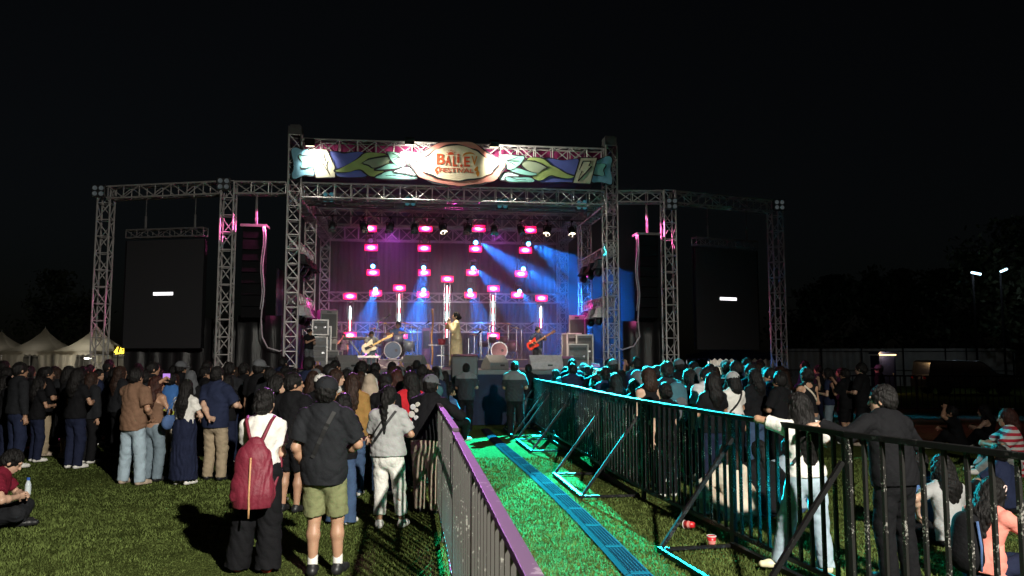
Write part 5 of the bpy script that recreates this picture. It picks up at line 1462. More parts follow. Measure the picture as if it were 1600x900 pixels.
def tent(c, w, zs, zp, label, roofm=None):
    e = empty('canopy_tent', (c[0], c[1], 0), 0.1, label, 'tent', 'white peaked tents')
    n = 8
    vs, fs = [], []
    h = w / 2
    for k in range(n + 1):                      # concave pyramid
        f = k / n; rr = h * (1 - f) ** 1.0; z = zs + (zp - zs) * (0.45 * f + 0.55 * f ** 2.6)
        rr = max(rr, 0.03)
        vs += [(-rr, -rr, z), (rr, -rr, z), (rr, rr, z), (-rr, rr, z)]
    for k in range(n):
        for q in range(4): fs.append((k * 4 + q, k * 4 + (q + 1) % 4, (k + 1) * 4 + (q + 1) % 4, (k + 1) * 4 + q))
    MB().add(vs, fs).build('roof', roofm or M_TENT, e)
    b = MB()
    for q in range(4):
        x0, y0 = [(-h, -h), (h, -h), (h, h), (-h, h)][q]; x1, y1 = [(h, -h), (h, h), (-h, h), (-h, -h)][q]
        N = 12
        for k in range(N):
            a, c_ = k / N, (k + 1) / N
            p, r_ = Vector((x0 + (x1 - x0) * a, y0 + (y1 - y0) * a, 0)), Vector((x0 + (x1 - x0) * c_, y0 + (y1 - y0) * c_, 0))
            m_ = (p + r_) / 2
            b.add([(p.x, p.y, zs), (r_.x, r_.y, zs), (r_.x, r_.y, zs - 0.16), (m_.x, m_.y, zs - 0.26), (p.x, p.y, zs - 0.16)], [(0, 1, 2, 3, 4)])
    b.build('valance', roofm or M_TENT, e)
    for x in (-h, h):
        for y in (-h, h):
            b = MB(); b.tube((x * 0.98, y * 0.98, 0), (x * 0.98, y * 0.98, zs), 0.03); b.build('pole', M_ALU, e)
    b = MB(); b.tube((0, 0, zp - 0.05), (0, 0, zp + 0.12), 0.02); b.build('finial', M_ALU, e)
    for s in (-1, 1):
        vs, fs = [], []
        for k in range(13):
            x = s * (h * 0.97) - s * k / 12 * h * 0.75; yy = -h * 0.97 + 0.04 * math.sin(k * 1.7)
            vs += [(x, yy, zs - 0.05), (x + s * 0.3 * (k / 12) ** 2, yy, 0.05)]
        for k in range(12): fs.append((2 * k, 2 * k + 1, 2 * k + 3, 2 * k + 2))
        MB().add(vs, fs).build('side_curtain', M_TENT, e, smooth=True)
    return e
tent((-29.2, 44), 3.1, 2.15, 3.25, 'white peaked tent at the very edge of the field, half out of view')
tent((-26.1, 43), 3.0, 2.15, 3.4, 'white peaked tent in the middle of the three beside the crowd')
tent((-22.7, 42), 3.0, 2.15, 3.55, 'white peaked tent with a lit opening, nearest the screen tower')
tent((9.6, 34), 3.0, 1.95, 2.5, 'dark roofed tent with pale lit curtain seen below the tree side screen', M_SKIRT)
e = empty('tent_lamp', (-22.7, 42.2, 1.75), 0, 'bright white lamp inside the tent nearest the screen tower', 'lamp')
local(e, 'tube', emis('white_lamp', (1, 0.96, 0.85), 14), lambda b: b.tube((-0.35, -0.6, 0), (0.35, -0.6, 0), 0.03)); local(e, 'holder', M_ALU, lambda b: b.box((0, -0.6, 0.05), (0.8, 0.06, 0.04)))
e = empty('tent_lamp', (8.6, 33.6, 1.6), 0, 'small white lamp inside the tent below the tree side screen', 'lamp')
local(e, 'tube', MATS['white_lamp'], lambda b: b.tube((-0.2, -0.6, 0), (0.2, -0.6, 0), 0.03)); local(e, 'holder', M_ALU, lambda b: b.box((0, -0.6, 0.05), (0.5, 0.06, 0.04)))

def hoarding(pts, h, label, gap=2.4, m=M_SHEET, post=M_BLACKM):
    P = [Vector((*p, 0)) for p in pts]
    c = sum(P, Vector()) / len(P)
    e = empty('hoarding_fence', c, 0, label, 'fence')
    sh, ra = MB(), MB()
    for a, b_ in zip(P[:-1], P[1:]):
        d = (b_ - a); L = d.length; d.normalize(); nr = Vector((d.y, -d.x, 0))
        if nr.y > 0: nr = -nr
        n = int(L / 0.19); vs = []
        for k in range(n + 1):
            w = 0.02 if k % 2 else -0.02
            p = a + d * (L * k / n) + nr * w; vs += [tuple(p), (p.x, p.y, h)]
        sh.add(vs, [(2 * k, 2 * k + 2, 2 * k + 3, 2 * k + 1) for k in range(n)])
        for k in range(int(L / gap) + 1):
            p = a + d * (k * gap) + nr * 0.08; po = MB(); po.bar(p, p + Vector((0, 0, h + 0.05)), 0.06); po.build('post', post, e, off=c)
        for z in (h * 0.42, h - 0.18): ra.bar(a + nr * 0.05 + Vector((0, 0, z)), b_ + nr * 0.05 + Vector((0, 0, z)), 0.04)
    sh.build('corrugated_sheets', m, e, off=c); ra.build('rails', post, e, off=c)
hoarding([(-38, 47.5), (-17.5, 44)], 1.95, 'pale panel fence behind the tents and the crowd', m=M_WALLW)
hoarding([(17.5, 50), (28, 47.5), (36, 43)], 2.35, 'tall corrugated hoarding behind the parked car', m=M_SHEET)
# yellow lit sign
p = at(192, 547, 40)
e = empty('lit_sign', p, 0, 'small glowing yellow script sign beyond the fence near the tents', 'sign')
E_YEL = emis('yellow_neon', (1.0, 0.72, 0.06), 3.0)
local(e, 'glowing_script', E_YEL, lambda b: [b.path([(-0.42, 0, -0.12), (-0.28, 0, 0.15), (-0.34, 0, -0.2), (-0.15, 0, -0.16), (-0.12, 0, 0.1), (-0.02, 0, -0.18)], 0.05), b.path([(-0.05, 0, 0.1), (0.15, 0, 0.16), (0.4, 0, 0.12), (0.42, 0, -0.1)], 0.055), b.path([(0.1, 0, 0.1), (0.06, 0, -0.18)], 0.05), b.path([(0.3, 0, 0.1), (0.26, 0, -0.2)], 0.045)], True)
local(e, 'sign_frame', M_BLACKM, lambda b: [b.tube((-0.3, 0.1, -1.6), (-0.3, 0.1, 0.1), 0.03), b.tube((0.3, 0.1, -1.6), (0.3, 0.1, 0.1), 0.03), b.box((0, 0.1, 0), (1.0, 0.05, 0.4))])
# portable toilet with lit roof edge
p = at(1381, 600, 40.0)
e = empty('portable_toilet', (p.x, 40.0, 0), 0, 'dark blue portable toilet with a lit strip under its roof', 'portable toilet')
M_TOI = mat('toilet_blue', (0.02, 0.03, 0.11), 0.4)
local(e, 'cabin', M_TOI, lambda b: b.box((0, 0, 0.95), (0.85, 1.0, 1.9)), bevel=0.03)
local(e, 'roof', M_TOI, lambda b: b.prism([(-0.5, 0), (0.5, 0), (0.4, 0.12), (-0.4, 0.12)], 1.1, (0, -0.55, 1.98), (1, 0, 0), (0, 0, 1), (0, 1, 0)))
dr = local(e, 'door', mat('toilet_door', (0.03, 0.04, 0.14), 0.4), lambda b: b.box((0, -0.51, 0.92), (0.66, 0.03, 1.75)), bevel=0.01)
local(e, 'handle', M_ALU, lambda b: b.box((0.26, -0.54, 0.95), (0.04, 0.03, 0.14)), parent=dr)
local(e, 'lamp_strip', emis('orange_strip', (1.0, 0.6, 0.25), 5.0), lambda b: b.tube((-0.42, -0.54, 1.94), (0.42, -0.54, 1.94), 0.03))
# parked car
def car():
    p = at(1505, 585, 38.0)
    e = empty('parked_car', (p.x, 38.0, 0), 0.0, 'dark estate car parked behind the far fence panels', 'car')
    body = [(-2.2, 0.35), (-2.22, 0.75), (-2.12, 0.98), (-2.0, 1.62), (-1.85, 1.68), (0.3, 1.66), (0.55, 1.58), (1.15, 1.08), (2.0, 0.95), (2.22, 0.75), (2.25, 0.35)]
    M_CAR = mat('car_paint', (0.03, 0.032, 0.036), 0.25, 0.4, coat=0.6)
    local(e, 'body', M_CAR, lambda b: b.prism(body, 1.7, (0, -0.85, 0), (1, 0, 0), (0, 0, 1), (0, 1, 0)), bevel=0.06)
    M_GL = mat('car_glass', (0.01, 0.012, 0.014), 0.08)
    for pts in ([(-1.95, 1.08), (-1.88, 1.55), (-1.1, 1.56), (-1.1, 1.06)], [(-1.0, 1.06), (-1.0, 1.56), (-0.15, 1.55), (-0.15, 1.05)], [(-0.05, 1.05), (-0.05, 1.55), (0.35, 1.52), (0.85, 1.06)]):
        local(e, 'window', M_GL, lambda b: b.prism(pts, 0.02, (0, -0.868, 0), (1, 0, 0), (0, 0, 1), (0, 1, 0)))
    for x in (-1.4, 1.42):
        for y in (-0.80, 0.80):
            w = local(e, 'wheel', M_BLACK, lambda b: b.lathe([(0.2, -0.1), (0.33, -0.1), (0.34, 0), (0.33, 0.1), (0.2, 0.1)], 20, (x, y, 0.34), Matrix.Rotation(PI / 2, 3, 'X')), True)
            local(e, 'rim', M_ALU, lambda b: b.lathe([(0.001, -0.08), (0.2, -0.1), (0.2, 0.1), (0.001, 0.08)], 14, (x, y, 0.34), Matrix.Rotation(PI / 2, 3, 'X')), parent=w)
    for y in (-0.6, 0.6):
        local(e, 'tail_light', mat('tail_red', (0.3, 0.01, 0.01), 0.2), lambda b: b.box((-2.2, y, 0.85), (0.06, 0.25, 0.16)))
        local(e, 'headlight', M_PET, lambda b: b.box((2.2, y, 0.75), (0.06, 0.3, 0.14)))
car()
# lamps on a mast between the trees
for (u, v, lab, w) in ((1520, 428, 'small blue white lamp glowing among the dark trees', 0.5), (1563, 427, 'pair of faint lamps glowing at the edge of the dark trees', 0.35)):
    p = at(u, v, 41)
    e = empty('tree_lamp', (p.x, p.y, 0), 0, lab, 'lamp')
    local(e, 'mast', M_ARRAY, lambda b: b.tube((0, 0, 0), (0, 0, p.z), 0.06))
    local(e, 'lamp', emis('blue_white_lamp', (0.5, 0.8, 1.0), 4.0), lambda b: b.bar((-w / 2, -0.3, p.z + 0.05), (w / 2, -0.3, p.z - 0.05 + (0.25 if w < 0.4 else 0)), 0.10))

# dark trees
M_LEAF = mat('foliage', (0.035, 0.05, 0.022), 0.7, var=0.5, scale=1.5)
M_BARK = mat('bark', (0.06, 0.045, 0.03), 0.9, var=0.3)
def tree(u, vtop, y, wid, label, seed, conic=False):
    p = at(u, vtop, y); H = p.z
    r = np.random.default_rng(seed)
    e = empty('tree', (p.x, y, 0), 0, label, 'tree', 'dark trees beyond the hoarding')
    b = MB(); b.tube((0, 0, 0), (0.1, 0, H * 0.55), 0.28, 8, 0.13)
    for k in range(7):
        a = k * 2.4; b.tube((0.05, 0, H * (0.25 + 0.05 * k)), (wid * 0.4 * math.cos(a), wid * 0.4 * math.sin(a), H * (0.45 + 0.06 * k)), 0.09, 6, 0.03)
    b.build('trunk', M_BARK, e)
    ncl = 46
    C = []
    for k in range(ncl):
        f = r.random() ** 0.8; z = H * (0.22 + 0.76 * f)
        rad = wid * 0.5 * ((1 - f) ** 0.6 if conic else math.sqrt(max(0.05, 1 - (2 * f - 0.9) ** 2))) * math.sqrt(r.random())
        a = r.random() * 6.28; C.append((rad * math.cos(a), rad * math.sin(a), z))
    n = 2600
    C = np.array(C)[r.integers(0, ncl, n)] + r.normal(0, 1, (n, 3)) * np.array([0.11, 0.11, 0.085]) * wid * 0.75
    C[:, 2] = np.clip(C[:, 2], 0.6, H)
    sz = 0.10 + 0.16 * r.random(n)
    A = unit3(r.normal(0, 1, (n, 3))); B = unit3(np.cross(A, r.normal(0, 1, (n, 3))))
    V = np.stack([C - A * sz[:, None], C + B * sz[:, None] * 0.5, C + A * sz[:, None], C - B * sz[:, None] * 0.5], 1).reshape(-1, 3)
    mesh_np('crown', V, np.arange(4 * n).reshape(n, 4), M_LEAF, e, smooth=False)
def unit3(v): return v / np.linalg.norm(v, axis=1, keepdims=True)
TREES = [(1258, 455, 52, 4.5, False, 'low dark tree next to the outer screen tower'), (1302, 432, 55, 5.5, False, 'dark bushy tree behind the toilet, second from the screen tower'),
         (1362, 418, 56, 4.2, True, 'dark pointed tree behind the toilet roof'), (1408, 422, 56, 4.2, True, 'dark narrow tree left of the wide tree mass'),
         (1470, 425, 54, 6.5, False, 'wide dark tree above the rear of the parked car'), (1524, 400, 50, 6.0, False, 'dark feathery tree around the glowing lamp'),
         (1580, 345, 46, 7.5, False, 'tallest dark tree at the edge of the field'), (1630, 370, 44, 6.0, False, 'tall dark tree partly cut off at the edge of view')]
for i, (u, v, y, w, c, lab) in enumerate(TREES): tree(u, v, y, w, lab, 40 + i, c)
tree(95, 425, 60, 6.0, 'dark tree rising behind the white peaked tents', 63)
# ------------------------------------------------------------------ people near the camera
def face(p, tx, ty): return -math.atan2(tx - p[0], ty - p[1])
def hero(u, v, vtop, label, turn=None, rz=0.0, **k):
    g = v if isinstance(v, Vector) else ground(u, v)
    H = at(u, vtop, g.y).z - 0.015
    kw = dict(vox=0.008 if g.y < 9 else 0.011 if g.y < 13.5 else 0.014)
    kw.update(k)
    if g.y < 9: kw.setdefault('bodyvox', 0.006)
    r = face(g, *turn) if turn else rz
    o = make_person(label, H=H, loc=(g.x, g.y), rz=r, **kw)
    OCC.append((g.x, g.y))
    return o
OCC = []
def bar_x(y):
    for (x0, y0), (x1, y1) in zip(RP[:-1], RP[1:]):
        if y1 <= y <= y0: return x0 + (x1 - x0) * (y - y0) / (y1 - y0)
    return RP[0][0]
def behind_bar(u, gap=0.36):
    y = 20.0
    while y > 4 and (u - 800) / FPX * y > bar_x(y) + gap: y -= 0.02
    lo = None
    y = 4.0
    while y < 20 and (u - 800) / FPX * y > bar_x(y) + gap: y += 0.02
    # along this sight line the ground beyond the barrier starts where the line crosses it
    y = 3.0
    best = None
    for k in range(900):
        y = 3.0 + k * 0.02
        if (u - 800) / FPX * y >= bar_x(y) + gap: best = y; break
    return Vector(((u - 800) / FPX * best, best, 0))
def zsplit(name, lo, hi, z, stripes=None):
    m, nt, b = _nt(name); N, L = nt.nodes, nt.links
    tc = N.new('ShaderNodeTexCoord'); sp = N.new('ShaderNodeSeparateXYZ'); L.new(tc.outputs['Object'], sp.inputs[0])
    if stripes:
        w = N.new('ShaderNodeMath'); w.operation = 'FRACT'; ml = N.new('ShaderNodeMath'); ml.operation = 'MULTIPLY'; ml.inputs[1].default_value = stripes
        L.new(sp.outputs['Z'], ml.inputs[0]); L.new(ml.outputs[0], w.inputs[0]); gt = N.new('ShaderNodeMath'); gt.operation = 'GREATER_THAN'; gt.inputs[1].default_value = 0.5; L.new(w.outputs[0], gt.inputs[0])
    else:
        gt = N.new('ShaderNodeMath'); gt.operation = 'GREATER_THAN'; gt.inputs[1].default_value = z; L.new(sp.outputs['Z'], gt.inputs[0])
    mx = N.new('ShaderNodeMix'); mx.data_type = 'RGBA'; mx.inputs[6].default_value = (*lo, 1); mx.inputs[7].default_value = (*hi, 1)
    L.new(gt.outputs[0], mx.inputs[0]); L.new(mx.outputs[2], b.inputs['Base Color']); b.inputs['Roughness'].default_value = 0.85
    return m
from mathutils.bvhtree import BVHTree
def strap(root, s_top, s_hip, m=STRAPM, r=0.014, z1=1.40, z0=0.92, xs=0.11, xh=0.18):
    """band lying on the back of the shirt from a shoulder down to the other side"""
    q = root_J[root.name]['q']
    sh = [c for c in root.children if c.name.split('.')[0] in ('t_shirt', 'shirt', 'hoodie', 'tank_top', 'jacket', 'blouse')][0]
    T = BVHTree.FromPolygons([v.co[:] for v in sh.data.vertices], [p.vertices[:] for p in sh.data.polygons])
    pts = []
    for k in range(17):
        f = k / 16
        x, z = (s_top * xs * (1 - f) + s_hip * xh * f) * q, (z1 + (z0 - z1) * f) * q
        h = T.ray_cast(Vector((x, -1.0, z)), Vector((0, 1, 0)))
        if h[0] is None: continue
        pts.append(h[0] + h[1] * 0.004)
    vs, fs = [], []
    n = len(pts)
    for i, p in enumerate(pts):
        t = (pts[min(i + 1, n - 1)] - pts[max(i - 1, 0)]).normalized()
        nr = Vector((0, -1, 0)); nr = (nr - t * nr.dot(t)).normalized(); lt = t.cross(nr)
        vs += [p + lt * r - nr * 0.01, p + lt * r + nr * 0.006, p - lt * r + nr * 0.006, p - lt * r - nr * 0.01]
    for i in range(n - 1):
        for j in range(4): fs.append((i * 4 + j, i * 4 + (j + 1) % 4, i * 4 + 4 + (j + 1) % 4, i * 4 + 4 + j))
    fs += [(0, 1, 2, 3), (4 * n - 1, 4 * n - 2, 4 * n - 3, 4 * n - 4)]
    return MB().add(vs, fs).build('bag_strap', m, root)
def sdf_obj(name, prims, vox, m, parent, **k):
    V, F = sdf_mesh(prims, vox, **k); return mesh_np(name, V, F, m, parent)
def held(name, root, label, cat, local_pos, rz=0.0):
    """a thing carried by a person: stands on its own beside the person's frame"""
    q = root_J[root.name]['q']
    M = Matrix.Translation(root.location) @ Matrix.Rotation(root.rotation_euler.z, 4, 'Z')
    p = M @ (Vector(local_pos) * q)
    return empty(name, p, root.rotation_euler.z + rz, label, cat)
E_PHONE = emis('phone_glow', (0.62, 0.30, 0.95), 0.9)
def phone(root, pos, label, tilt=0.0):
    e = held('phone', root, label, 'phone', pos)
    R = Matrix.Rotation(tilt, 3, 'X')
    b = MB(); b.box((0, 0, 0), (0.15, 0.010, 0.076), R=R); b.build('case', M_BLACK, e, bevel=0.003)
    b = MB(); b.box((0, -0.0065, 0), (0.138, 0.003, 0.068), R=R); b.build('screen', E_PHONE, e)
STG = (-2.0, 22.0)
ARMX = dict(handR=(-0.10, 0.20, 1.06), handL=(0.11, 0.22, 1.04), elbowR=(1, -0.35, -0.3), elbowL=(-1, -0.35, -0.3), curlR=0.8, curlL=0.8)
PHONE = dict(handR=(0.10, 0.34, 1.42), handL=(-0.06, 0.30, 1.30), elbowR=(0.5, -0.2, -1), elbowL=(-0.5, -0.2, -1), curlR=0.9, curlL=0.9)
LOWPHONE = dict(handR=(0.10, 0.26, 1.12), handL=(-0.08, 0.26, 1.10), elbowR=(0.7, -0.5, -0.5), elbowL=(-0.7, -0.5, -0.5), curlR=0.8, curlL=0.8)
def P(*ds, **k):
    o = {}
    for d in ds: o.update(d)
    o.update(k); return o

# --- near left
o = hero(503, 898, 589, 'man in black t-shirt, black cap and olive shorts, hand in pocket, nearest the camera', rz=-0.06, hair='short', cap_=CL['charcoal'], top=('charcoal', 'loose'), bottom=('olive', 'shorts'), shoes='black', socks=True, skin=0, bulk=1.0,
         pose=P(handL=(-0.195, 0.07, 0.90), elbowL=(-0.5, -1, 0), handR=(0.10, 0.22, 1.02), elbowR=(1, -0.3, -0.4), footR=(0.13, 0.03, 0), footL=(-0.08, -0.02, 0), curlL=1.2, head=(0.05, 0.02, 0.02)), hem=-0.15)
strap(o, 0.95, -0.35, z1=1.41, z0=1.02, r=0.018)
b = MB(); q_ = root_J[o.name]['q']; wr = root_J[o.name]['wrL']; b.lathe([(0.032, -0.012), (0.036, -0.012), (0.036, 0.012), (0.032, 0.012), (0.032, -0.012)], 14, tuple(wr + V3(0, 0, 0.01)), caps=False); b.build('wristband', STRAPM, o, smooth=True)
o = hero(402, 893, 607, 'woman with dark hair bun in white t-shirt and wide black trousers, carrying the maroon backpack', rz=0.08, fem=True, hair='bun', top=('white', 'tee'), bottom=('black', 'wide'), shoes='red', skin=1, tuck=True, hem=-0.02, bulk=1.02,
         pose=P(ARMX, footL=(-0.19, 0.04, 0), footR=(0.10, -0.02, 0), head=(-0.25, 0.0, 0.03), side=0.03, handL=(0.05, 0.16, 1.02), handR=(-0.02, 0.18, 1.02), elbowL=(-1, -0.1, -0.5)))
L2 = o; H_ = root_J[o.name]['q']
bp = held('backpack', o, 'maroon drawstring backpack on the back of the woman in the white t-shirt', 'backpack', (0, 0, 0))
M_BAG = mat('maroon_canvas', (0.17, 0.014, 0.032), 0.6, var=0.12, scale=12, bump=0.3, bscale=40)
sdf_obj('bag_body', [cap(V3(-0.01, -0.235, 0.76) * H_, V3(-0.01, -0.215, 1.06) * H_, 0.190 * H_, 0.160 * H_, sq=(V3(0, 1, 0), 1.75)), cap(V3(-0.01, -0.225, 0.70) * H_, V3(-0.01, -0.225, 0.76) * H_, 0.17 * H_, 0.19 * H_, sq=(V3(0, 1, 0), 1.7)),
        cap(V3(-0.01, -0.205, 1.08) * H_, V3(0, -0.19, 1.20) * H_, 0.14 * H_, 0.075 * H_, sq=(V3(0, 1, 0), 1.5))], 0.007, M_BAG, bp, noise=wr_noise(77, 0.0035, True), cuts=[((0, 0, 0.635 * H_), V3(0, 0, -1))])
for s in (-1, 1):
    child_tube(bp, 'strap', [V3(s * 0.03, -0.19, 1.18) * H_, V3(s * 0.075, -0.155, 1.30) * H_, V3(s * 0.115, -0.10, 1.415) * H_, V3(s * 0.125, -0.02, 1.45) * H_, V3(s * 0.135, 0.09, 1.38) * H_, V3(s * 0.16, 0.13, 1.2) * H_, V3(s * 0.19, 0.02, 0.98) * H_, V3(s * 0.15, -0.17, 0.74) * H_], 0.017 * H_, M_BAG)
child_tube(bp, 'zip_cord', [V3(-0.01, -0.325, 1.10) * H_, V3(-0.01, -0.342, 0.95) * H_, V3(-0.012, -0.352, 0.76) * H_, V3(-0.01, -0.345, 0.64) * H_, V3(-0.012, -0.345, 0.56) * H_], 0.009, mat('tan_cord', (0.50, 0.27, 0.13), 0.6))
child_tube(bp, 'handle_loop', [V3(-0.035, -0.20, 1.18) * H_, V3(-0.03, -0.20, 1.235) * H_, V3(0.02, -0.20, 1.235) * H_, V3(0.03, -0.20, 1.18) * H_], 0.012, M_BAG)
o = hero(605, 825, 603, 'woman with long ponytail in grey t-shirt and cropped white trousers, black bag strap', rz=-0.1, fem=True, hair='pony', hairlen=0.42, top=('grey', 'loose'), bottom=('white', 'crop'), shoes='white', skin=0, bulk=1.08, hem=-0.06,
         pose=P(LOWPHONE, footL=(-0.10, 0.0, 0), footR=(0.17, 0.05, 0), side=-0.02, head=(-0.15, -0.05, 0), handR=(0.14, 0.24, 1.1)))
strap(o, 0.95, -1.0, z1=1.41, z0=1.0); strap(o, 0.2, -0.9, z1=1.40, z0=1.14, r=0.008)
o = hero(668, 800, 583, 'man in dark cap and patched black vest leaning on the barrier end', rz=-0.25, hair='short', cap_=CL['dgrey'], top=('black', 'long'), bottom=('beige', 'straight'), shoes='black', skin=0, bulk=1.05,
         pose=P(lean=0.30, pelvis=(0, -0.1, 0.93), handR=(0.30, 0.36, 1.18), handL=(0.0, 0.38, 1.18), elbowR=(1, -0.3, -0.6), footR=(0.12, -0.05, 0)))
q_ = root_J[o.name]['q']
M_PATCH = mat('patch_white', (0.6, 0.58, 0.52), 0.7)
for k, (x, z, rr) in enumerate(((-0.16, 1.30, 0.035), (-0.165, 1.21, 0.04), (-0.17, 1.10, 0.035), (-0.10, 1.33, 0.03), (-0.10, 1.17, 0.03), (-0.11, 1.26, 0.025))):
    b = MB(); yb = -0.205 + (z - 1.0) * 0.30
    b.lathe([(0.001, 0), (rr, 0), (rr, 0.012), (0.001, 0.014)], 14, V3(x, yb, z) * q_, Matrix.Rotation(PI / 2 + 0.25, 3, 'X') ); b.build('patch', M_PATCH if k % 2 else CL['lgrey'], o)
o = hero(533, 818, 614, 'long haired woman in flared blue jeans half behind the man in olive shorts', fem=True, rz=-0.3, hair='long', hairlen=0.36, top=('black', 'tee'), bottom=('denim', 'flare'), shoes='white', skin=1, pose=P(LOWPHONE))
hero(452, 800, 583, 'man in black t-shirt looking sideways behind the woman with the maroon backpack', rz=-0.3, hair='short', top=('black', 'loose'), bottom=('black', 'shorts'), shoes='black', skin=0, pose=P(head=(-0.8, 0, 0)))
hero(548, 775, 583, 'woman with long straight brown hair in a mustard jacket and jeans', fem=True, hair='long', hairlen=0.46, hairc='brown', top=('mustard', 'jacket'), bottom=('denim', 'straight'), skin=1)
hero(600, 772, 583, 'woman with black updo and black top beside the mustard jacket', fem=True, hair='bun', top=('black', 'tee'), bottom=('denim', 'straight'), skin=0)
hero(575, 745, 585, 'woman wearing a beige headscarf among the dark heads', fem=True, hair='hijab', hairc='beige', top=('cream', 'long'), bottom=('grey', 'straight'))
o = hero(563, 722, 564, 'man in white jersey with dark red letters on the back in the crowd', hair='short', top=('white', 'loose'), bottom=('black', 'shorts'), skin=0)
q_ = root_J[o.name]['q']
text_mesh('lettering', 'LLS', 0.15, mat('letter_maroon', (0.22, 0.02, 0.03), 0.7), o, (0.11 * q_, -0.205 * q_, 1.28 * q_), (PI / 2, 0, 0), 0.01, 0.006)
hero(425, 782, 586, 'woman in olive headscarf turned to show her face, behind the bun of dark hair', fem=True, rz=-1.1, hair='long', hairlen=0.3, top=('olive', 'long'), bottom=('black', 'straight'), skin=1, pose=P(head=(-0.3, 0, 0)))
hero(640, 765, 580, 'woman with long black hair and red scarf, turned to the left near the capped man', fem=True, rz=0.6, hair='long', hairlen=0.4, top=('red', 'tee'), bottom=('black', 'straight'), skin=1, pose=P(head=(0.4, 0, 0)))
hero(618, 755, 578, 'woman with long reddish brown hair in the crowd beside the capped man', fem=True, hair='long', hairlen=0.4, hairc='auburn', top=('dgrey', 'long'), bottom=('black', 'straight'))
hero(497, 770, 585, 'man in white cap and black shirt behind the large black cap', hair='short', cap_=CL['white'], top=('black', 'tee'), bottom=('black', 'straight'))
hero(520, 752, 577, 'woman with pale cardigan and brown hair looking back over her shoulder', fem=True, rz=-1.5, hair='bob', hairc='brown', top=('white', 'long'), bottom=('denim', 'straight'), skin=1)
# --- group on the left
o = hero(204, 757, 575, 'man in brown t-shirt and pale blue jeans filming with a phone', turn=STG, hair='short', top=('brown', 'loose'), bottom=('ldenim', 'straight'), shoes='tan', skin=0, bulk=1.0, pose=P(PHONE, footL=(-0.17, 0.02, 0), footR=(0.17, 0.0, 0), handL=(0.16, 0.34, 1.50), handR=(0.20, 0.15, 0.98), elbowL=(-0.2, 0.2, -1)))
phone(o, (0.18, 0.44, 1.59), 'phone with purple lit screen held up by the man in brown t-shirt')
hero(237, 752, 588, 'woman in brown open backed top and grey blue jeans beside the man in brown', turn=STG, fem=True, hair='long', hairc='auburn', hairlen=0.34, top=('brown', 'tank'), bottom=('gdenim', 'straight'), shoes='black', skin=0, pose=P(LOWPHONE, head=(-0.4, 0, 0)))
o = hero(285, 757, 593, 'woman with long black hair, white top and long dark denim skirt', turn=STG, fem=True, hair='long', hairlen=0.46, top=('white', 'tee'), bottom=('ddenim', 'longskirt'), shoes='white', skin=1, tuck=True, pose=P(LOWPHONE, head=(0.2, 0, 0)))
e = held('shoulder_bag', o, 'blue cloth shoulder bag carried by the woman in the denim skirt', 'bag', (-0.26, -0.02, 1.08))
sdf_obj('bag_body', [cap((-0.0, -0.06, -0.06), (0.0, 0.10, -0.06), 0.11, 0.10, sq=(V3(1, 0, 0), 1.6))], 0.010, CL['blue'], e); child_tube(e, 'strap', [(0, -0.08, 0.02), (0.05, -0.10, 0.18), (0.12, -0.04, 0.30), (0.06, 0.10, 0.2), (0, 0.1, 0.02)], 0.012, CL['blue'])
hero(333, 750, 573, 'man in navy polo shirt and khaki trousers, one arm folded behind his back', turn=STG, hair='short', top=('navy', 'loose'), bottom=('khaki', 'straight'), shoes='black', skin=1, bulk=1.08, pose=P(handL=(0.04, -0.22, 0.96), elbowL=(-1, -0.5, 0), handR=(0.10, 0.24, 1.1), elbowR=(1, -0.3, -0.5), hdirL=(1, -0.1, -0.25), palmL=(0, -1, 0.2), footR=(0.13, 0, 0)))
hero(293, 720, 580, 'woman in grey headscarf just behind the denim skirt', fem=True, hair='hijab', hairc='dgrey', top=('black', 'long'), bottom=('black', 'straight'))
hero(262, 728, 583, 'person in blue and yellow top half hidden between the jeans and the denim skirt', hair='short', top=(zsplit('cloth_yellow_blue', (0.35, 0.40, 0.05), (0.03, 0.12, 0.35), 0.98), 'loose'), bottom=('cream', 'straight'))
hero(100, 716, 572, 'woman in dark knee length dress with bare calves in the dim crowd', turn=STG, fem=True, bulk=1.12, hair='bob', top=('black', 'tee'), bottom=('black', 'dress'), shoes='tan', skin=0, pose=P(LOWPHONE, head=(-0.6, 0, 0)))
hero(65, 712, 573, 'man in black shirt and khaki trousers in the dim crowd', turn=STG, hair='short', top=('black', 'loose'), bottom=('khaki', 'straight'), shoes='tan', pose=P(LOWPHONE))
hero(148, 695, 577, 'person in dark clothes with a pale cloth tied at the waist', turn=STG, hair='short', top=('navy', 'long'), bottom=('black', 'straight'), shoes='white', pose=P(head=(-0.8, 0, 0)))
g = ground(150, 695); o = OCC and None
e = empty('waist_cloth', (g.x + 0.02, g.y - 0.18, 0.80), 0, 'pale cloth hanging at the waist of the person in dark clothes', 'cloth')
sdf_obj('cloth', [cap((0, 0, 0.1), (0.02, 0, -0.22), 0.13, 0.09, sq=(V3(0, 1, 0), 2.2))], 0.012, CL['cream'], e, noise=wr_noise(9, 0.012, True))
hero(172, 700, 575, 'tall person in black top with white shoes beside the man in brown', turn=STG, hair='short', top=('black', 'loose'), bottom=('black', 'straight'), shoes='white')
hero(112, 690, 578, 'woman with a pink bag strap and dark clothes in the dim crowd', turn=STG, fem=True, hair='pony', top=('maroon', 'long'), bottom=('black', 'straight'), shoes='white')
hero(2, 716, 574, 'man in black t-shirt and dark green shorts cut by the edge of the picture', turn=(0, 22), hair='short', top=('black', 'loose'), bottom=('green', 'shorts'), shoes='black', skin=1, bulk=1.1)
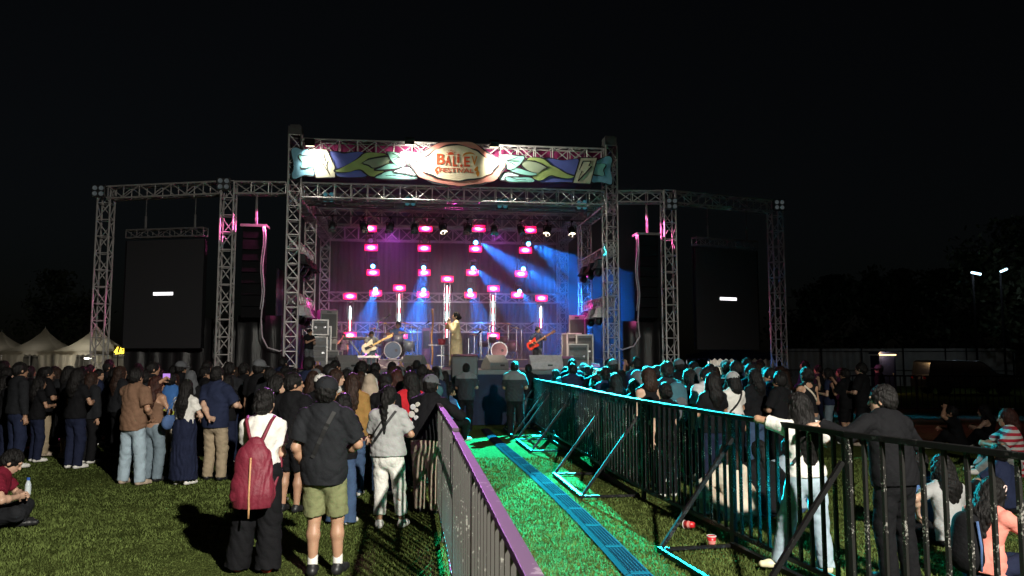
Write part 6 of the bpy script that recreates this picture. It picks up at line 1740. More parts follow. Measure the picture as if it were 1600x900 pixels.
SIT = dict(pelvis=(0, 0, 0.13), lean=0.20, footR=(0.16, 0.42, 0), footL=(-0.16, 0.44, 0), kneeR=(0.9, 0.2, 0.9), kneeL=(-0.9, 0.2, 0.9), handR=(0.10, 0.36, 0.42), handL=(-0.10, 0.36, 0.42), elbowR=(1, -0.3, -0.3), elbowL=(-1, -0.3, -0.3))
CROSS = P(SIT, footR=(-0.10, 0.30, 0), footL=(0.12, 0.36, 0), kneeR=(1, 0.35, 0.25), kneeL=(-1, 0.35, 0.25), handR=(0.08, 0.30, 0.30), handL=(-0.08, 0.30, 0.30))
def seated(u, v, label, rz, H=1.65, **k):
    g = ground(u, v); OCC.append((g.x, g.y))
    kw = dict(vox=0.008 if g.y < 9 else 0.012)
    kw.update(k)
    return make_person(label, H=H, loc=(g.x, g.y), rz=rz, **kw)
o = seated(-26, 824, 'man in maroon t-shirt sitting on the grass, looking down at a bottle', -1.15, hair='short', top=('maroon', 'tee'), bottom=('charcoal', 'straight'), shoes='black', skin=1, pose=P(CROSS, lean=0.32, head=(0, -0.5, 0), handR=(0.14, 0.34, 0.34), handL=(-0.05, 0.38, 0.34)), bodyvox=0.007)
e = held('drink_bottle', o, 'small clear bottle with blue cap held by the seated man in maroon', 'bottle', (0.03, 0.42, 0.33))
b = MB(); b.lathe([(0.028, 0), (0.032, 0.02), (0.032, 0.12), (0.014, 0.17)], 12); b.build('body', M_PET, e, smooth=True)
b = MB(); b.lathe([(0.017, 0.17), (0.017, 0.2), (0.001, 0.2)], 10); b.build('lid', mat('blue_lid', (0.03, 0.10, 0.4), 0.4), e)

# --- right side, at and behind the barrier
o = make_person('woman in white t-shirt and light jeans, long black hair, elbow on the barrier', H=1.55, fem=True, vox=0.008, bodyvox=0.006, loc=(2.62, 6.95), rz=0.12, skin=0, hair='long', hairlen=0.52, top=('white', 'tee'), bottom=('ldenim', 'straight'), shoes='yellow', hem=-0.03, bulk=1.0,
                pose=P(lean=0.06, side=-0.06, handL=(-0.14, 0.24, 1.38), elbowL=(-1, -0.1, 0.25), shrugL=(-0.02, 0.02, 0.03), handR=(0.10, 0.26, 1.25), elbowR=(1, 0, -0.6), footL=(-0.26, 0.10, 0), fdirL=(-1, 0.25, 0), footR=(0.14, -0.05, 0), fdirR=(-0.15, 1, 0), head=(0.25, 0.05, -0.08)))
OCC.append((2.62, 6.95)); strap(o, 0.9, -0.95, z1=1.40, z0=1.02)
J = root_J[o.name]; hp = J['hc'] + J['hu'] * 0.108 - J['hf'] * 0.03
b = MB(); b.box(tuple(hp), (0.07, 0.035, 0.025)); b.build('hair_clip', mat('red_clip', (0.65, 0.06, 0.04), 0.35), o, bevel=0.006)
o = make_person('dark haired man in long sleeved black shirt, arm stretched along the barrier rail', H=1.63, vox=0.008, bodyvox=0.0055, loc=(3.24, 6.62), rz=0.35, skin=1, hair='short', top=('black', 'long'), bottom=('black', 'straight'), shoes='black', bulk=1.12, hem=-0.1,
                pose=P(lean=0.14, handL=(-0.56, 0.27, 1.365), elbowL=(-0.4, -0.4, -0.5), shrugL=(-0.02, 0.02, 0.03), hdirL=(-1, 0.12, -0.12), palmL=(0.0, 0.15, -1), thumbL=1, curlL=0.75, handR=(0.20, 0.28, 1.22), head=(0.55, -0.02, 0.05), footR=(0.14, 0, 0)))
OCC.append((3.24, 6.62))
J = root_J[o.name]; d_ = Vector(unit(J['wrL'] - J['elL'])); wpos = Vector(J['wrL']) - d_ * 0.035
Rw = d_.to_track_quat('Z', 'Y').to_matrix()
b = MB(); b.lathe([(0.034, -0.013), (0.039, -0.013), (0.039, 0.013), (0.034, 0.013), (0.034, -0.013)], 16, wpos, Rw, caps=False); w = b.build('watch', M_BLACK, o, smooth=True)
b = MB(); b.box(wpos + Vector((0, 0, 0.042)), (0.045, 0.036, 0.013), R=Rw); b.build('watch_face', mat('watch_glass', (0.03, 0.03, 0.035), 0.1), w, bevel=0.004)
seated(1490, 852, 'girl in pale grey t-shirt sitting on the grass behind the bars, seen from behind', 0.15, fem=True, hair='long', hairlen=0.30, top=('grey', 'tee'), bottom=('black', 'straight'), skin=1, pose=P(CROSS, handL=(-0.30, 0.12, 0.30)))
o = seated(1538, 905, 'young woman in pink t-shirt and glasses sitting behind the bars, looking down, pale hair clip', -1.05, H=1.62, fem=True, hair='long', hairlen=0.36, top=('pink', 'tee'), bottom=('ddenim', 'straight'), skin=1, vox=0.007, bodyvox=0.0055, pose=P(CROSS, lean=0.25, head=(-0.15, -0.45, 0.0), handR=(0.12, 0.40, 0.42), handL=(-0.06, 0.42, 0.40)))
J = root_J[o.name]; hc, hf, hu, hr = (Vector(J[k]) for k in ('hc', 'hf', 'hu', 'hr3'))
b = MB()
for s in (-1, 1):
    c_ = hc + hr * (0.034 * s) + hf * 0.100 + hu * 0.002
    b.path([c_ + hr * (0.024 * math.cos(a)) + hu * (0.020 * math.sin(a)) for a in np.linspace(0, 2 * PI, 15)], 0.0022, 5)
    b.path([hc + hr * (0.058 * s) + hf * 0.098, hc + hr * (0.078 * s) + hf * 0.02 + hu * 0.008], 0.0022, 5)
b.path([hc + hr * -0.010 + hf * 0.104, hc + hr * 0.010 + hf * 0.104], 0.0022, 5)
b.build('glasses', M_BLACK, o)
b = MB(); c_ = hc + hr * 0.088 - hf * 0.0 + hu * 0.055
b.path([c_ + hf * (0.018 * math.cos(a)) + hu * (0.028 * math.sin(a)) for a in np.linspace(0, 2 * PI, 15)], 0.005, 6); b.build('hair_clip', mat('pale_clip', (0.75, 0.55, 0.52), 0.4), o)
e = held('small_backpack', o, 'black backpack with blue edge strapped behind the seated girl in pink', 'backpack', (-0.02, -0.2, 0.34))
sdf_obj('bag_body', [cap((0, -0.03, -0.10), (0, 0.0, 0.14), 0.15, 0.12, sq=(V3(0, 1, 0), 1.5))], 0.010, CL['black'], e); child_tube(e, 'piping', [(0.14, -0.06, -0.2), (0.15, -0.06, 0), (0.12, -0.05, 0.2)], 0.012, CL['blue'])
seated(1156, 812, 'person in cream hooded top crouching on the grass behind the bars near the red cups', 0.4, fem=True, hair='bob', hairc='brown', top=('cream', 'hoodie'), bottom=('beige', 'straight'), skin=1, pose=P(SIT, lean=0.35))
seated(1196, 806, 'person in black crouching on the grass next to the cream hooded top', 0.0, fem=True, hair='pony', top=('black', 'hoodie'), bottom=('black', 'straight'), shoes='white', skin=0, pose=P(SIT, lean=0.3))
seated(1236, 800, 'person in pale blue top sitting just beyond the woman in light jeans', -0.3, hair='short', top=('ldenim', 'tee'), bottom=('denim', 'straight'), pose=P(SIT))
seated(1500, 703, 'person in black t-shirt sitting on the lawn with an arm raised to the head', 0.9, hair='short', top=('black', 'tee'), bottom=('black', 'straight'), shoes='white', skin=0, pose=P(SIT, handL=(-0.16, 0.22, 0.86), elbowL=(-1, 0.3, -0.2)))
seated(1551, 700, 'long haired woman in black top sitting on the lawn beside a person in black', 0.9, fem=True, hair='long', top=('black', 'tank'), bottom=('black', 'straight'), skin=1, pose=P(SIT))
seated(1588, 742, 'person with reddish hair in red and white striped top at the picture edge', 1.2, H=1.95, hair='bob', hairc='auburn', top=(zsplit('cloth_red_stripes', (0.45, 0.02, 0.04), (0.6, 0.57, 0.55), 0, 11.0), 'loose'), bottom=('grey', 'straight'), pose=P(SIT, lean=0.1))
seated(1578, 800, 'boy with dark hair sitting behind the young woman in pink', 0.4, H=1.5, hair='short', top=('navy', 'tee'), bottom=('black', 'straight'), pose=P(SIT))
seated(1442, 838, 'person in blue hoodie and dark jeans sitting half behind the man in black', -0.4, hair='short', top=('blue', 'hoodie'), bottom=('ddenim', 'straight'), pose=P(SIT))
# standing, right
o = hero(1150, 748, 581, 'woman in white t-shirt and grey cap with a black crossbody bag', turn=STG, fem=True, hair='bob', cap_=CL['grey'], top=('white', 'tee'), bottom=('black', 'straight'), skin=0, pose=P(LOWPHONE), tuck=True); strap(o, 0.95, -0.95, z1=1.40, z0=1.02)
hero(1184, 742, 576, 'woman with black hair, black top and blue jeans beside the white t-shirt', turn=STG, fem=True, bulk=1.1, hair='long', hairlen=0.26, top=('black', 'long'), bottom=('denim', 'straight'), skin=0)
hero(1224, 738, 580, 'woman in slate blue sweater with long dark hair, lit cyan along one side', turn=STG, fem=True, hair='long', top=('gdenim', 'hoodie'), bottom=('grey', 'straight'))
o = hero(1266, 735, 574, 'woman in black sleeveless top with a pale strap over the shoulder', rz=0.3, fem=True, hair='bun', top=('black', 'tank'), bottom=('dgrey', 'straight'), skin=0, pose=P(LOWPHONE)); strap(o, -0.9, 0.95, m=CL['cream'], z1=1.41, z0=1.1)
hero(1299, 690, 575, 'woman in navy top and flared jeans drinking from a pink cup', rz=1.0, fem=True, hair='long', top=('navy', 'tee'), bottom=('gdenim', 'flare'), skin=1, pose=P(handR=(0.02, 0.24, 1.42), elbowR=(0.6, 0, -1), handL=(-0.05, 0.22, 1.12)))
hero(1326, 694, 576, 'person in dark clothes raising a camera with both hands', rz=0.7, hair='short', top=('black', 'loose'), bottom=('black', 'shorts'), skin=0, pose=P(PHONE))
hero(1352, 697, 567, 'man in black t-shirt with a pale scarf round the neck, arms forward', rz=0.8, hair='short', top=('black', 'loose'), bottom=('black', 'straight'), shoes='tan', skin=1, pose=P(LOWPHONE))
hero(1378, 662, 570, 'guard in dark uniform and cap standing before the portable toilet', rz=0.9, hair='short', cap_=CL['dgrey'], top=('black', 'long'), bottom=('black', 'straight'), shoes='black')
hero(1104, 752, 574, 'man in pale grey shirt leaning sideways in the crowd on the tree side', turn=STG, hair='short', top=('lgrey', 'loose'), bottom=('navy', 'straight'), skin=1, pose=P(side=0.10))
hero(1082, 745, 577, 'woman in black looking to one side next to the pale grey shirt', rz=0.9, fem=True, hair='long', hairlen=0.24, top=('black', 'long'), bottom=('black', 'straight'), skin=1)
o = hero(1204, 715, 577, 'man in grey green shirt with backpack straps in the crowd on the tree side', turn=STG, hair='short', top=('dgrey', 'loose'), bottom=('gdenim', 'straight'), skin=1); strap(o, 0.9, 0.8, m=CL['lgrey'], z1=1.41, z0=1.05)
o = hero(1046, 752, 566, 'man in dark t-shirt carrying the big dark rucksack', turn=STG, hair='short', top=('charcoal', 'loose'), bottom=('navy', 'straight'), skin=0)
e = held('rucksack', o, 'big dark rucksack worn by the man in dark t-shirt on the tree side', 'backpack', (0, -0.22, 1.16)); sdf_obj('bag_body', [cap((0, 0, -0.16), (0, 0, 0.12), 0.20, 0.17, sq=(V3(0, 1, 0), 1.6))], 0.013, CL['teal'], e); sdf_obj('pocket', [cap((0, -0.10, -0.16), (0, -0.10, -0.04), 0.11, 0.11, sq=(V3(0, 1, 0), 2.0))], 0.013, CL['dgrey'], e)
hero(1012, behind_bar(1012), 573, 'woman with brown bob and black sleeveless top close to the barrier', turn=STG, fem=True, hair='bob', hairc='brown', top=('black', 'tank'), bottom=('black', 'straight'), skin=1)
hero(1038, behind_bar(1038), 598, 'short woman with low bun and black top just behind the barrier', turn=STG, fem=True, hair='bun', top=('black', 'tee'), bottom=('black', 'straight'), skin=1)
hero(990, behind_bar(990), 593, 'woman with low ponytail leaning close to the barrier rail', turn=STG, fem=True, hair='pony', top=('black', 'tee'), bottom=('khaki', 'straight'), skin=0)
hero(961, behind_bar(961), 583, 'woman with straight long black hair right behind the barrier rail', turn=STG, fem=True, hair='long', top=('black', 'tee'), bottom=('beige', 'straight'))
hero(931, behind_bar(931), 585, 'woman with loose bun turning her head at the barrier rail', turn=STG, rz=0.2, fem=True, hair='bun', hairc='brown', top=('black', 'tee'), bottom=('black', 'straight'), pose=P(handL=(-0.2, 0.3, 1.25), head=(0.5, 0, 0)))
# guards at the stage front
M_UNI = zsplit('cloth_uniform', (0.020, 0.023, 0.030), (0.17, 0.175, 0.19), 1.32)
hero(728, 674, 568, 'guard in grey and black uniform with feet apart, tent side of the cable ramp', rz=-0.05, hair='short', top=(M_UNI, 'loose'), bottom=('black', 'straight'), shoes='black', bulk=1.08, pose=P(LOWPHONE, footL=(-0.22, 0, 0), footR=(0.08, 0, 0)), vox=0.011)
hero(804, 680, 565, 'taller guard in grey and black uniform at the tree side of the cable ramp', rz=-0.1, hair='short', top=(M_UNI, 'loose'), bottom=('black', 'straight'), shoes='black', bulk=1.12, pose=P(LOWPHONE, footL=(-0.10, 0, 0), footR=(0.16, 0, 0)), vox=0.011)
hero(826, 668, 569, 'guard in black half hidden behind the taller guard', rz=0.1, hair='short', top=('black', 'loose'), bottom=('teal', 'straight'), shoes='black')
seated(694, 690, 'person crouching between the barrier end and the first guard, face lit cyan', -0.8, H=1.75, hair='short', top=('blue', 'loose'), bottom=('black', 'straight'), pose=P(SIT, pelvis=(0, 0, 0.42)))

# ------------------------------------------------------------------ performers
def performer(u, t, vtop, label, rz, H=None, zoff=0.0, **k):
    s, _ = spx(u, 560, t)
    p = S(s, t, DECK + zoff)
    Hh = H or at(u, vtop, p.y).z - p.z
    kw = dict(vox=0.012, bodyvox=0.010); kw.update(k)
    return make_person(label, H=Hh, loc=(p.x, p.y), z=p.z, rz=rz, **kw)
GTR = dict(handR=(0.12, 0.26, 1.03), elbowR=(1, -0.5, 0), handL=(-0.42, 0.30, 1.25), elbowL=(-0.6, -0.3, -1), curlL=1.0, curlR=0.7)
def guitar(root, label, body, neck, sc=1.0):
    e = held('guitar', root, label, 'guitar', (0, 0, 0))
    q = root_J[root.name]['q']
    A, B = Vector((0.10, 0.235, 1.00)) * q, Vector((-0.66, 0.33, 1.42)) * q
    X = (B - A).normalized(); Zf = Vector((0.0, 1, 0)); Zf = (Zf - X * Zf.dot(X)).normalized(); Y = Zf.cross(X)
    poly = smooth_poly([(-0.24, -0.10), (-0.26, 0.06), (-0.16, 0.17), (-0.02, 0.12), (0.10, 0.18), (0.20, 0.17), (0.13, 0.06), (0.13, -0.03), (0.20, -0.15), (0.08, -0.17), (-0.03, -0.12), (-0.15, -0.18)], 2)
    b = MB(); b.prism([(p[0] * sc, p[1] * sc) for p in poly], 0.045, A - Zf * 0.02, X, Y, Zf); bo = b.build('body', body, e, bevel=0.006)
    b = MB(); b.prism([(-0.14, -0.04), (0.1, -0.035), (0.1, 0.04), (-0.14, 0.05)], 0.006, A + Zf * 0.026, X, Y, Zf); b.build('pick_plate', M_BLACK, bo)
    b = MB(); b.bar(A + X * 0.1 + Zf * 0.03, B + Zf * 0.02, 0.05, 0.028, up=Zf); b.build('neck', neck, e)
    b = MB(); b.prism([(0, -0.03), (0.16, -0.05), (0.19, 0.02), (0.02, 0.045)], 0.02, B, X, Y, Zf); b.build('headstock', neck, e)
    child_tube(e, 'strap', [A - X * 0.2, Vector((0.16, 0.12, 1.2)) * q, Vector((0.06, 0.13, 1.38)) * q, Vector((-0.10, 0.05, 1.46)) * q, Vector((-0.14, -0.1, 1.36)) * q], 0.018, STRAPM)
o = performer(580, 1.5, 518, 'bass player in grey shirt and cap facing the crowd on stage', PI + 0.25, hair='short', cap_=CL['black'], top=('dgrey', 'loose'), bottom=('gdenim', 'straight'), shoes='white', skin=0, pose=P(GTR))
guitar(o, 'cream bass guitar with pale neck held by the bass player', mat('guitar_cream', (0.75, 0.68, 0.52), 0.25), mat('maple_neck', (0.62, 0.42, 0.17), 0.4), 0.95)
o = performer(840, 1.3, 511, 'guitarist in navy t-shirt facing the singer on the tree side of the stage', PI - 0.35, hair='short', top=('navy', 'loose'), bottom=('dgrey', 'straight'), shoes='white', skin=0, pose=P(GTR, head=(0.4 + 0.5, -0.1, 0)))
guitar(o, 'red electric guitar held by the guitarist in navy', mat('guitar_red', (0.6, 0.05, 0.03), 0.2), mat('rosewood_neck', (0.25, 0.12, 0.07), 0.4), 0.85)
o = performer(713, 1.0, 506, 'singer in long golden dress with dark hair tied back, microphone at the mouth', PI / 2 + 0.15, fem=True, hair='bun', top=('gold', 'long'), bottom=('gold', 'longskirt'), shoes=None, skin=1, tuck=False, H=1.66,
          pose=P(handR=(0.05, 0.22, 1.44), elbowR=(1, 0.2, -1), handL=(-0.1, 0.2, 1.3), elbowL=(-0.6, 0, -1), curlR=1.1, head=(0, 0.05, 0)))
e = held('microphone', o, 'handheld microphone at the singer’s mouth', 'microphone', (0.06, 0.27, 1.47))
b = MB(); b.lathe([(0.012, -0.16), (0.016, 0), (0.028, 0.02), (0.030, 0.05), (0.018, 0.075), (0.001, 0.08)], 12, (0, 0, 0), Matrix.Rotation(0.6, 3, 'X')); b.build('body', M_BLACK, e, smooth=True)
b = MB(); b.lathe([(0.0295, 0.018), (0.0312, 0.05), (0.019, 0.077), (0.001, 0.082)], 12, (0, 0, 0), Matrix.Rotation(0.6, 3, 'X')); b.build('mesh_head', M_STEEL, e, smooth=True)
o = performer(537, 3.2, 522, 'backing singer in dark clothes singing at the tent side of the stage', PI - 0.3, hair='short', top=('dgrey', 'tee'), bottom=('dgrey', 'straight'), skin=0, pose=P(handR=(0.04, 0.22, 1.42), elbowR=(0.8, 0, -1)))
o = performer(482, 0.35, 514, 'stagehand in dark t-shirt and grey shorts looking at his hands at the stage edge', PI + 0.9, hair='short', top=('black', 'tee'), bottom=('dgrey', 'shorts'), shoes='white', skin=0, pose=P(LOWPHONE, handR=(0.05, 0.28, 1.22), head=(0, -0.3, 0)))
o = performer(622, 5.0, 520, 'drummer seated behind the blue headed drum kit', PI, H=1.68, zoff=0.28, hair='short', top=('blue', 'tee'), bottom=('black', 'straight'), skin=0, pose=P(pelvis=(0, 0, 0.52), footR=(0.2, 0.45, 0), footL=(-0.2, 0.45, 0), kneeR=(0.5, 1, 1), kneeL=(-0.5, 1, 1), handR=(0.20, 0.38, 0.86), handL=(-0.18, 0.40, 0.90)))
e = held('drum_stool', o, 'round black stool under the drummer', 'stool', (0, -0.02, 0))
b = MB(); b.lathe([(0.001, 0.36), (0.17, 0.36), (0.18, 0.40), (0.16, 0.435), (0.001, 0.435)], 18); b.build('seat', M_BLACK, e, smooth=True)
for q in range(3):
    b = MB(); b.tube((0, 0, 0.36), (0.22 * math.cos(q * 2.1), 0.22 * math.sin(q * 2.1), 0), 0.012); b.build('leg', M_STEEL, e)

# ------------------------------------------------------------------ the packed crowd
KIND = []
def kind(key, text, **k):
    o = make_person('x', vox=0.016, bodyvox=0.016, eyes=False, **k); KIND.append([key, text, o, False])
kind('shortblack', 'short haired person in black t-shirt', H=1.72, hair='short', top=('black', 'loose'), bottom=('black', 'straight'), pose=P(LOWPHONE))
kind('shortgrey', 'short haired person in charcoal shirt', H=1.70, hair='short', top=('charcoal', 'long'), bottom=('navy', 'straight'))
kind('shortnavy', 'short haired person in navy hoodie', H=1.75, hair='short', top=('navy', 'hoodie'), bottom=('charcoal', 'straight'), pose=P(ARMX))
kind('longblack', 'long haired woman in black top', H=1.60, fem=True, hair='long', top=('black', 'tee'), bottom=('ddenim', 'straight'), pose=P(LOWPHONE))
kind('longbrown', 'woman with long brown hair and dark jacket', H=1.62, fem=True, hair='long', hairc='brown', hairlen=0.4, top=('charcoal', 'jacket'), bottom=('black', 'straight'))
kind('bun', 'woman with dark top and hair bun', H=1.58, fem=True, hair='bun', top=('teal', 'tee'), bottom=('black', 'straight'), pose=P(ARMX))
kind('pony', 'woman with ponytail and dark top', H=1.60, fem=True, hair='pony', top=('navy', 'long'), bottom=('ddenim', 'straight'))
kind('scarf', 'woman in dark headscarf', H=1.58, fem=True, hair='hijab', hairc='dgrey', top=('black', 'hijab'), bottom=('black', 'longskirt'))
kind('bob', 'woman with bobbed hair and maroon top', H=1.57, fem=True, hair='bob', top=('maroon', 'long'), bottom=('black', 'straight'))
kind('capman', 'man in dark cap and black shirt', H=1.73, hair='short', cap_=CL['dgrey'], top=('black', 'loose'), bottom=('charcoal', 'straight'))
kind('film', 'person in black holding a phone up', H=1.70, hair='short', top=('black', 'loose'), bottom=('black', 'straight'), pose=P(PHONE, handR=(0.10, 0.30, 1.62), handL=(0.0, 0.30, 1.58)))
kind('pale', 'person in pale shirt', H=1.69, hair='short', top=('lgrey', 'loose'), bottom=('dgrey', 'straight'))
WGT = [5, 4, 3, 5, 3, 3, 3, 1.6, 2, 1.6, 1.8, 0.8]
CR = random.Random(23)
ncrowd = [0, 0]
film_at = []
def crowd(x, y, zone, zi):
    for (a, c) in OCC:
        if (a - x) ** 2 + (c - y) ** 2 < 0.40 ** 2: return
    OCC.append((x, y))
    dim = zi == 0 and 800 + 1200 * x / y < 380
    ki = CR.choices(range(len(KIND)), [w_ if not dim or i in (0, 1, 3, 4, 7, 9) else 0.0 for i, w_ in enumerate(WGT)])[0]
    K = KIND[ki]
    rz = face((x, y), -2 + CR.uniform(-1.5, 1.5), 24) + CR.gauss(0, 0.22)
    lab, grp = f'{K[1]} {zone[0]}', f'{K[1]} {zone[1]}'
    if not K[3]:
        K[3] = True; o = K[2]; o.location = (x, y, 0); o.rotation_euler = (0, 0, rz); o['label'] = lab; o['group'] = grp
    else: o = dup(K[2], (x, y, 0), rz, lab, grp)
    if K[0] == 'film': film_at.append((x, y, rz, zi))
    o.scale = [CR.uniform(0.93, 1.06)] * 3
    ncrowd[zi] += 1
ZL = ('in the packed crowd on the tent side', 'in the crowd on the tent side')
ZR = ('in the packed crowd on the tree side', 'in the crowd on the tree side')
y = 12.0; row = 0
while y < 20.3:
    x = -1.42 - 0.05 * (y - 12) + CR.uniform(-0.15, 0.1)
    st = 0.56 if y < 15 else 0.64
    while x > -0.70 * y - 0.4:
        px = 800 + 1200 * x / y
        dens = 0.95 if px > 370 else (0.80 if y > 12.9 else 0.0)
        if px < 120: dens *= 0.7
        if y > 17.5: dens *= 0.75
        if CR.random() < dens: crowd(x + CR.uniform(-0.12, 0.12), y + CR.uniform(-0.2, 0.2), ZL, 0)
        x -= st * CR.uniform(0.85, 1.2)
    y += 0.66 if y < 14.5 else 0.9
y = 10.9
while y < 20.3:
    x = bar_x(y) + 0.42 + CR.uniform(0, 0.15)
    lim = 0.365 * y if y > 12 else 0.27 * y
    while x < lim:
        if CR.random() < 0.93: crowd(x + CR.uniform(-0.08, 0.12), y + CR.uniform(-0.18, 0.18), ZR, 1)
        x += 0.58 * CR.uniform(0.85, 1.2)
    y += 0.64 if y < 14 else 0.78
for (u, v, vt) in ((1245, 680, 0), (1262, 672, 0), (1283, 668, 0), (1318, 672, 0)):
    g = ground(u, v); crowd(g.x, g.y, ZR, 1)
ph0 = None
for (x, y, rz, zi) in film_at:
    c_, s_ = math.cos(rz), math.sin(rz)
    p = Vector((x + 0.05 * c_ - 0.34 * s_, y + 0.05 * s_ + 0.34 * c_, 1.69))
    lab, grp = 'phone held up among the heads of the crowd on the ' + ('tent side', 'tree side')[zi], 'phones held up on the ' + ('tent side', 'tree side')[zi]
    if ph0 is None:
        ph0 = empty('phone', p, rz, lab, 'phone', grp)
        b = MB(); b.box((0, 0, 0), (0.15, 0.010, 0.076)); b.build('case', M_BLACK, ph0, bevel=0.003)
        b = MB(); b.box((0, -0.0065, 0), (0.138, 0.003, 0.068)); b.build('screen', emis('phone_dim', (0.45, 0.30, 0.75), 0.45), ph0)
    else: dup(ph0, p, rz, lab, grp)
for K in KIND:
    if not K[3]:
        for c_ in list(K[2].children_recursive) + [K[2]]: bpy.data.objects.remove(c_)
print('CROWD', ncrowd, len(OCC))
# ------------------------------------------------------------------ night light
w = bpy.data.worlds.new('World'); scene.world = w; w.use_nodes = True
nt = w.node_tree; bg = nt.nodes['Background']
sk = nt.nodes.new('ShaderNodeTexSky'); sk.sky_type = 'NISHITA'; sk.sun_disc = False
sk.sun_elevation = math.radians(4); sk.sun_rotation = math.radians(150); sk.dust_density = 1.0; sk.ozone_density = 3.0
hs = nt.nodes.new('ShaderNodeHueSaturation'); hs.inputs['Saturation'].default_value = 0.45
nt.links.new(sk.outputs['Color'], hs.inputs['Color']); nt.links.new(hs.outputs['Color'], bg.inputs['Color']); bg.inputs['Strength'].default_value = 0.0013

def spot(name, loc, aim, watts, col, size, blend=0.3, radius=0.05):
    L = bpy.data.lights.new(name, 'SPOT'); L.energy = watts; L.color = col; L.spot_size = math.radians(size); L.spot_blend = blend; L.shadow_soft_size = radius
    o = bpy.data.objects.new(name, L); COL.objects.link(o)
    o.location = loc; o.rotation_euler = (Vector(aim) - Vector(loc)).to_track_quat('-Z', 'Y').to_euler()
    return o
# field floodlight behind and to the right of the photographer
spot('field_flood', (4.7, -3.8, 7.2), (0.3, 4.6, 0.0), 15000, (1.0, 0.95, 0.84), 93, 0.95, 0.14)
# blue beams of the moving heads
HB_ = lambda c, r: head_pos[(c, r)]
BLUE = (0.01, 0.22, 1.0)
def beam_light(c, r, d, watts, size):
    p = HB_(c, r) - SV * 0.24
    spot('blue_beam', p, p + SU * d[0] + SV * d[1] + Vector((0, 0, d[2])), watts, BLUE, size, 0.18, 0.03)
beam_light(0, 2, (-0.30, -0.15, -1.6), 3600, 34)
for a_ in (-0.38, -0.05, 0.22): beam_light(0, 2, (-0.22 + 1.5 * a_, -0.15, -1.6), 8000, 7)
beam_light(1, 2, (-0.35, -0.15, -1.6), 3600, 36)
for a_ in (-0.38, -0.05, 0.22): beam_light(1, 2, (-0.22 + 1.5 * a_, -0.15, -1.6), 8000, 7)
beam_light(1, 1, (-0.15, -0.1, -1.6), 2400, 38)
for a_, w_ in ((-0.16, 7000), (0.02, 11000), (0.19, 7000)): beam_light(2, 0, (1.6, -0.5, -1.1 - 1.3 * a_), w_ * 1.6, 8.5)
beam_light(2, 0, (1.6, -0.5, -1.15), 2600, 26)
beam_light(2, 1, (1.2, -0.2, -1.2), 2600, 32)
beam_light(2, 2, (0.5, -0.1, -1.5), 2200, 40)
for a_, w_ in ((-0.30, 9000), (-0.12, 13000), (0.06, 13000), (0.26, 9000), (0.60, 6000)): beam_light(3, 0, (2.0, -0.6, -1.3 - 1.7 * a_), w_ * 1.7, 7.5)
beam_light(3, 0, (2.0, -0.6, -1.5), 1000, 28)
for a_, w_ in ((-0.25, 6000), (0.0, 9000), (0.28, 6000)): beam_light(3, 1, (1.9, -0.6, -1.4 - 1.6 * a_), w_ * 1.7, 8)
beam_light(3, 1, (1.9, -0.6, -1.6), 800, 28)
beam_light(3, 2, (0.9, -0.2, -1.4), 2600, 34)
# cyan washes from the hanging spotlights over the aisle and the crowd on the tree side
CY = (0.010, 0.66, 0.76)
CP = lambda u, v: S(spx(u, v, 2.22)[0], 2.22, 5.66)
spot('cyan_wash', CP(893, 331), (0.45, 16.2, 0), 165000, CY, 24, 0.2, 0.05)
spot('cyan_wash', CP(893, 331), (1.25, 9.0, 0), 420000, CY, 14, 0.25, 0.05)
spot('cyan_wash', CP(855, 328), (4.3, 14.0, 1.2), 9000, CY, 30, 0.3, 0.05)
spot('cyan_wash', CP(893, 331), (5.6, 8.2, 0), 20000, CY, 16, 0.2, 0.05)
# warm front light on the band
WARM = (1.0, 0.80, 0.58)
spot('front_light', S(4.2, 1.2, 6.1), S(5.0, 1.0, DECK + 1.1), 2000, WARM, 24, 0.5)
spot('front_light', S(2.8, -0.5, 6.0), S(2.4, 2.4, DECK + 1.0), 2200, WARM, 44, 0.6)
spot('front_light', S(6.5, -0.5, 6.0), S(7.0, 2.0, DECK + 1.1), 2600, WARM, 40, 0.6)
spot('front_light', S(4.5, -0.5, 6.0), S(4.6, 6.8, DECK + 0.9), 2300, (0.9, 0.85, 0.95), 28, 0.7)
# added pink fills for stage sides, valance, wings, left rail and backdrop; no fixtures
PK = (1.0, 0.05, 0.50)
spot('added_pink_wash', S(0.35, 1.6, 4.4), S(0.9, 3.0, 2.2), 400, PK, 70, 0.5)
spot('added_pink_wash', S(SW - 0.35, 1.6, 4.4), S(SW - 0.9, 3.0, 2.2), 400, PK, 70, 0.5)
spot('added_pink_wash', S(4.5, 1.6, 6.0), S(4.5, 0.4, 7.6), 70, PK, 120, 0.6)
spot('added_pink_wash', S(-0.45, -0.3, 6.15), (-8.2, 20.7, 3.8), 1100, (1, 0.14, 0.45), 75, 0.7)
spot('added_pink_wash', S(SW + 0.45, -0.3, 6.15), (5.0, 22.0, 3.8), 1100, (1, 0.14, 0.45), 75, 0.7)
spot('added_pink_wash', S(2.0, -0.6, 6.1), (-0.5, 6.0, 1.2), 8500, (0.80, 0.25, 1.0), 17, 0.6)
spot('added_pink_wash', S(2.6, 3.6, 5.9), S(2.2, 7.5, 4.6), 380, (0.75, 0.10, 0.85), 85, 0.8)
spot('added_pink_wash', S(6.0, 3.6, 5.9), S(6.0, 7.5, 4.8), 220, (0.75, 0.10, 0.85), 85, 0.8)
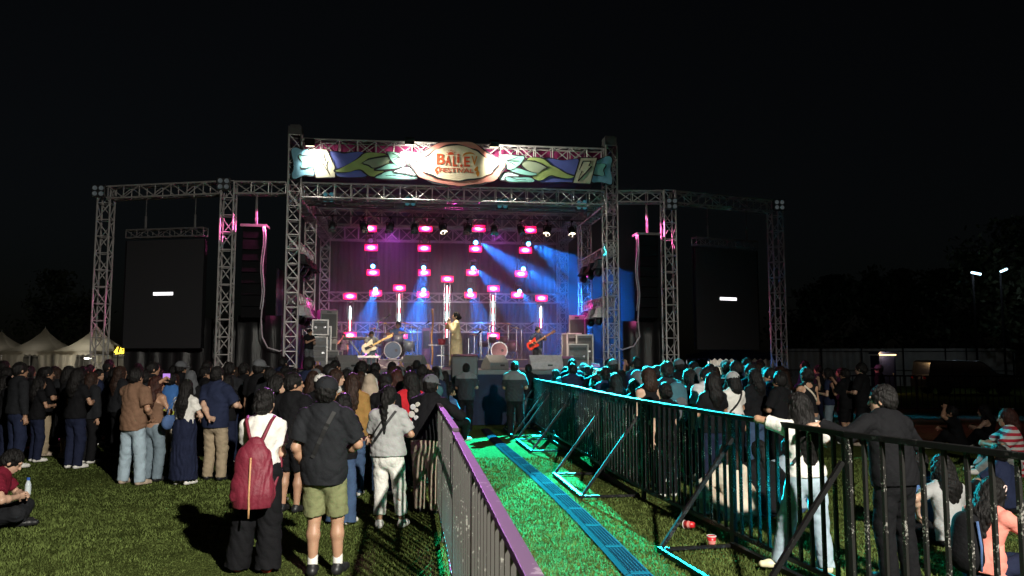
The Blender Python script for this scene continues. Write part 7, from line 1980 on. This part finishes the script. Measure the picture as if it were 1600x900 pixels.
# lamps of tents, trees and toilet roof, with two more tent bulbs added
def point(loc, w_, col, r=0.1):
    L = bpy.data.lights.new('lamp_fill', 'POINT'); L.energy = w_; L.color = col; L.shadow_soft_size = r
    o = bpy.data.objects.new('lamp_fill', L); COL.objects.link(o); o.location = loc
point((-22.7, 41.4, 1.55), 45, (1, 0.93, 0.75)); point((8.6, 33.2, 1.4), 30, (1, 0.95, 0.9)); point((-26.0, 42.2, 1.6), 9, (1, 0.93, 0.8)); point((-29.0, 43, 1.6), 8, (1, 0.93, 0.8))  # last two are added to brighten tents where no lamp is built

point((at(1520, 428, 40.4)), 45, (0.75, 0.9, 1.0)); point((at(1560, 427, 40.4)), 30, (0.75, 0.9, 1.0)); tp_ = at(1381, 553, 39.2); point(tp_, 25, (1.0, 0.6, 0.25))
# stage smoke: one closed body of thin even haze over and beside the stage
hz = MB()
c = S(5.0, 5.45, 3.9)
hz.box((0, 0, 0), (11.2, 5.5, 7.4))
ho = hz.build('haze', None); ho.location = c; ho.rotation_euler = (0, 0, SROT)
hm = bpy.data.materials.new('stage_haze'); hm.use_nodes = True
hn = hm.node_tree; hn.nodes.remove(hn.nodes['Principled BSDF'])
pv = hn.nodes.new('ShaderNodeVolumePrincipled'); pv.inputs['Density'].default_value = 0.06; pv.inputs['Color'].default_value = (0.9, 0.93, 1, 1); pv.inputs['Anisotropy'].default_value = 0.25
hn.links.new(pv.outputs['Volume'], hn.nodes['Material Output'].inputs['Volume'])
ho.data.materials.append(hm)
tag(ho, 'thin stage smoke lit by the beams', 'haze', kind='stuff')

cd = bpy.data.cameras.new('camera'); co = bpy.data.objects.new('camera', cd); COL.objects.link(co)
co.location = (0, 0, CAM_H); co.rotation_euler = (PI / 2 + PITCH, 0, 0)
cd.sensor_fit = 'HORIZONTAL'; cd.sensor_width = 36.0; cd.lens = 36.0 * FPX / 1600.0
cd.clip_start = 0.05; cd.clip_end = 2000
scene.camera = co
scene.view_settings.view_transform = 'Standard'; scene.view_settings.look = 'None'; scene.view_settings.exposure = 0; scene.view_settings.gamma = 1
scene.render.engine = 'CYCLES'
cy = scene.cycles
cy.use_denoising = True
cy.max_bounces = 5; cy.diffuse_bounces = 2; cy.glossy_bounces = 2; cy.transmission_bounces = 2; cy.volume_bounces = 0; cy.transparent_max_bounces = 4
cy.caustics_reflective = False; cy.caustics_refractive = False
cy.sample_clamp_indirect = 4.0
cy.use_light_tree = True
